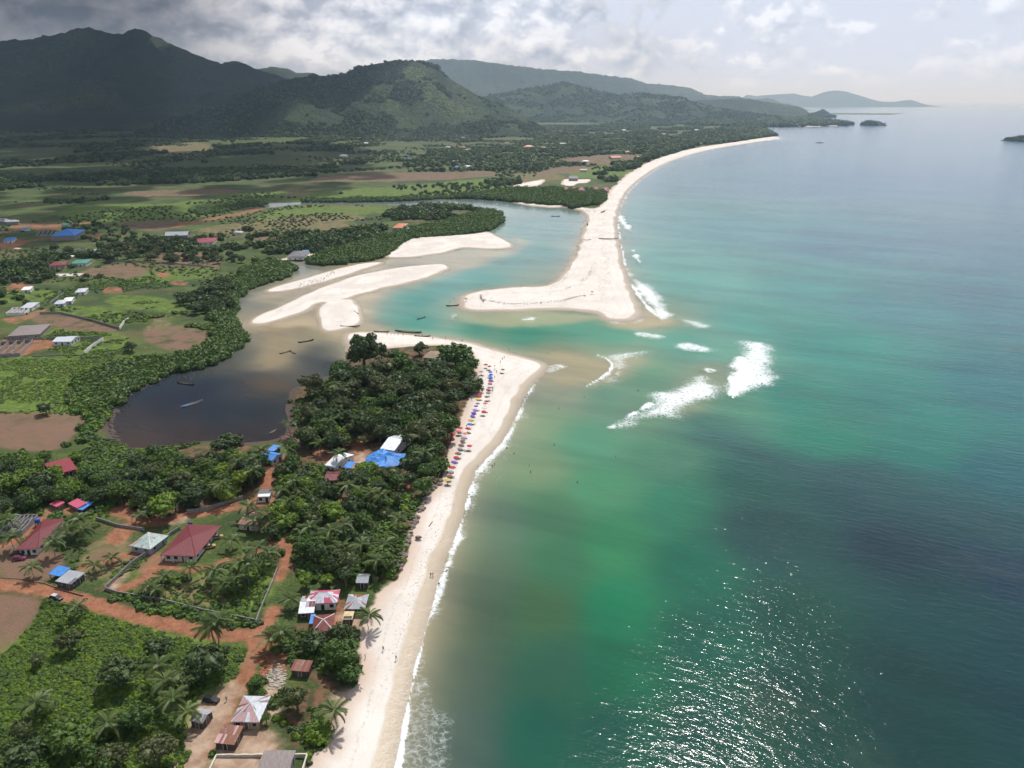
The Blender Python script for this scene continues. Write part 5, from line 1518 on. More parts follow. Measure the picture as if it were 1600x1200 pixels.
tree_zones = [  # outline, spacing m, radius range, height range, kinds, label
    ([(552, 552), (590, 544), (640, 548), (665, 566), (700, 570), (735, 580), (738, 610), (726, 640), (712, 660), (690, 690), (640, 705), (620, 672), (560, 690), (540, 688), (500, 680), (462, 665), (456, 625), (480, 606), (540, 596)],
     9.0, (4.4, 8.0), (7, 15), ('dark', 'dark', 'tall', 'olive', 'dark', 'mid', 'wide', 'mid', 'dark', 'olive'), 'dark mango-like tree in the dense wood between lagoon and umbrellas', 'trees of the wood on the point'),
    ([(430, 735), (470, 735), (500, 755), (530, 745), (560, 740), (590, 740), (600, 770), (570, 800), (560, 790), (530, 820), (500, 800), (470, 840), (450, 850), (436, 800)],
     6.6, (3.4, 6.0), (6, 10), ('dark', 'olive', 'mid', 'dark', 'tall', 'bright'), 'broad-leaved tree in the palm dotted wood below the white gabled hall', 'trees of the near wood'),
    ([(448, 850), (480, 835), (520, 840), (560, 845), (590, 850), (615, 870), (600, 890), (560, 890), (530, 895), (490, 890), (455, 895)],
     6.4, (3.2, 4.8), (7, 10), ('dark', 'dark', 'mid'), 'dark tree in the thick wood right above the pink roof', 'trees above the pink roof'),
    ([(448, 640), (466, 622), (500, 640), (512, 672), (480, 690), (458, 680)], 8.0, (4.4, 6.8), (8, 12), ('dark', 'mid', 'dark', 'olive'), 'rounded tree at the lagoon landing corner of the wood', 'trees at the lagoon landing'),
    ([(465, 682), (500, 672), (560, 664), (615, 664), (600, 690), (575, 700), (545, 697), (500, 692)], 7.0, (3.6, 5.6), (7, 11), ('dark', 'mid', 'olive', 'dark'), 'rounded tree on the red earth rim of the wood above the halls', 'trees above the halls'),
    ([(640, 700), (690, 690), (712, 672), (716, 690), (700, 725), (672, 738), (645, 722)], 6.5, (3.4, 5.4), (7, 11), ('mid', 'dark', 'mid'), 'leafy tree between the big tarpaulin and the lower umbrellas', 'trees behind the lower umbrellas'),
    ([(440, 745), (448, 705), (490, 690), (505, 700), (500, 730), (470, 745)], 7.0, (3.0, 4.6), (7, 10), ('dark', 'mid', 'dark'), 'rounded tree between the blue house and the white gabled hall', 'trees by the gabled hall'),
    ([(560, 742), (630, 735), (650, 700), (690, 700), (695, 730), (670, 760), (600, 765)], 7.0, (3.2, 4.8), (7, 11), ('mid', 'dark', 'dark'), 'broad-leaved tree between the big tarpaulin and the beach rocks', 'trees by the tarpaulin'),
    ([(158, 780), (172, 735), (220, 712), (290, 715), (340, 715), (380, 700), (410, 730), (400, 760), (350, 770), (320, 790), (270, 795), (200, 800)],
     6.4, (3.4, 6.2), (6, 10.5), ('dark', 'mid', 'olive', 'dark', 'mid', 'tall', 'bright'), 'rounded tree in the wood between lagoon mud and maroon long house', 'trees below the lagoon'),
    ([(-40, 705), (40, 705), (65, 725), (70, 760), (85, 790), (50, 800), (0, 800), (-40, 800)],
     6.4, (3.4, 5.6), (6, 9), ('dark', 'mid', 'bright', 'dark'), 'tree of the grove left of the red single-slope roof', 'trees left of the red roof'),
    ([(560, 770), (625, 765), (640, 780), (632, 830), (600, 830), (560, 845)], 8.5, (2.4, 3.6), (5, 7), ('mid', 'dark', 'mid'), 'small tree on the grassy slope behind the grey beach rocks', 'trees behind the beach rocks'),
    ([(0, 1100), (60, 1080), (140, 1090), (200, 1080), (260, 1090), (285, 1120), (270, 1200), (0, 1230)], 6.5, (2.4, 4.0), (5, 8), ('mid', 'dark', 'olive', 'mid'), 'tree in the lower thicket beside the sandy track', 'trees of the lower thicket'),
    ([(425, 985), (470, 985), (520, 1000), (545, 1020), (520, 1040), (480, 1030), (440, 1020)], 5.5, (2.6, 3.8), (6, 8.5), ('dark', 'mid'), 'dark tree in the clump between red road and leaning palm', 'trees beside the red road'),
    ([(100, 715), (140, 700), (165, 705), (160, 745), (120, 755)], 6.0, (2.0, 3.2), (4, 6), ('mid', 'bright'), 'shrubby tree between the red roof and the lagoon mud', 'shrubby trees by the mud'),
    ([(95, 396), (160, 383), (250, 381), (330, 383), (398, 394), (400, 404), (340, 402), (250, 396), (130, 398)], 14, (4.5, 6.5), (8, 11), ('dark', 'dark', 'olive'), 'dark tree in the long row across the upper left fields', 'trees of the field row'),
    ([(288, 458), (345, 436), (352, 470), (322, 490), (286, 482)], 9, (4, 6), (8, 11), ('dark', 'dark'), 'dark tree in the clump beside the mangrove bank', 'trees behind the mangroves'),
]
budget = 480
zone_pts = []
for zi, (out, st, rr_, hh, kinds, lb, gpn) in enumerate(tree_zones):
    poly = gp(out, 7.0, 3)
    P = jitter_grid(poly, st, 40 + zi)
    rd = random.Random(zi)
    for x, y in P:
        rad = rd.uniform(*rr_)
        if near_foot(x, y, rad, 0.45) or any((x - a) ** 2 + (y - b) ** 2 < (0.62 * (c + rad)) ** 2 for a, b, c in TREES[:len(special)]):
            continue
        if land_at(x, y, s_land) < 1.5 or land_at(x, y, a_sand) > 0 or land_at(x, y, a_dirt) > 0.3:
            continue
        if n_t >= budget:
            break
        k = kinds[rd.randrange(len(kinds))]
        tone = {'dark': 'dark', 'mid': 'fresh green', 'bright': 'yellow green', 'olive': 'olive', 'tall': 'dark high-crowned', 'wide': 'olive broad-topped'}[k]
        t3 = (rad - rr_[0]) / (rr_[1] - rr_[0])
        size_w = 'small' if t3 < 0.33 else 'mid-sized' if t3 < 0.67 else 'large'
        core_lb = (' ' + lb).split(' tree ', 1)[1]
        if zi == 0:
            u_ = (x - poly[:, 0].min()) / np.ptp(poly[:, 0])
            v_ = (y - poly[:, 1].min()) / np.ptp(poly[:, 1])
            core_lb = ('lagoon side' if u_ < 0.36 else 'middle' if u_ < 0.68 else 'beach side').join(('at the ', ' of the wood\'s ')) + ('near end' if v_ < 0.36 else 'centre' if v_ < 0.7 else 'far end')
        full_lb = f'{size_w} {tone} tree {core_lb}'
        tree('mango_tree' if 'mango' in lb else 'broadleaf_tree', x, y, rad, rd.uniform(*hh), k, full_lb, gpn, n_t, rd.uniform(0.82, 1.1))
        n_t += 1
print('trees', n_t)

# ------------------------------------------------------------------ palms
def frond_mesh(seed, droop, ln=4.4):
    rd = random.Random(seed)
    n = 15
    pts = []
    x, z, a = 0.15, 0.0, droop[0]
    step = ln / n
    for i in range(n + 1):
        pts.append((x, z))
        a += (droop[1] - droop[0]) / n
        x += math.cos(a) * step
        z += math.sin(a) * step
    V, F = [], []
    for i in range(1, n):
        px_, pz_ = pts[i]
        w_ = 1.15 * math.sin(math.pi * min(1, (i + 1.5) / (n + 2.5))) ** 0.7
        for s in (-1, 1):
            for k in range(3):
                o_ = k * step * 0.34
                b = len(V)
                d = 0.55 + 0.25 * rd.random()
                V += [(px_ + o_, 0, pz_), (px_ + o_ + step * 0.5, 0, pz_), (px_ + o_ + 0.55 * w_, s * w_ * math.cos(d), pz_ - w_ * math.sin(d) * 0.8)]
                F.append((b, b + 1, b + 2) if s > 0 else (b + 1, b, b + 2))
    v, f = tube([(p[0], 0, p[1] + 0.01) for p in pts[::3]], [0.05 - 0.009 * i for i in range(len(pts[::3]))], 4)
    b = len(V)
    V += v
    F += [tuple(q + b for q in ff_) for ff_ in f]
    me = bpy.data.meshes.new('frond')
    me.from_pydata(V, [], F)
    me.materials.append(LEAF['palm'])
    me.update()
    return me


FRONDS = [frond_mesh(1, (1.15, 0.1)), frond_mesh(2, (0.8, -0.75)), frond_mesh(3, (0.45, -1.2)), frond_mesh(4, (0.05, -1.45)), frond_mesh(5, (0.65, -0.4))]


def palm_trunk(lean, seed):
    rd = random.Random(seed)
    pts = [(lean * (i / 8) ** 1.6 + 0.05 * math.sin(i), 0.03 * math.cos(i * 1.3), i / 8) for i in range(9)]
    pts[0] = (0, 0, -0.05)
    V, F = tube([(p[0], p[1], p[2]) for p in pts], [0.030, 0.022, 0.019, 0.018, 0.017, 0.017, 0.016, 0.016, 0.018], 7)
    me = bpy.data.meshes.new('trunk')
    me.from_pydata(V, [], F)
    me.materials.append(M_PTRUNK)
    me.update()
    return me, pts[-1]


PTR = [palm_trunk(0.02, 1), palm_trunk(0.10, 2), palm_trunk(0.22, 3)]


def palm(px, py, hgt, label, lean=0, ldir=0.0, nf=15, size=1.0, group='palms', name='coconut_palm'):
    """crown centre in the photo"""
    me, top = PTR[lean]
    tx, ty = top[0] * hgt * math.cos(ldir), top[0] * hgt * math.sin(ldir)
    x, y = g(px, py, 2.2 + hgt)
    x, y = x - tx, y - ty
    z0 = max(0.3, float(height_at(np.array([x]), np.array([y]))[0])) - 0.1
    o = empty(name, x, y, z0)
    tag(o, label, 'palm', group)
    t_ = bpy.data.objects.new('trunk', me)
    t_.scale = (hgt, hgt if hgt > 4 else 5, hgt)
    t_.rotation_euler = (0, 0, ldir)
    link(t_, o)
    rd = random.Random(int(px * 7 + py))
    for i in range(nf):
        k = i % 5
        fr = bpy.data.objects.new('frond', FRONDS[k])
        a = i * 2.399 + rd.uniform(-0.25, 0.25)
        s = size * rd.uniform(0.85, 1.12)
        fr.scale = (s, s, s)
        fr.location = (tx, ty, hgt)
        fr.rotation_euler = (rd.uniform(-0.3, 0.3), rd.uniform(-0.1, 0.15), a)
        link(fr, o)


palms = [
    (522, 1107, 6.0, 'lone palm leaning over the sand near the photo bottom', 2, 1.2), (578, 958, 5.5, 'leaning palm on the sand beside the tiny cream hut', 2, 0.9), (440, 985, 7.0, 'feathery palm beside the road fork', 0, 0), (333, 974, 8.0, 'tallest palm of the trio beside the red road', 0, 0),
    (342, 968, 9.0, 'middle palm of the trio beside the red road', 1, 0.5), (327, 979, 7.0, 'lowest palm of the trio beside the red road', 1, 2.5), (425, 995, 5.0, 'small palm beside the dark tree by the red road', 0, 0),
    (82, 845, 6.5, 'big palm right of the maroon roof with red car', 0, 0), (18, 838, 6.0, 'palm in front of the roofless concrete shell', 0, 0), (12, 812, 6, 'palm behind the roofless concrete shell', 0, 0), (122, 810, 6.0, 'left palm of the pair above the brown yard', 0, 0), (128, 826, 5.5, 'lower palm of the pair above the brown yard', 0, 0), (105, 828, 5, 'palm touching the maroon roof edge', 0, 0),
    (50, 886, 4.5, 'short palm at the road behind the earth wall', 0, 0), (148, 882, 3.5, 'stubby palm right of the grey shack', 0, 0), (120, 946, 4.5, 'short palm on the near side of the road below the car', 0, 0), (258, 898, 4.0, 'stubby palm right of the slanting block wall', 0, 0),
    (232, 915, 3.5, 'left of the two bushy palms behind the road wall', 0, 0), (243, 920, 3.5, 'right of the two bushy palms behind the road wall', 0, 0), (297, 885, 5.5, 'bushy palm before the long maroon roof', 0, 0), (335, 890, 6.0, 'bushy palm in the middle of the walled garden', 0, 0), (362, 843, 4.5, 'palm at the corner of the long maroon roof', 0, 0),
    (376, 876, 9.0, 'left palm of the close pair in the walled garden', 0, 0), (389, 880, 9.0, 'right palm of the close pair in the walled garden', 1, 0.4), (402, 855, 10.0, 'tall thin palm above the close pair', 0, 0), (421, 862, 6.0, 'spiky palm beside the climbing wall', 0, 0), (370, 902, 6, 'low palm in the walled garden behind the close pair', 0, 0), (350, 912, 5, 'lowest palm of the walled garden', 0, 0),
    (345, 756, 9.0, 'slender tall palm above the dark wall', 0, 0), (388, 790, 6.0, 'palm above the faded red roof', 0, 0), (398, 812, 6.0, 'palm in front of the faded red roof', 0, 0), (412, 806, 6.5, 'palm right of the faded red roof', 0, 0), (370, 722, 9.0, 'left palm of the cluster by the blue house', 0, 0), (390, 716, 9.0, 'middle palm of the cluster by the blue house', 0, 0), (408, 700, 8.0, 'palm just behind the blue house', 0, 0), (393, 735, 8.5, 'lower palm of the cluster by the blue house', 0, 0),
    (450, 700, 7.0, 'palm right of the blue roofed house', 0, 0), (452, 655, 8.0, 'palm on the lagoon edge of the wood', 0, 0), (515, 655, 11, 'palm rising inside the dark wood', 0, 0), (500, 690, 6, 'palm on the red ground above the hall', 0, 0), (528, 707, 8.5, 'palm right in front of the white gabled hall', 0, 0), (545, 757, 9, 'palm over the round thatch hut', 0, 0),
    (595, 772, 8.5, 'right palm on the grassy slope', 0, 0), (580, 768, 8.5, 'left palm on the grassy slope', 0, 0), (623, 807, 6.0, 'palm above the lower grey rocks', 0, 0), (538, 818, 7.0, 'palm in the clearing of the near wood', 0, 0), (516, 828, 7.0, 'palm left of the wood clearing', 0, 0), (483, 822, 8.0, 'palm on the dark side of the near wood', 0, 0), (532, 852, 7, 'palm in front of the wood clearing', 0, 0),
    (565, 848, 6.5, 'dark palm between the wood clearing and beach', 0, 0), (600, 848, 6.5, 'palm beside the rounded green tree at the rocks', 0, 0), (662, 705, 9.0, 'palm right of the big blue tarpaulin', 0, 0), (665, 750, 6.0, 'palm over the dark rocks', 0, 0), (440, 765, 7.0, 'palm right of the low white fronted hut', 0, 0), (450, 782, 7.0, 'palm below the low white fronted hut', 0, 0), (460, 750, 7, 'palm above the low white fronted hut', 0, 0),
    (590, 872, 7, 'palm leaning from the wood over the upper sand', 1, 0.0), (455, 935, 4.0, 'dark bushy palm left of the pink roof', 0, 0), (62, 1092, 4.5, 'palm spreading low in the green thicket', 0, 0), (55, 1098, 6, 'taller palm low in the green thicket', 0, 0), (247, 1038, 7.0, 'pale palm at the right of the thicket', 0, 0), (258, 1062, 7.0, 'second pale palm in the right thicket', 0, 0),
    (270, 1090, 7.0, 'third pale palm beside the grey shed', 0, 0), (290, 1112, 5.5, 'palm behind the small grey shed', 0, 0), (168, 1130, 5.5, 'palm among the lower thicket trees', 0, 0), (300, 410, 9.0, 'left palm of the lone pair on the bare plot', 0, 0), (324, 410, 9.0, 'right palm of the lone pair on the bare plot', 0, 0), (343, 405, 10.0, 'tall palm right of the bare plot', 0, 0),
    (218, 805, 3.5, 'banana-like palm below the dense trees', 0, 0), (175, 870, 3, 'low palm on the brown yard', 0, 0), (672, 318, 12.0, 'tall palm on the mangrove spit by the river', 0, 0), (690, 318, 12.0, 'second tall palm on the mangrove spit by the river', 0, 0), (720, 323, 11.0, 'last palm on the mangrove spit by the river', 0, 0),
]
for i, q in enumerate(palms):
    px, py, hg, lb, ln_, ld_ = q
    small = hg < 5
    palm(px, py, hg * 0.95, lb, ln_, ld_, (15 if py > 700 else 11) if py > 430 else 8, 0.85 if small else (1.05 if py > 430 else 1.2), 'coconut palms of the village' if py > 600 else 'palms across the lagoon')

# ------------------------------------------------------------------ scattered growth: geometry-node instances
LIB = {}


def lib(name, meshes):
    c_ = bpy.data.collections.new(name)
    for i, me in enumerate(meshes):
        c_.objects.link(bpy.data.objects.new(f'{name}_{i}', me))
    LIB[name] = c_
    return c_


def bush_mesh(seed, mat, n=46, size=0.5, core=True, zs=0.75):
    rg_ = np.random.default_rng(seed)
    d = rg_.normal(size=(n, 3))
    d[:, 2] = np.abs(d[:, 2]) * 0.9 - 0.1
    d /= np.linalg.norm(d, axis=1, keepdims=True)
    lump = 1 + 0.28 * np.sin(d[:, 0] * 5 + seed) * np.cos(d[:, 1] * 4 - seed)
    C = d * (lump * rg_.uniform(0.75, 1.05, n))[:, None] * (1, 1, zs)
    V, F = quads(C, d + rg_.normal(size=(n, 3)) * 0.35 + (0, 0, 0.3), size, rg_)
    faces = [tuple(f) for f in F.tolist()]
    if core:
        b = len(V)
        V = np.concatenate([V, IV * 0.72 * (1, 1, zs)])
        faces += [tuple(x + b for x in f) for f in IF.tolist()]
    me = bpy.data.meshes.new('bush')
    me.from_pydata(V.tolist(), [], faces)
    me.materials.append(mat)
    me.update()
    return me


lib('shrubs', [bush_mesh(1, LEAF['bright']), bush_mesh(2, LEAF['mid']), bush_mesh(3, LEAF['mid']), bush_mesh(4, LEAF['dark']), bush_mesh(5, LEAF['olive'])])
lib('mangroves', [bush_mesh(11, LEAF['mangrove'], 70, 0.36, True, 0.9), bush_mesh(12, LEAF['mangrove'], 70, 0.36, True, 0.9), bush_mesh(13, LEAF['mid'], 70, 0.36, True, 0.9)])
lib('farwood', [bush_mesh(21, LEAF['far'], 40, 0.5, True, 0.9), bush_mesh(22, LEAF['far'], 40, 0.5, True, 1.1), bush_mesh(23, LEAF['olive'], 40, 0.5, True, 0.8), bush_mesh(24, LEAF['mid'], 40, 0.5, True, 0.9)])

GN = {}


def gn_tree(coll):
    if coll in GN:
        return GN[coll]
    ng = bpy.data.node_groups.new('scatter_' + coll, 'GeometryNodeTree')
    ng.interface.new_socket('Geometry', in_out='INPUT', socket_type='NodeSocketGeometry')
    ng.interface.new_socket('Geometry', in_out='OUTPUT', socket_type='NodeSocketGeometry')
    gi, go = ng.nodes.new('NodeGroupInput'), ng.nodes.new('NodeGroupOutput')
    ci = ng.nodes.new('GeometryNodeCollectionInfo')
    ci.inputs['Collection'].default_value = LIB[coll]
    ci.inputs['Separate Children'].default_value = True
    ci.inputs['Reset Children'].default_value = True
    ip = ng.nodes.new('GeometryNodeInstanceOnPoints')
    ip.inputs['Pick Instance'].default_value = True
    def na_(name, typ):
        n_ = ng.nodes.new('GeometryNodeInputNamedAttribute')
        n_.data_type = typ
        n_.inputs['Name'].default_value = name
        return n_.outputs['Attribute']
    L = ng.links.new
    L(gi.outputs[0], ip.inputs['Points'])
    L(ci.outputs[0], ip.inputs['Instance'])
    L(na_('idx', 'INT'), ip.inputs['Instance Index'])
    cx = ng.nodes.new('ShaderNodeCombineXYZ')
    L(na_('rot', 'FLOAT'), cx.inputs[2])
    er = ng.nodes.new('FunctionNodeEulerToRotation')
    L(cx.outputs[0], er.inputs[0])
    L(er.outputs[0], ip.inputs['Rotation'])
    L(na_('scl', 'FLOAT_VECTOR'), ip.inputs['Scale'])
    L(ip.outputs[0], go.inputs[0])
    GN[coll] = ng
    return ng


def scatter(name, coll, P, scl, idx, label):
    me = bpy.data.meshes.new(name)
    me.vertices.add(len(P))
    me.vertices.foreach_set('co', np.asarray(P, np.float32).ravel())
    a = me.attributes.new('scl', 'FLOAT_VECTOR', 'POINT')
    a.data.foreach_set('vector', np.asarray(scl, np.float32).ravel())
    a = me.attributes.new('rot', 'FLOAT', 'POINT')
    a.data.foreach_set('value', rng.uniform(0, 6.28, len(P)).astype(np.float32))
    a = me.attributes.new('idx', 'INT', 'POINT')
    a.data.foreach_set('value', np.asarray(idx, np.int32))
    o = bpy.data.objects.new(name, me)
    link(o)
    m = o.modifiers.new('scatter', 'NODES')
    m.node_group = gn_tree(coll)
    tag(o, label, None, None, 'stuff')
    return o


def grow(name, coll, zones, label, seed, clear=True, nosand=True):
    """zones: (outline px, spacing, radius range, aspect z, weights of kinds, noise cut)"""
    Ps, Ss, Is = [], [], []
    rg_ = np.random.default_rng(seed)
    for zi, (out, st, rr_, asp, wts, cut) in enumerate(zones):
        poly = gp(out, 2.0, 3) if isinstance(out, list) else out
        P = jitter_grid(poly, st, seed + zi)
        if cut is not None:
            f = fbm(P[:, 0] / (st * 9), P[:, 1] / (st * 9), 3, seed + zi)
            P = P[f > cut]
        if len(P) == 0:
            continue
        ok = land_at(P[:, 0], P[:, 1], s_land) > (0.5 if nosand else -2)
        if clear:
            ok &= land_at(P[:, 0], P[:, 1], a_dirt) < -0.2
            ok &= land_at(P[:, 0], P[:, 1], a_brown) < -0.5
        if nosand:
            ok &= land_at(P[:, 0], P[:, 1], a_sand) < -0.3
        P = P[ok]
        ft = np.array(FOOT)
        if len(P) and clear:
            bad = np.zeros(len(P), bool)
            for x, y, r_ in ft:
                bad |= (P[:, 0] - x) ** 2 + (P[:, 1] - y) ** 2 < (r_ * 0.98 + rr_[0] * 0.4) ** 2
            P = P[~bad]
        r_ = rg_.uniform(*rr_, len(P))
        z = height_at(P[:, 0], P[:, 1])
        Ps.append(np.column_stack([P, z + r_ * asp * 0.35]))
        Ss.append(np.column_stack([r_, r_, r_ * asp]))
        Is.append(rg_.choice(len(wts), len(P), p=np.array(wts) / sum(wts)))
    P = np.concatenate(Ps)
    print(name, len(P))
    return scatter(name, coll, P, np.concatenate(Ss), np.concatenate(Is), label)


grow('undergrowth', 'shrubs', [
    ([(-120, 1010), (0, 1020), (45, 985), (75, 948), (130, 955), (200, 975), (300, 1005), (375, 1012), (382, 1035), (372, 1058), (330, 1075), (300, 1110), (285, 1150), (262, 1215), (-120, 1260)], 0.95, (0.45, 0.95), 0.7, (10, 4, 2, 0.4, 0.4), None),
    ([(-160, 558), (60, 561), (180, 563), (215, 575), (175, 615), (140, 648), (0, 646), (-160, 646)], 1.9, (0.45, 1.05), 0.55, (10, 4, 2, 0.2, 0.4), -0.6),
    ([(110, 600), (170, 570), (230, 560), (262, 575), (200, 612), (165, 650), (145, 690), (110, 650)], 2.6, (1.4, 3.0), 0.9, (2, 4, 4, 2, 1), None),
    ([(60, 515), (185, 522), (220, 545), (260, 560), (230, 575), (120, 562), (70, 540)], 2.6, (0.7, 1.6), 0.6, (6, 4, 2, 0.6, 1), 0.0),
    ([(0, 440), (285, 437), (290, 490), (225, 500), (190, 505), (60, 487), (0, 480)], 4.0, (0.8, 2.0), 0.6, (6, 4, 2, 1, 1), 0.18),
    ([(190, 495), (290, 485), (330, 500), (320, 520), (230, 515)], 3.0, (1.2, 3.0), 0.8, (2, 4, 3, 2, 1), -0.1),
    ([(100, 690), (185, 690), (240, 700), (300, 695), (180, 790), (140, 780), (140, 740)], 2.0, (0.8, 2.0), 0.8, (2, 4, 3, 2, 1), -0.5),
    ([(180, 925), (330, 958), (400, 975), (395, 985), (300, 975), (180, 942)], 1.4, (0.6, 1.5), 0.8, (3, 4, 3, 2, 1), None),
    ([(210, 930), (240, 905), (310, 890), (380, 860), (430, 860), (420, 910), (400, 965), (320, 950)], 1.9, (0.4, 1.3), 0.7, (3, 4, 3, 2, 2), -0.25),
    ([(160, 905), (230, 860), (245, 870), (200, 900)], 1.6, (0.4, 1.1), 0.7, (3, 4, 3, 1, 1), -0.1),
    ([(540, 800), (640, 770), (645, 830), (620, 880), (560, 870)], 1.9, (0.5, 1.6), 0.8, (4, 4, 3, 1, 1), -0.5),
    ([(430, 740), (560, 735), (640, 760), (640, 880), (600, 905), (470, 900), (430, 860)], 2.3, (1.0, 2.2), 0.9, (2, 4, 3, 3, 1), -0.6),
    ([(455, 610), (540, 595), (735, 570), (735, 640), (700, 720), (560, 700), (460, 670)], 3.2, (1.0, 2.2), 0.9, (1, 3, 3, 4, 1), 0.0),
    ([(395, 1055), (425, 1060), (420, 1085), (385, 1085)], 1.1, (0.5, 1.2), 0.9, (2, 4, 3, 1, 1), None),
    ([(325, 1170), (400, 1165), (470, 1150), (520, 1135), (510, 1175), (480, 1200), (400, 1168), (330, 1185)], 1.2, (0.4, 1.1), 0.9, (3, 4, 3, 1, 1), -0.1),
    ([(420, 1085), (500, 1100), (515, 1140), (440, 1150)], 1.3, (0.5, 1.3), 0.9, (2, 4, 3, 2, 1), -0.2),
    ([(0, 690), (160, 700), (160, 800), (0, 810)], 2.2, (0.6, 1.7), 0.8, (3, 4, 3, 2, 1), -0.3),
    ([(0, 800), (150, 800), (230, 830), (200, 870), (120, 905), (0, 905)], 2.6, (0.3, 1.0), 0.8, (3, 4, 3, 2, 1), 0.15),
    ([(75, 935), (100, 940), (130, 948), (125, 960), (80, 950)], 1.0, (0.5, 1.2), 0.9, (2, 4, 3, 2, 1), None),
    ([(425, 985), (570, 990), (570, 1070), (440, 1030)], 1.6, (0.6, 1.5), 0.9, (1, 4, 3, 3, 1), None),
], 'low green shrubs and weeds between the houses and fields', 500)

grow('mangroves', 'mangroves', [
    ([(180, 632), (168, 618), (205, 588), (250, 562), (300, 552), (340, 530), (345, 505), (325, 485), (335, 455), (372, 430), (420, 413), (450, 410), (462, 419), (424, 440), (396, 450), (373, 465), (367, 490), (377, 508), (385, 526), (374, 543), (345, 561), (300, 578), (262, 582), (200, 614)], 2.9, (1.5, 4.2), 1.1, (4, 4, 3), None),
    ([(478, 410), (520, 393), (580, 378), (620, 364), (690, 350), (740, 334), (772, 329), (786, 342), (780, 353), (752, 363), (700, 369), (645, 374), (622, 385), (600, 400), (560, 409), (500, 414)], 3.6, (1.8, 4.4), 1.2, (4, 4, 3), None),
    ([(716, 309), (760, 303), (800, 297), (860, 296), (905, 299), (945, 304), (935, 318), (902, 325), (880, 322), (850, 319), (800, 315), (760, 312)], 5.0, (3.0, 5.0), 1.3, (3, 3, 4), None),
    ([(470, 315.5), (560, 315), (620, 313.5), (680, 310.5), (720, 309), (720, 306), (660, 308), (580, 310.5), (480, 312)], 5.5, (2.6, 4.2), 1.1, (4, 4, 2), None),
    ([(300, 330), (360, 322), (415, 315), (412, 321), (350, 332), (310, 338)], 6.0, (2.6, 4.2), 1.0, (4, 4, 2), None),
], 'pale green mangrove belt along the lagoon banks', 700, clear=False, nosand=False)

# the trees past the first few hundred: woods across the lagoon, on the plain and on the coast beyond
far_zones = [
    ([(380, 360), (440, 362), (520, 366), (575, 352), (592, 336), (680, 320), (740, 326), (738, 334), (640, 356), (560, 380), (440, 402), (400, 396), (398, 372)], 7.5, (3.0, 5.2), 1.15, (4, 3, 3, 3), -0.35),
    ([(100, 380), (260, 372), (400, 380), (440, 392), (400, 408), (250, 398), (100, 402)], 8.5, (3.0, 5.0), 1.1, (4, 3, 2, 2), -0.3),
    ([(-60, 395), (90, 395), (90, 440), (-60, 440)], 10, (3.0, 5.0), 1.0, (4, 3, 2, 2), 0.0),
    ([(-80, 280), (100, 275), (250, 268), (420, 262), (520, 262), (530, 272), (400, 280), (260, 288), (100, 292), (-80, 300)], 13, (5, 8), 1.0, (5, 4, 1, 1), -0.3),
    ([(-80, 316), (180, 310), (330, 300), (470, 312), (300, 318), (120, 326), (-80, 330)], 11, (3.5, 6), 0.9, (4, 4, 1, 2), 0.0),
    ([(-80, 205), (200, 200), (400, 208), (600, 205), (760, 200), (1000, 200), (1060, 230), (960, 262), (760, 272), (560, 262), (300, 255), (-80, 270)], 21, (5, 10), 0.9, (4, 4, 2, 3), 0.2),
    ([(960, 262), (1000, 246), (1060, 230), (1120, 218), (1200, 205), (1212, 214), (1150, 222), (1080, 232), (1022, 249), (985, 268)], 13, (5, 9), 1.1, (4, 4, 1, 3), -0.45),
    ([(1000, 240), (1080, 208), (1190, 196), (1215, 206), (1203, 214), (1120, 222), (1050, 236)], 17, (6, 10), 1.1, (4, 4, 1, 3), -0.6),
    ([(1190, 197.5), (1240, 197.6), (1300, 196.5), (1332, 194.5), (1306, 190), (1262, 185), (1200, 182), (1120, 186), (1080, 196)], 24, (9, 15), 1.1, (4, 4, 1, 3), -0.6),
    ([(760, 200), (900, 196), (1080, 190), (1080, 206), (960, 212), (800, 215)], 20, (5, 9), 1.0, (4, 4, 2, 3), -0.1),
    ([(700, 235), (880, 228), (960, 236), (940, 256), (830, 262), (720, 262)], 13, (4, 7), 1.0, (4, 4, 2, 3), 0.0),
    ([(760, 292), (790, 280), (830, 288), (860, 292), (800, 300)], 9, (3.5, 6), 1.1, (3, 3, 1, 3), 0.1),
    ([(690, 205), (1000, 200), (1040, 225), (960, 262), (800, 278), (690, 262)], 17, (2.5, 5.0), 0.9, (2, 2, 3, 5), 0.05), ([(200, 215), (690, 205), (690, 262), (200, 262)], 20, (2.5, 5.0), 0.9, (3, 3, 3, 3), 0.2),
    ([(930, 272), (960, 265), (975, 272), (960, 285), (935, 282)], 9, (4, 6.5), 1.2, (3, 3, 1, 3), 0.1),
    ([(-80, 300), (420, 300), (420, 350), (300, 380), (-80, 400)], 10.0, (1.0, 2.4), 0.8, (2, 2, 3, 5), 0.15), ([(-60, 400), (330, 385), (330, 470), (-60, 500)], 6.5, (0.8, 2.0), 0.7, (1, 1, 3, 5), 0.22), ([(420, 325), (600, 325), (560, 370), (420, 370)], 8.0, (1.0, 2.4), 0.8, (3, 3, 3, 3), 0.0),
    ([(100, 345), (280, 350), (330, 372), (100, 376)], 14, (2.5, 4.5), 1.0, (3, 3, 2, 3), 0.25),
    ([(-40, 440), (280, 420), (280, 470), (-40, 470)], 16, (2.0, 4), 1.0, (3, 3, 2, 3), 0.3),
    ([(540, 300), (780, 285), (780, 297), (700, 305), (540, 311)], 14, (2, 4), 1.0, (3, 3, 2, 3), 0.3),
]
grow('woods', 'farwood', far_zones, 'dark green woods on the plain and along the far coast', 900, clear=True)


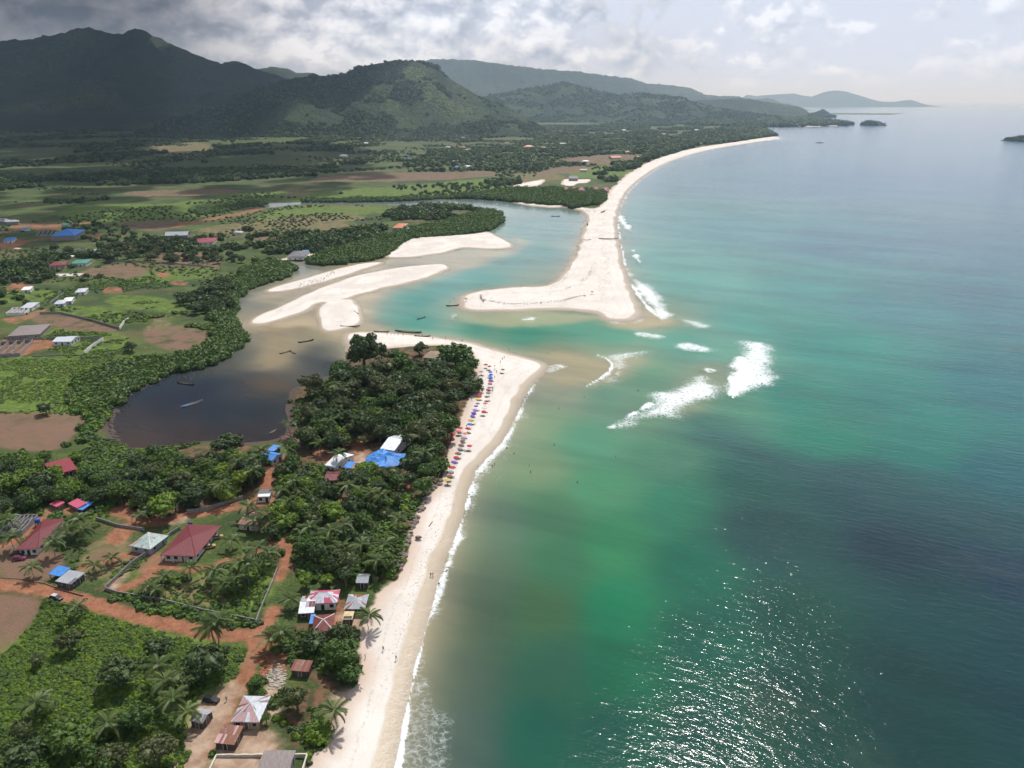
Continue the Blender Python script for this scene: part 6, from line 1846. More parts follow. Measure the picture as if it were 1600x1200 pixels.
def hill_wood(keys, n_each, rad, seed):
    Ps, Ss, Is = [], [], []
    rg_ = np.random.default_rng(seed)
    for k, n, rr_ in zip(keys, n_each, rad):
        o_, V = HILLS[k]
        ok = np.nonzero(V[:, 2] > 3)[0]
        pick = rg_.choice(ok, n)
        sp = (V[:, 0].max() - V[:, 0].min()) / 250
        P = V[pick] + np.column_stack([rg_.uniform(-sp, sp, (n, 2)), np.zeros(n)])
        f = fbm(P[:, 0] / 160, P[:, 1] / 160, 3, seed)
        P = P[f > -0.25]
        r_ = rg_.uniform(*rr_, len(P))
        Ps.append(P + np.column_stack([np.zeros((len(P), 2)), r_ * 0.15]))
        Ss.append(np.column_stack([r_, r_, r_ * 0.95]))
        Is.append(rg_.choice(4, len(P), p=(0.4, 0.35, 0.1, 0.15)))
    return scatter('hill_woods', 'farwood', np.concatenate(Ps), np.concatenate(Ss), np.concatenate(Is), 'forest covering the hills and small islands')


hill_wood(['m3', 'm5', 'i1', 'i2', 'i3'], [15000, 9000, 400, 240, 200], [(5, 10), (7, 12), (10, 18), (7, 11), (4, 7)], 77)

# ------------------------------------------------------------------ boats
def paint(name, rgb, rough=0.6):
    return plain(name, rgb, rough, 0.2, 2.0)


BOATM = {k: paint('boat_' + k, v) for k, v in {'dark': (0.05, 0.042, 0.036), 'brown': (0.13, 0.085, 0.055), 'white': (0.55, 0.54, 0.50), 'blue': (0.08, 0.22, 0.42), 'green': (0.06, 0.14, 0.09)}.items()}
BOAT_IN = paint('boat_inside', (0.20, 0.165, 0.125), 0.9)


def boat(px, py, ln, heading, hull, label, z=0.0, beam=None, wide=False, where='boats'):
    """slender plank pirogue; heading in degrees from the photo's right, as seen from above"""
    x, y = g(px, py, z)
    o = empty('pirogue', x, y, z, R(heading))
    tag(o, label, 'boat', where)
    b = (beam or ln * (0.16 if wide else 0.115)) / 2
    n = 14
    V, F = [], []
    dep = 0.85 if ln > 9 else 0.6
    for i in range(n + 1):
        s = -1 + 2 * i / n
        w_ = b * max(0.03, (1 - abs(s) ** 2.6))
        sheer = dep * (0.62 + 0.75 * abs(s) ** 3)
        keel = -0.15 + 0.55 * abs(s) ** 5
        xx = s * ln / 2
        V += [(xx, -w_, sheer), (xx, -w_ * 0.72, keel + 0.16), (xx, 0, keel), (xx, w_ * 0.72, keel + 0.16), (xx, w_, sheer), (xx, w_ * 0.86, sheer - 0.02), (xx, w_ * 0.6, keel + 0.28), (xx, -w_ * 0.6, keel + 0.28), (xx, -w_ * 0.86, sheer - 0.02)]
    m = []
    for i in range(n):
        a, c_ = i * 9, (i + 1) * 9
        for k in range(9):
            k2 = (k + 1) % 9
            F.append((a + k, c_ + k, c_ + k2, a + k2))
            m.append(1 if k in (5, 6, 7) else 0)
    mesh_obj('hull', V, F, None, o, mats=[BOATM[hull], BOAT_IN], midx=m)
    for s in (-0.55, -0.2, 0.15, 0.5):
        w_ = b * (1 - abs(s) ** 2.6) * 0.9
        box('thwart', s * ln / 2 - 0.14, s * ln / 2 + 0.14, -w_, w_, dep * 0.55, dep * 0.61, BOAT_IN, o)
    return o


boat(290, 600, 13, -22, 'dark', 'long dark pirogue moored in the dark lagoon nearest the mangroves', where='boats on the lagoon')
bb = boat(300, 632, 13, 52, 'white', 'pale pirogue with blue cover afloat in the dark lagoon', where='boats on the lagoon')
box('cover', -5.6, -1.2, -0.55, 0.55, 0.62, 0.75, BOATM['blue'], bb)
boat(427, 675, 6, 70, 'white', 'small white skiff at the rocky lagoon landing', wide=True, where='boats on the lagoon')
boat(478, 534, 11, 35, 'dark', 'dark pirogue on the shallow sand edge above the dark lagoon', where='boats on the lagoon')
boat(446, 551, 9, 50, 'dark', 'left one of the two close pirogues in the lagoon shallows', where='boats on the lagoon')
boat(457, 551, 9, -50, 'dark', 'right one of the two close pirogues in the lagoon shallows', where='boats on the lagoon')
boat(547, 510.5, 14, 4, 'brown', 'pirogue lying along the near edge of the square white sandbar', 0.5, where='boats on the sand')
boat(557, 489, 9, -58, 'dark', 'pirogue on the far corner of the square white sandbar', 0.6, where='boats on the sand')
boat(596, 519, 11, -3, 'brown', 'pirogue beached right of the tall lone tree', 0.4, where='boats on the sand')
boat(638, 519, 20, -14, 'dark', 'biggest dark boat lying at the channel beach with raised stern', 0.1, 3.0, where='boats on the sand')
boat(660, 526, 11, -4, 'brown', 'pirogue right below the biggest boat at the channel beach', 0.7, where='boats on the sand')
boat(658, 497.5, 9, 50, 'dark', 'dark pirogue afloat in the turquoise channel', where='boats on the lagoon')
boat(707, 478, 10, 12, 'dark', 'pirogue touching the blunt end of the white spit', where='boats on the lagoon')
boat(868, 338, 12, -4, 'dark', 'lone pirogue afloat on the upper lagoon by the spit root', where='boats on the lagoon')
boat(950, 373.5, 22, -8, 'dark', 'long dark boat lying across the middle of the white spit', 2.0, 2.8, where='boats on the sand')
boat(942, 331, 20, 65, 'dark', 'dark boat drawn up at the root of the spit', 2.0, 3.5, where='boats on the sand')
boat(918, 350, 16, 88, 'dark', 'boat lying along the lagoon edge of the spit', 1.2, where='boats on the sand')
boat(918, 375, 9, 15, 'brown', 'small boat halfway down the lagoon side of the spit', 1.8, where='boats on the sand')

# ------------------------------------------------------------------ beach umbrellas and loungers
UC = {'red': (0.52, 0.045, 0.07), 'blue': (0.07, 0.10, 0.55), 'violet': (0.20, 0.10, 0.50), 'yellow': (0.62, 0.48, 0.07), 'white': (0.66, 0.64, 0.62), 'pink': (0.60, 0.20, 0.22), 'brown': (0.22, 0.12, 0.09), 'sky': (0.07, 0.20, 0.62), 'lavender': (0.38, 0.30, 0.56), 'orange': (0.62, 0.24, 0.14), 'grey': (0.28, 0.27, 0.28)}
UM = {k: plain('canvas_' + k, v, 0.85, 0.12, 1.5) for k, v in UC.items()}
M_POLE = plain('umbrella_pole', (0.35, 0.33, 0.30), 0.5, 0.1)
M_LOUNGE = plain('lounger_wood', (0.085, 0.062, 0.05), 0.8, 0.25)


def umbrella_mesh(mat):
    n = 8
    V, F = [(0, 0, 2.55)], []
    for k, (r_, z) in enumerate(((0.62, 2.40), (1.25, 2.05), (1.27, 1.92))):
        for i in range(n):
            a = 6.2832 * i / n
            V.append((r_ * math.cos(a), r_ * math.sin(a), z))
    F = [(0, 1 + i, 1 + (i + 1) % n) for i in range(n)]
    for k in range(2):
        a = 1 + k * n
        F += [(a + i, a + n + i, a + n + (i + 1) % n, a + (i + 1) % n) for i in range(n)]
    me = bpy.data.meshes.new('canopy')
    me.from_pydata(V, [], F)
    me.materials.append(mat)
    return me


UME = {k: umbrella_mesh(m) for k, m in UM.items()}
_v, _f = tube([(0, 0, -0.3), (0, 0, 2.5)], [0.03, 0.03], 6)
POLE = bpy.data.meshes.new('pole')
POLE.from_pydata(_v, [], _f)
POLE.materials.append(M_POLE)


def lounger_mesh():
    V, F = [], []
    for b_ in ((-0.95, 0.45, -0.32, 0.32, 0.28, 0.36), (-0.9, -0.84, -0.3, -0.24, 0, 0.28), (-0.9, -0.84, 0.24, 0.3, 0, 0.28), (0.34, 0.40, -0.3, -0.24, 0, 0.28), (0.34, 0.40, 0.24, 0.3, 0, 0.28)):
        v, f = box_vf(*b_)
        k = len(V)
        V += v
        F += [tuple(x + k for x in q) for q in f]
    k = len(V)
    V += [(0.45, -0.32, 0.30), (0.45, 0.32, 0.30), (1.0, 0.32, 0.80), (1.0, -0.32, 0.80), (0.45, -0.32, 0.37), (0.45, 0.32, 0.37), (0.96, 0.32, 0.86), (0.96, -0.32, 0.86)]
    F += [(k, k + 1, k + 2, k + 3), (k + 7, k + 6, k + 5, k + 4), (k, k + 4, k + 5, k + 1), (k + 1, k + 5, k + 6, k + 2), (k + 2, k + 6, k + 7, k + 3), (k + 3, k + 7, k + 4, k)]
    me = bpy.data.meshes.new('lounger')
    me.from_pydata(V, [], F)
    me.materials.append(M_LOUNGE)
    return me


LOUNGE = lounger_mesh()
front = [(750, 612, 'red'), (748.5, 617, 'red'), (747, 622, 'yellow'), (744, 633, 'violet'), (742, 638, 'lavender'), (740, 643, 'violet'), (738, 648, 'violet'), (736.5, 654, 'yellow'), (734, 660.5, 'sky'), (730.5, 667, 'red'), (727, 675, 'orange'), (725, 681, 'lavender'), (723, 686, 'brown'),
         (720.5, 692.5, 'brown'), (718, 698, 'grey'), (715, 705, 'brown'), (712.5, 711, 'red'), (709, 718, 'violet'), (706, 726, 'red'), (704, 733, 'grey'), (702, 739, 'brown'), (698.5, 745.5, 'yellow')]
right_row = [(765, 571.5, 'red'), (766, 580, 'blue'), (767, 584, 'blue'), (767, 588, 'sky'), (767, 592.5, 'violet'), (766, 597, 'pink'), (765, 602, 'white'), (764, 606, 'pink'), (763, 611, 'grey'), (761, 618, 'brown'), (758.5, 628, 'pink'), (757, 635, 'white'), (756, 640.5, 'red')]
single = [(759, 569, 'brown', 'brown umbrella by the low outermost tree'), (786, 576, 'brown', 'lone brownish umbrella nearest the channel beach'), (752, 580, 'grey', 'grey umbrella under the wood tip edge'), (719, 667, 'red', 'red umbrella close under the wood edge'), (716, 671.5, 'pink', 'salmon umbrella beside the red one at the wood edge'),
          (707, 676, 'red', 'upper of two red umbrellas against the trees'), (707, 685, 'red', 'lower of two red umbrellas against the trees'), (733, 693, 'red', 'lone red umbrella out on the open sand'), (925, 455.5, 'brown', 'dark shade umbrella on the middle of the white spit'), (728, 464, 'red', 'small red shelter on the blunt end of the white spit')]
ordw = ['first', 'second', 'third', 'fourth', 'fifth', 'sixth', 'seventh', 'eighth', 'ninth', 'tenth', 'eleventh', 'twelfth', 'thirteenth', '14th', '15th', '16th', '17th', '18th', '19th', '20th', '21st', '22nd', '23rd']
cword = {'sky': 'bright blue', 'grey': 'grey', 'violet': 'violet'}
ulist = [(a, b, c_, f'{cword.get(c_, c_)} umbrella, {ordw[i]} in the row along the trees counted from the point') for i, (a, b, c_) in enumerate(front)]
ulist += [(a, b, c_, f'{cword.get(c_, c_)} umbrella, {ordw[i]} in the outer row counted from the point') for i, (a, b, c_) in enumerate(right_row)]
ulist += single
for i, (px, py, c_, lb) in enumerate(ulist):
    x, y = g(px, py, 4.4)
    z0 = float(height_at(np.array([x]), np.array([y]))[0])
    o = empty('beach_umbrella', x, y, z0)
    tag(o, lb, 'umbrella', 'beach umbrellas')
    o.scale = (1.02, 1.02, 1.0)
    cn = link(bpy.data.objects.new('canopy', UME[c_]), o)
    cn.rotation_euler = (0.06 * math.sin(i), 0.06 * math.cos(i * 2), i * 0.7)
    link(bpy.data.objects.new('pole', POLE), o)
    if py > 560 and i % 3 != 2:
        lo_ = bpy.data.objects.new('beach_lounger', LOUNGE)
        lo_.location = (x - 1.0 + (i % 2) * 1.8, y - 1.5, z0)
        lo_.rotation_euler = (0, 0, R(150 + 17 * (i % 4)))
        link(lo_)
        tag(lo_, 'dark beach lounger set beside the ' + lb.split(' counted')[0], 'lounger', 'beach loungers')

# ------------------------------------------------------------------ people
SKIN = plain('skin', (0.085, 0.048, 0.032), 0.6, 0.1)
CLOTH = [plain('cloth_' + str(i), c_, 0.9, 0.15) for i, c_ in enumerate(((0.55, 0.53, 0.50), (0.40, 0.06, 0.06), (0.05, 0.08, 0.28), (0.03, 0.03, 0.035), (0.45, 0.35, 0.08), (0.07, 0.25, 0.22)))]


def person_mesh(walk, shirt, shorts, seated=False):
    me = bpy.data.meshes.new('skel')
    s = 0.28 if walk else 0.06
    J = [(0, 0, 0.95), (0, 0, 1.18), (0, 0, 1.40), (0, 0.01, 1.50), (0, 0.03, 1.58), (0, 0.03, 1.68),
         (0.17, 0, 1.40), (0.24, -s * 0.5, 1.13), (0.25, s * 0.1 - s * 0.6, 0.88), (-0.17, 0, 1.40), (-0.24, s * 0.5, 1.13), (-0.25, s * 0.8, 0.90),
         (0.09, 0, 0.90), (0.10, s * 0.7, 0.50), (0.10, s * 0.75, 0.08), (0.10, s * 0.75 + 0.16, 0.04), (-0.09, 0, 0.90), (-0.10, -s * 0.5, 0.50), (-0.10, -s * 1.1, 0.09), (-0.10, -s * 1.1 + 0.16, 0.04)]
    E = [(0, 1), (1, 2), (2, 3), (3, 4), (4, 5), (2, 6), (6, 7), (7, 8), (2, 9), (9, 10), (10, 11), (0, 12), (12, 13), (13, 14), (14, 15), (0, 16), (16, 17), (17, 18), (18, 19)]
    rad = [0.15, 0.14, 0.14, 0.055, 0.095, 0.085, 0.065, 0.045, 0.035, 0.065, 0.045, 0.035, 0.10, 0.065, 0.045, 0.035, 0.10, 0.065, 0.045, 0.035]
    me.from_pydata(J, E, [])
    ob = bpy.data.objects.new('skel', me)
    COL.objects.link(ob)
    ob.modifiers.new('skin', 'SKIN')
    me.skin_vertices[0].data.foreach_set('radius', np.repeat(np.array(rad, np.float32), 2))
    me.skin_vertices[0].data[0].use_root = True
    ob.modifiers.new('sub', 'SUBSURF').levels = 1
    dg = bpy.context.evaluated_depsgraph_get()
    out = bpy.data.meshes.new_from_object(ob.evaluated_get(dg))
    out.name = 'person'
    bpy.data.objects.remove(ob)
    out.materials.clear()
    for m in (SKIN, CLOTH[shirt], CLOTH[shorts]):
        out.materials.append(m)
    co = np.array([p.center[:] for p in out.polygons])
    idx = np.zeros(len(co), np.int32)
    body = (np.abs(co[:, 0]) < 0.215)
    idx[(co[:, 2] > 0.98) & (co[:, 2] < 1.47) & body] = 1
    idx[(co[:, 2] > 0.5) & (co[:, 2] <= 0.98) & (np.abs(co[:, 0]) < 0.21)] = 2
    out.polygons.foreach_set('material_index', idx)
    out.polygons.foreach_set('use_smooth', np.ones(len(idx), bool))
    return out


PM = [person_mesh(False, 0, 2), person_mesh(True, 1, 3), person_mesh(True, 2, 0), person_mesh(False, 3, 3), person_mesh(True, 4, 2), person_mesh(False, 5, 0)]
SH = ['pale', 'red', 'dark blue', 'black', 'yellow', 'teal']
people = [  # px, py of the feet, stands-at height above ground (negative: wading)
    (571, 1031, 0, 'near the big broad-leaved tree on the sand'), (599, 1018, 0, 'walking on the middle of the lower beach'), (619, 1031, 0, 'walking on the damp sand of the lower beach'), (673, 899, 0, 'left of the couple on the damp sand'), (676.5, 899, 0, 'right of the couple on the damp sand'),
    (686, 915, -0.4, 'at the foam edge below the couple'), (747, 732, -0.2, 'in the wide swash below the umbrellas'), (769, 730, -0.5, 'left of two bathers in the wide swash'), (773, 727, -0.5, 'right of two bathers in the wide swash'), (722, 533, 0, 'large alone at the channel beach bend'),
    (788, 561, 0, 'at the channel edge above the outer umbrellas'), (785, 564, 0, 'second at the channel edge above the outer umbrellas'), (782, 569, 0, 'on the sand above the lone brownish umbrella'), (773, 576, 0, 'beside the blue umbrellas, uppermost'), (773, 582, 0, 'beside the blue umbrellas, middle'), (776, 585, 0, 'beside the blue umbrellas, outermost'), (773, 593, 0, 'beside the violet umbrella'), (754, 593, 0, 'between the two umbrella rows near the tip'), (746, 594, 0, 'under the wood edge near the tip'), (748, 594, 0, 'second under the wood edge near the tip'), (737, 629, 0, 'in black shade at the wood edge'), (769, 615, 0, 'walking seaward of the outer row'), (770, 612, 0, 'second walking seaward of the outer row'),
    (605, 524, 0, 'first of the line at the channel water'), (611, 524, 0, 'second of the line at the channel water'), (617, 524.5, 0, 'third of the line at the channel water'), (622, 525, 0, 'fourth of the line at the channel water'), (630, 525, 0, 'fifth of the line at the channel water'), (676, 530, 0, 'at the water right of the beached boats'), (696, 529, 0, 'second at the water right of the beached boats'),
    (766, 548, -0.5, 'wading in the channel mouth'), (771, 550, -0.5, 'second wading in the channel mouth'), (795, 547, -0.6, 'wading out on the shoal'), (792, 701, -0.7, 'bathing off the lower umbrellas'), (803, 709, -0.9, 'bathing farther off the lower umbrellas'), (827, 728, -1.0, 'bathing alone off the wide swash'), (829, 738, -1.0, 'bathing below the lone bather'),
    (866, 547, -0.9, 'bathing off the tip of the beach'), (856, 553, -0.9, 'second bathing off the tip of the beach'), (913, 621, -1.0, 'swimming below the thin foam patch'), (873, 639, -0.9, 'swimming off the outer beach'), (866, 695, -1.0, 'swimming left of the faint foam'), (962, 714, -1.0, 'swimming below the long breaker'), (902, 754, -1.1, 'swimming far off in green water'), (997, 611, -0.9, 'standing before the long breaker'),
    (54, 918, 0, 'on the red road behind the parked car'), (80, 916, 0, 'in pale clothes on the red road by the shack'), (2, 934, 0, 'at the photo edge beside the red road'), (355, 1101, 0, 'on the track beside the patchwork house'), (380, 1157, 0, 'behind the rust striped shed'), (700, 757, 0, 'beside the last yellow umbrella'), (660, 524, 0, 'beside the pirogue at the channel beach'), (703, 470, 0, 'at the blunt end of the spit'), (710, 466, 0, 'second at the blunt end of the spit'), (815, 447, 0, 'at the lagoon edge of the spit'), (704, 741, 0, 'seated row end beside the dark umbrella'), (690, 735, 0, 'in shade by the wooden rail'), (697, 718, 0, 'at the wood edge beside the violet umbrella'), (700, 708, 0, 'at the wood edge in pale shade'), (729, 671, 0, 'under the ninth umbrella'), (723, 693, 0, 'under the brown umbrellas'), (741, 650, 0, 'next to the violet umbrellas'),
]
rd = random.Random(5)
for i, (px, py, dz, lb) in enumerate(people):
    x, y = g(px, py, 1.0 if dz >= 0 else 0)
    z0 = float(height_at(np.array([x]), np.array([y]))[0])
    k = i % 6
    o = bpy.data.objects.new('person', PM[k])
    o.location = (x, y, z0 + 0.01 if dz >= 0 else dz * 0.9)
    s = rd.uniform(0.95, 1.05)
    o.scale = (s * 1.08, s * 1.08, s)
    o.rotation_euler = (0, 0, rd.uniform(0, 6.28))
    link(o)
    tag(o, 'person ' + lb, 'person', 'people on the beach and in the water')
for i in range(30):          # the party on the long tan sandbar
    px = 466 + 58 * (i / 29) + rd.uniform(-1.5, 1.5)
    py = 450 - 20 * (i / 29) + rd.uniform(-4, 4)
    x, y = g(px, py, 0.2)
    o = bpy.data.objects.new('person', PM[i % 6])
    o.location = (x, y, max(-0.3, float(height_at(np.array([x]), np.array([y]))[0])))
    o.rotation_euler = (0, 0, rd.uniform(0, 6.28))
    link(o)
    tag(o, 'tiny figure in the loose crowd on the long tan sandbar', 'person', 'crowd on the tan sandbar')

# ------------------------------------------------------------------ cars and motorbike
M_GLASS = plain('car_glass', (0.03, 0.035, 0.04), 0.12, 0.1, 1.0, 0.5)
M_TYRE = plain('tyre', (0.02, 0.02, 0.02), 0.9, 0.1)
M_RIM = plain('rim', (0.4, 0.4, 0.41), 0.35, 0.1)
M_LAMP = plain('headlight', (0.7, 0.7, 0.66), 0.2, 0.05)
M_TAIL = plain('tail_light', (0.35, 0.02, 0.02), 0.3, 0.05)


def car(px, py, heading, rgb, label, roofc=None, pickup=False):
    x, y = g(px, py, 2.8)
    z0 = float(height_at(np.array([x]), np.array([y]))[0])
    o = empty('parked_car', x, y, z0, R(heading))
    tag(o, label, 'car', 'parked cars')
    body = plain('car_paint', rgb, 0.3, 0.06, 1.0, 0.5)
    prof = [(-2.15, 0.55, 0.80), (-2.1, 0.95, 0.84), (-1.6, 1.0, 0.86), (1.0, 0.98, 0.86), (1.9, 0.88, 0.82), (2.15, 0.72, 0.74)]
    V, F = [], []
    for (xx, zz, w_) in prof:
        V += [(xx, -w_, 0.28), (xx, -w_ * 1.02, zz * 0.7), (xx, -w_ * 0.93, zz), (xx, w_ * 0.93, zz), (xx, w_ * 1.02, zz * 0.7), (xx, w_, 0.28)]
    n = len(prof)
    for i in range(n - 1):
        F += [(6 * i + k, 6 * i + 6 + k, 6 * i + 6 + (k + 1) % 6, 6 * i + (k + 1) % 6) for k in range(6)]
    F += [(5, 4, 3, 2, 1, 0), tuple(6 * (n - 1) + k for k in range(6))]
    mesh_obj('body', V, [tuple(reversed(f)) for f in F], body, o)
    cab = [(-1.95 if not pickup else -0.6, 0.97, 0.78), (-1.45 if not pickup else -0.5, 1.45, 0.64), (0.25, 1.47, 0.64), (1.05, 0.97, 0.78)]
    V, F = [], []
    for xx, zz, w_ in cab:
        V += [(xx, -w_, zz), (xx, w_, zz)]
    F = [(0, 2, 3, 1), (2, 4, 5, 3), (4, 6, 7, 5), (0, 6, 4, 2), (1, 3, 5, 7)]
    mesh_obj('window', V, F, M_GLASS, o)
    rb = plain('car_roof_paint', roofc, 0.3, 0.05, 1.0, 0.5) if roofc else body
    box('roof', cab[1][0] - 0.03, 0.28, -0.65, 0.65, 1.46, 1.51, rb, o)
    for sx in (-1.35, 1.35):
        for sy in (-0.78, 0.78):
            v, f = tube([(0, -0.1, 0), (0, 0.1, 0)], [0.33, 0.33], 12)
            w_ = mesh_obj('wheel', v, f + [tuple(range(11, -1, -1))], M_TYRE, o)
            w_.location = (sx, sy, 0.33)
            v, f = tube([(0, -0.115, 0), (0, 0.115, 0)], [0.19, 0.19], 8)
            mesh_obj('rim', v, f + [tuple(range(7, -1, -1))], M_RIM, w_)
    for sy in (-0.55, 0.55):
        box('headlight', 2.06, 2.13, sy - 0.14, sy + 0.14, 0.58, 0.70, M_LAMP, o)
        box('tail_light', -2.16, -2.10, sy - 0.12, sy + 0.12, 0.62, 0.80, M_TAIL, o)


car(330, 1093, -12, (0.012, 0.012, 0.014), 'shiny black car parked beside the sandy track')
car(88, 934, -20, (0.04, 0.04, 0.05), 'dark car with pale roof driving on the red road', (0.5, 0.5, 0.52))
car(30, 873, 8, (0.16, 0.03, 0.05), 'dull red car parked at the gable end of the maroon house')
car(28, 866, 5, (0.03, 0.015, 0.02), 'dark car behind the dull red one')
car(327, 854, 25, (0.40, 0.28, 0.10), 'lower tan car beside the long maroon roof', (0.5, 0.4, 0.22))
car(339, 839, 25, (0.36, 0.26, 0.12), 'upper tan car beside the long maroon roof')
car(690, 575, 35, (0.35, 0.35, 0.36), 'silver car half hidden under the wood tip trees')
car(699, 580, 35, (0.03, 0.03, 0.035), 'black car half hidden under the wood tip trees')
car(684, 571, 35, (0.5, 0.5, 0.5), 'white car half hidden under the wood tip trees')
x, y = g(133, 938, 2.4)
o = empty('motorbike', x, y, 2.2, R(40))
tag(o, 'motorbike standing at the roadside by the short palm', 'motorbike')
for s in (-0.62, 0.62):
    v, f = tube([(0, -0.06, 0), (0, 0.06, 0)], [0.3, 0.3], 12)
    w_ = mesh_obj('wheel', v, f, M_TYRE, o)
    w_.location = (s, 0, 0.3)
v, f = tube([(-0.62, 0, 0.35), (-0.3, 0, 0.6), (0.2, 0, 0.72), (0.55, 0, 0.65), (0.62, 0, 0.32)], [0.05, 0.14, 0.15, 0.08, 0.04], 7)
mesh_obj('frame', v, f, paint('bike_red', (0.3, 0.03, 0.03)), o)
box('saddle', -0.55, 0.1, -0.13, 0.13, 0.72, 0.82, M_DARK, o)
box('handlebar', 0.42, 0.48, -0.36, 0.36, 0.95, 1.0, M_DARK, o)

# ------------------------------------------------------------------ rocks, driftwood, rubble, wrack
M_ROCK = plain('beach_rock', (0.185, 0.150, 0.122), 0.95, 0.5, 2.4)
rocks = smooth([(690, 752), (680, 762), (668, 772), (662, 790), (652, 808), (646, 826), (640, 846), (634, 862), (630, 876), (625, 890)], 5)
rg_ = np.random.default_rng(4)
ROCKM = []
for k in range(5):
    me = bpy.data.meshes.new('rock')
    v = I2V * (1 + 0.22 * np.sin(I2V @ rg_.normal(size=(3, 4)) * 2.2).sum(1, keepdims=True) * 0.5 + rg_.uniform(-0.05, 0.05, (len(I2V), 1)))
    me.from_pydata((v * (1.0, 0.8, 0.55)).tolist(), [], I2F.tolist())
    me.materials.append(M_ROCK)
    ROCKM.append(me)
for i, (px, py) in enumerate(rocks):
    for k in range(1):
        x, y = g(px - 3 + 8 * k + rg_.uniform(-3, 3), py + rg_.uniform(-3, 3), 2.0)
        o = bpy.data.objects.new('rock', ROCKM[(i + k) % 5])
        s = rg_.uniform(0.7, 1.6)
        o.scale = (s, s, s)
        o.rotation_euler = (0, 0, rg_.uniform(0, 6.28))
        o.location = (x, y, float(height_at(np.array([x]), np.array([y]))[0]) + 0.1 * s)
        link(o)
        tag(o, f"{'big' if s > 1.25 else 'middling' if s > 0.95 else 'small'} brownish boulder in the {('top', 'upper', 'middle', 'lower', 'bottom')[min(4, int(5 * i / len(rocks)))]} stretch of the beach rock belt", 'rock', 'boulders of the rock belt')
x, y = g(653, 839, 2.4)
o = bpy.data.objects.new('rock', ROCKM[2])
o.scale = (1.2, 1.0, 1.0)
o.location = (x, y, 2.2)
link(o)
tag(o, 'single dark boulder out on the white sand', 'rock')


def log(name, label, a, b, r_, z=2.3, cat='log', mat=M_WOOD):
    p, q = g(*a, z), g(*b, z)
    v, f = tube([(0, 0, 0.1), ((q[0] - p[0]) * 0.5, (q[1] - p[1]) * 0.5, 0.22), (q[0] - p[0], q[1] - p[1], 0.12)], [r_, r_ * 0.9, r_ * 0.6], 7)
    o_ = mesh_obj(name, v, f, mat)
    o_.location = (p[0], p[1], float(height_at(np.array([p[0]]), np.array([p[1]]))[0]))
    tag(o_, label, cat)


log('driftwood_log', 'long driftwood pole lying on the white sand below the rocks', (670, 819), (676, 811), 0.14)
log('fallen_trunk', 'fallen curved dark trunk across the rubble by the red road', (404, 1024), (421, 1020), 0.3, 2.8)
x0, y0 = g(682, 752, 3)
o = empty('wooden_rail', x0, y0, 2.2)
tag(o, 'dark wooden rail slanting along the rocks and trees', 'rail')
P = [Vector(g(a, b, 3)) - Vector((x0, y0)) for a, b in smooth([(682, 752), (687, 740), (692, 728), (694, 722)], 2)]
for a, b in zip(P, P[1:]):
    v, f = tube([(a.x, a.y, 1.0), (b.x, b.y, 1.0)], [0.09, 0.09], 6)
    mesh_obj('rail', v, f, M_WOOD, o)
    box('post', a.x - 0.08, a.x + 0.08, a.y - 0.08, a.y + 0.08, -0.2, 1.1, M_WOOD, o)


def stuff_mesh(name, label, C, rad, flat, mat, seed, jit=0.3):
    V, F = blobs(C, rad, flat, jit, seed)
    o_ = mesh_obj(name, V, F, mat)
    tag(o_, label, None, None, 'stuff')


def along(pts, n, wpx, seed, z=2.0):
    q = smooth(pts, 8)
    r_ = np.random.default_rng(seed)
    k = r_.integers(0, len(q), n)
    p = q[k] + r_.normal(size=(n, 2)) * wpx
    w_ = np.array([g(a, b, z) for a, b in p])
    return np.column_stack([w_, height_at(w_[:, 0], w_[:, 1]) + 0.02])


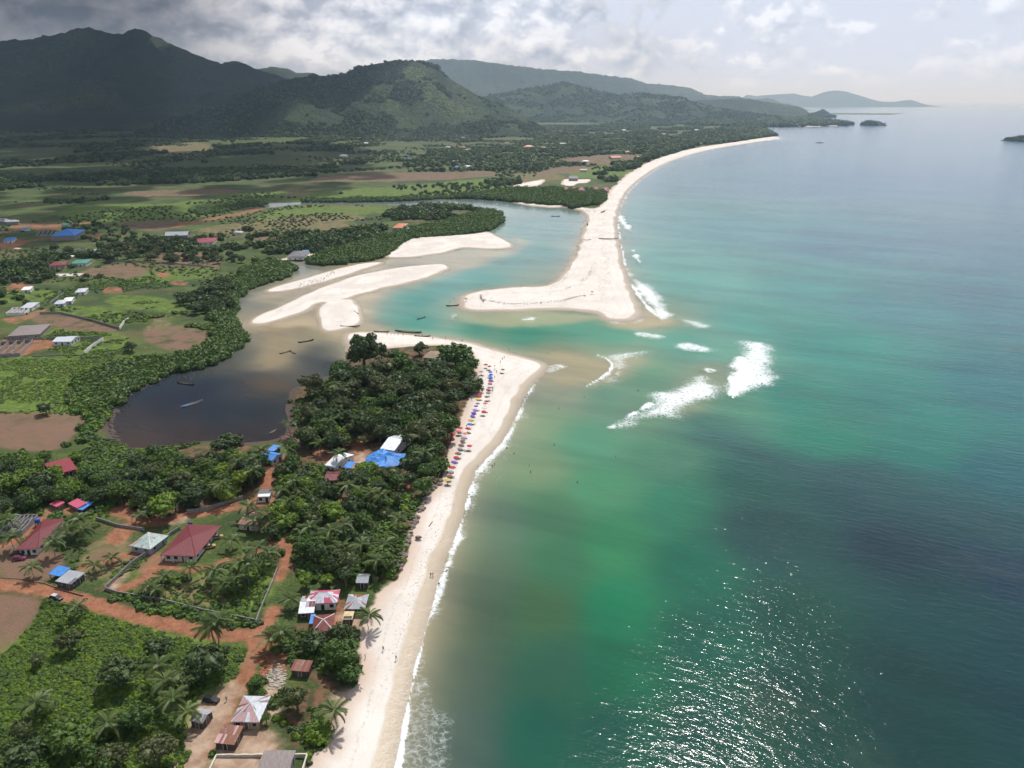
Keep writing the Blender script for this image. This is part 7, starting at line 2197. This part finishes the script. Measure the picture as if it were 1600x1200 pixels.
wr = np.concatenate([
    along([(768, 449), (756, 454), (751, 464), (770, 471), (800, 474), (840, 473), (880, 469), (900, 464), (915, 462)], 420, 0.8, 1), along([(752, 460), (752, 466), (756, 470)], 160, 1.0, 2), along([(908, 350), (905, 380), (893, 410), (878, 438), (862, 446)], 260, 1.5, 3),
    along([(928, 410), (922, 425), (910, 438)], 90, 2.0, 4), along([(860, 450), (890, 448), (885, 452)], 60, 1.0, 5), along([(700, 770), (690, 800), (672, 850), (655, 900), (638, 950), (622, 1000), (600, 1070)], 300, 6.0, 6), along([(960, 300), (948, 330), (944, 380), (950, 420), (945, 460)], 220, 5.0, 7),
    along([(895, 328), (915, 330), (930, 328)], 160, 2.5, 8)])
stuff_mesh('wrack_line', 'dark line of stranded weed and driftwood on the sand', wr, np.random.default_rng(1).uniform(0.06, 0.22, len(wr)) * np.clip(np.hypot(wr[:, 0], wr[:, 1]) / 420, 0.35, 1.8), (1.6, 0.8, 0.35), plain('wrack', (0.10, 0.075, 0.055), 0.95, 0.4), 3)
rb = along([(420, 1060), (432, 1045), (440, 1062), (428, 1070)], 240, 5.0, 9)
stuff_mesh('rubble', 'pile of pale rubble and broken boards beside the rusty hut', rb, np.random.default_rng(2).uniform(0.12, 0.45, len(rb)), (1.5, 0.6, 0.5), plain('rubble_pale', (0.42, 0.36, 0.30), 0.95, 0.5, 3.0), 4)
rb = along([(408, 1030), (418, 1022), (415, 1045), (408, 1060)], 160, 3.0, 10)
stuff_mesh('brick_rubble', 'heap of red brick earth beside the fallen trunk', rb, np.random.default_rng(3).uniform(0.15, 0.5, len(rb)), (1.2, 0.8, 0.5), plain('rubble_red', (0.30, 0.11, 0.06), 0.95, 0.4, 3.0), 5)
mb = along([(262, 582), (235, 598), (205, 612), (182, 640), (172, 660), (185, 690)], 260, 2.5, 11, 0.4)
stuff_mesh('shore_stones', 'dark stones along the muddy lagoon shore', mb, np.random.default_rng(6).uniform(0.25, 0.9, len(mb)), (1.3, 1, 0.5), plain('mud_stone', (0.10, 0.075, 0.065), 0.9, 0.4, 2.0), 6)
mb = along([(440, 684), (455, 676), (470, 680), (462, 690), (480, 688)], 200, 3.0, 12, 1.2)
stuff_mesh('landing_rocks', 'reddish rocks and roots at the lagoon landing', mb, np.random.default_rng(7).uniform(0.3, 0.9, len(mb)), (1.3, 1, 0.5), plain('landing_rock', (0.15, 0.09, 0.075), 0.9, 0.4, 2.0), 7)
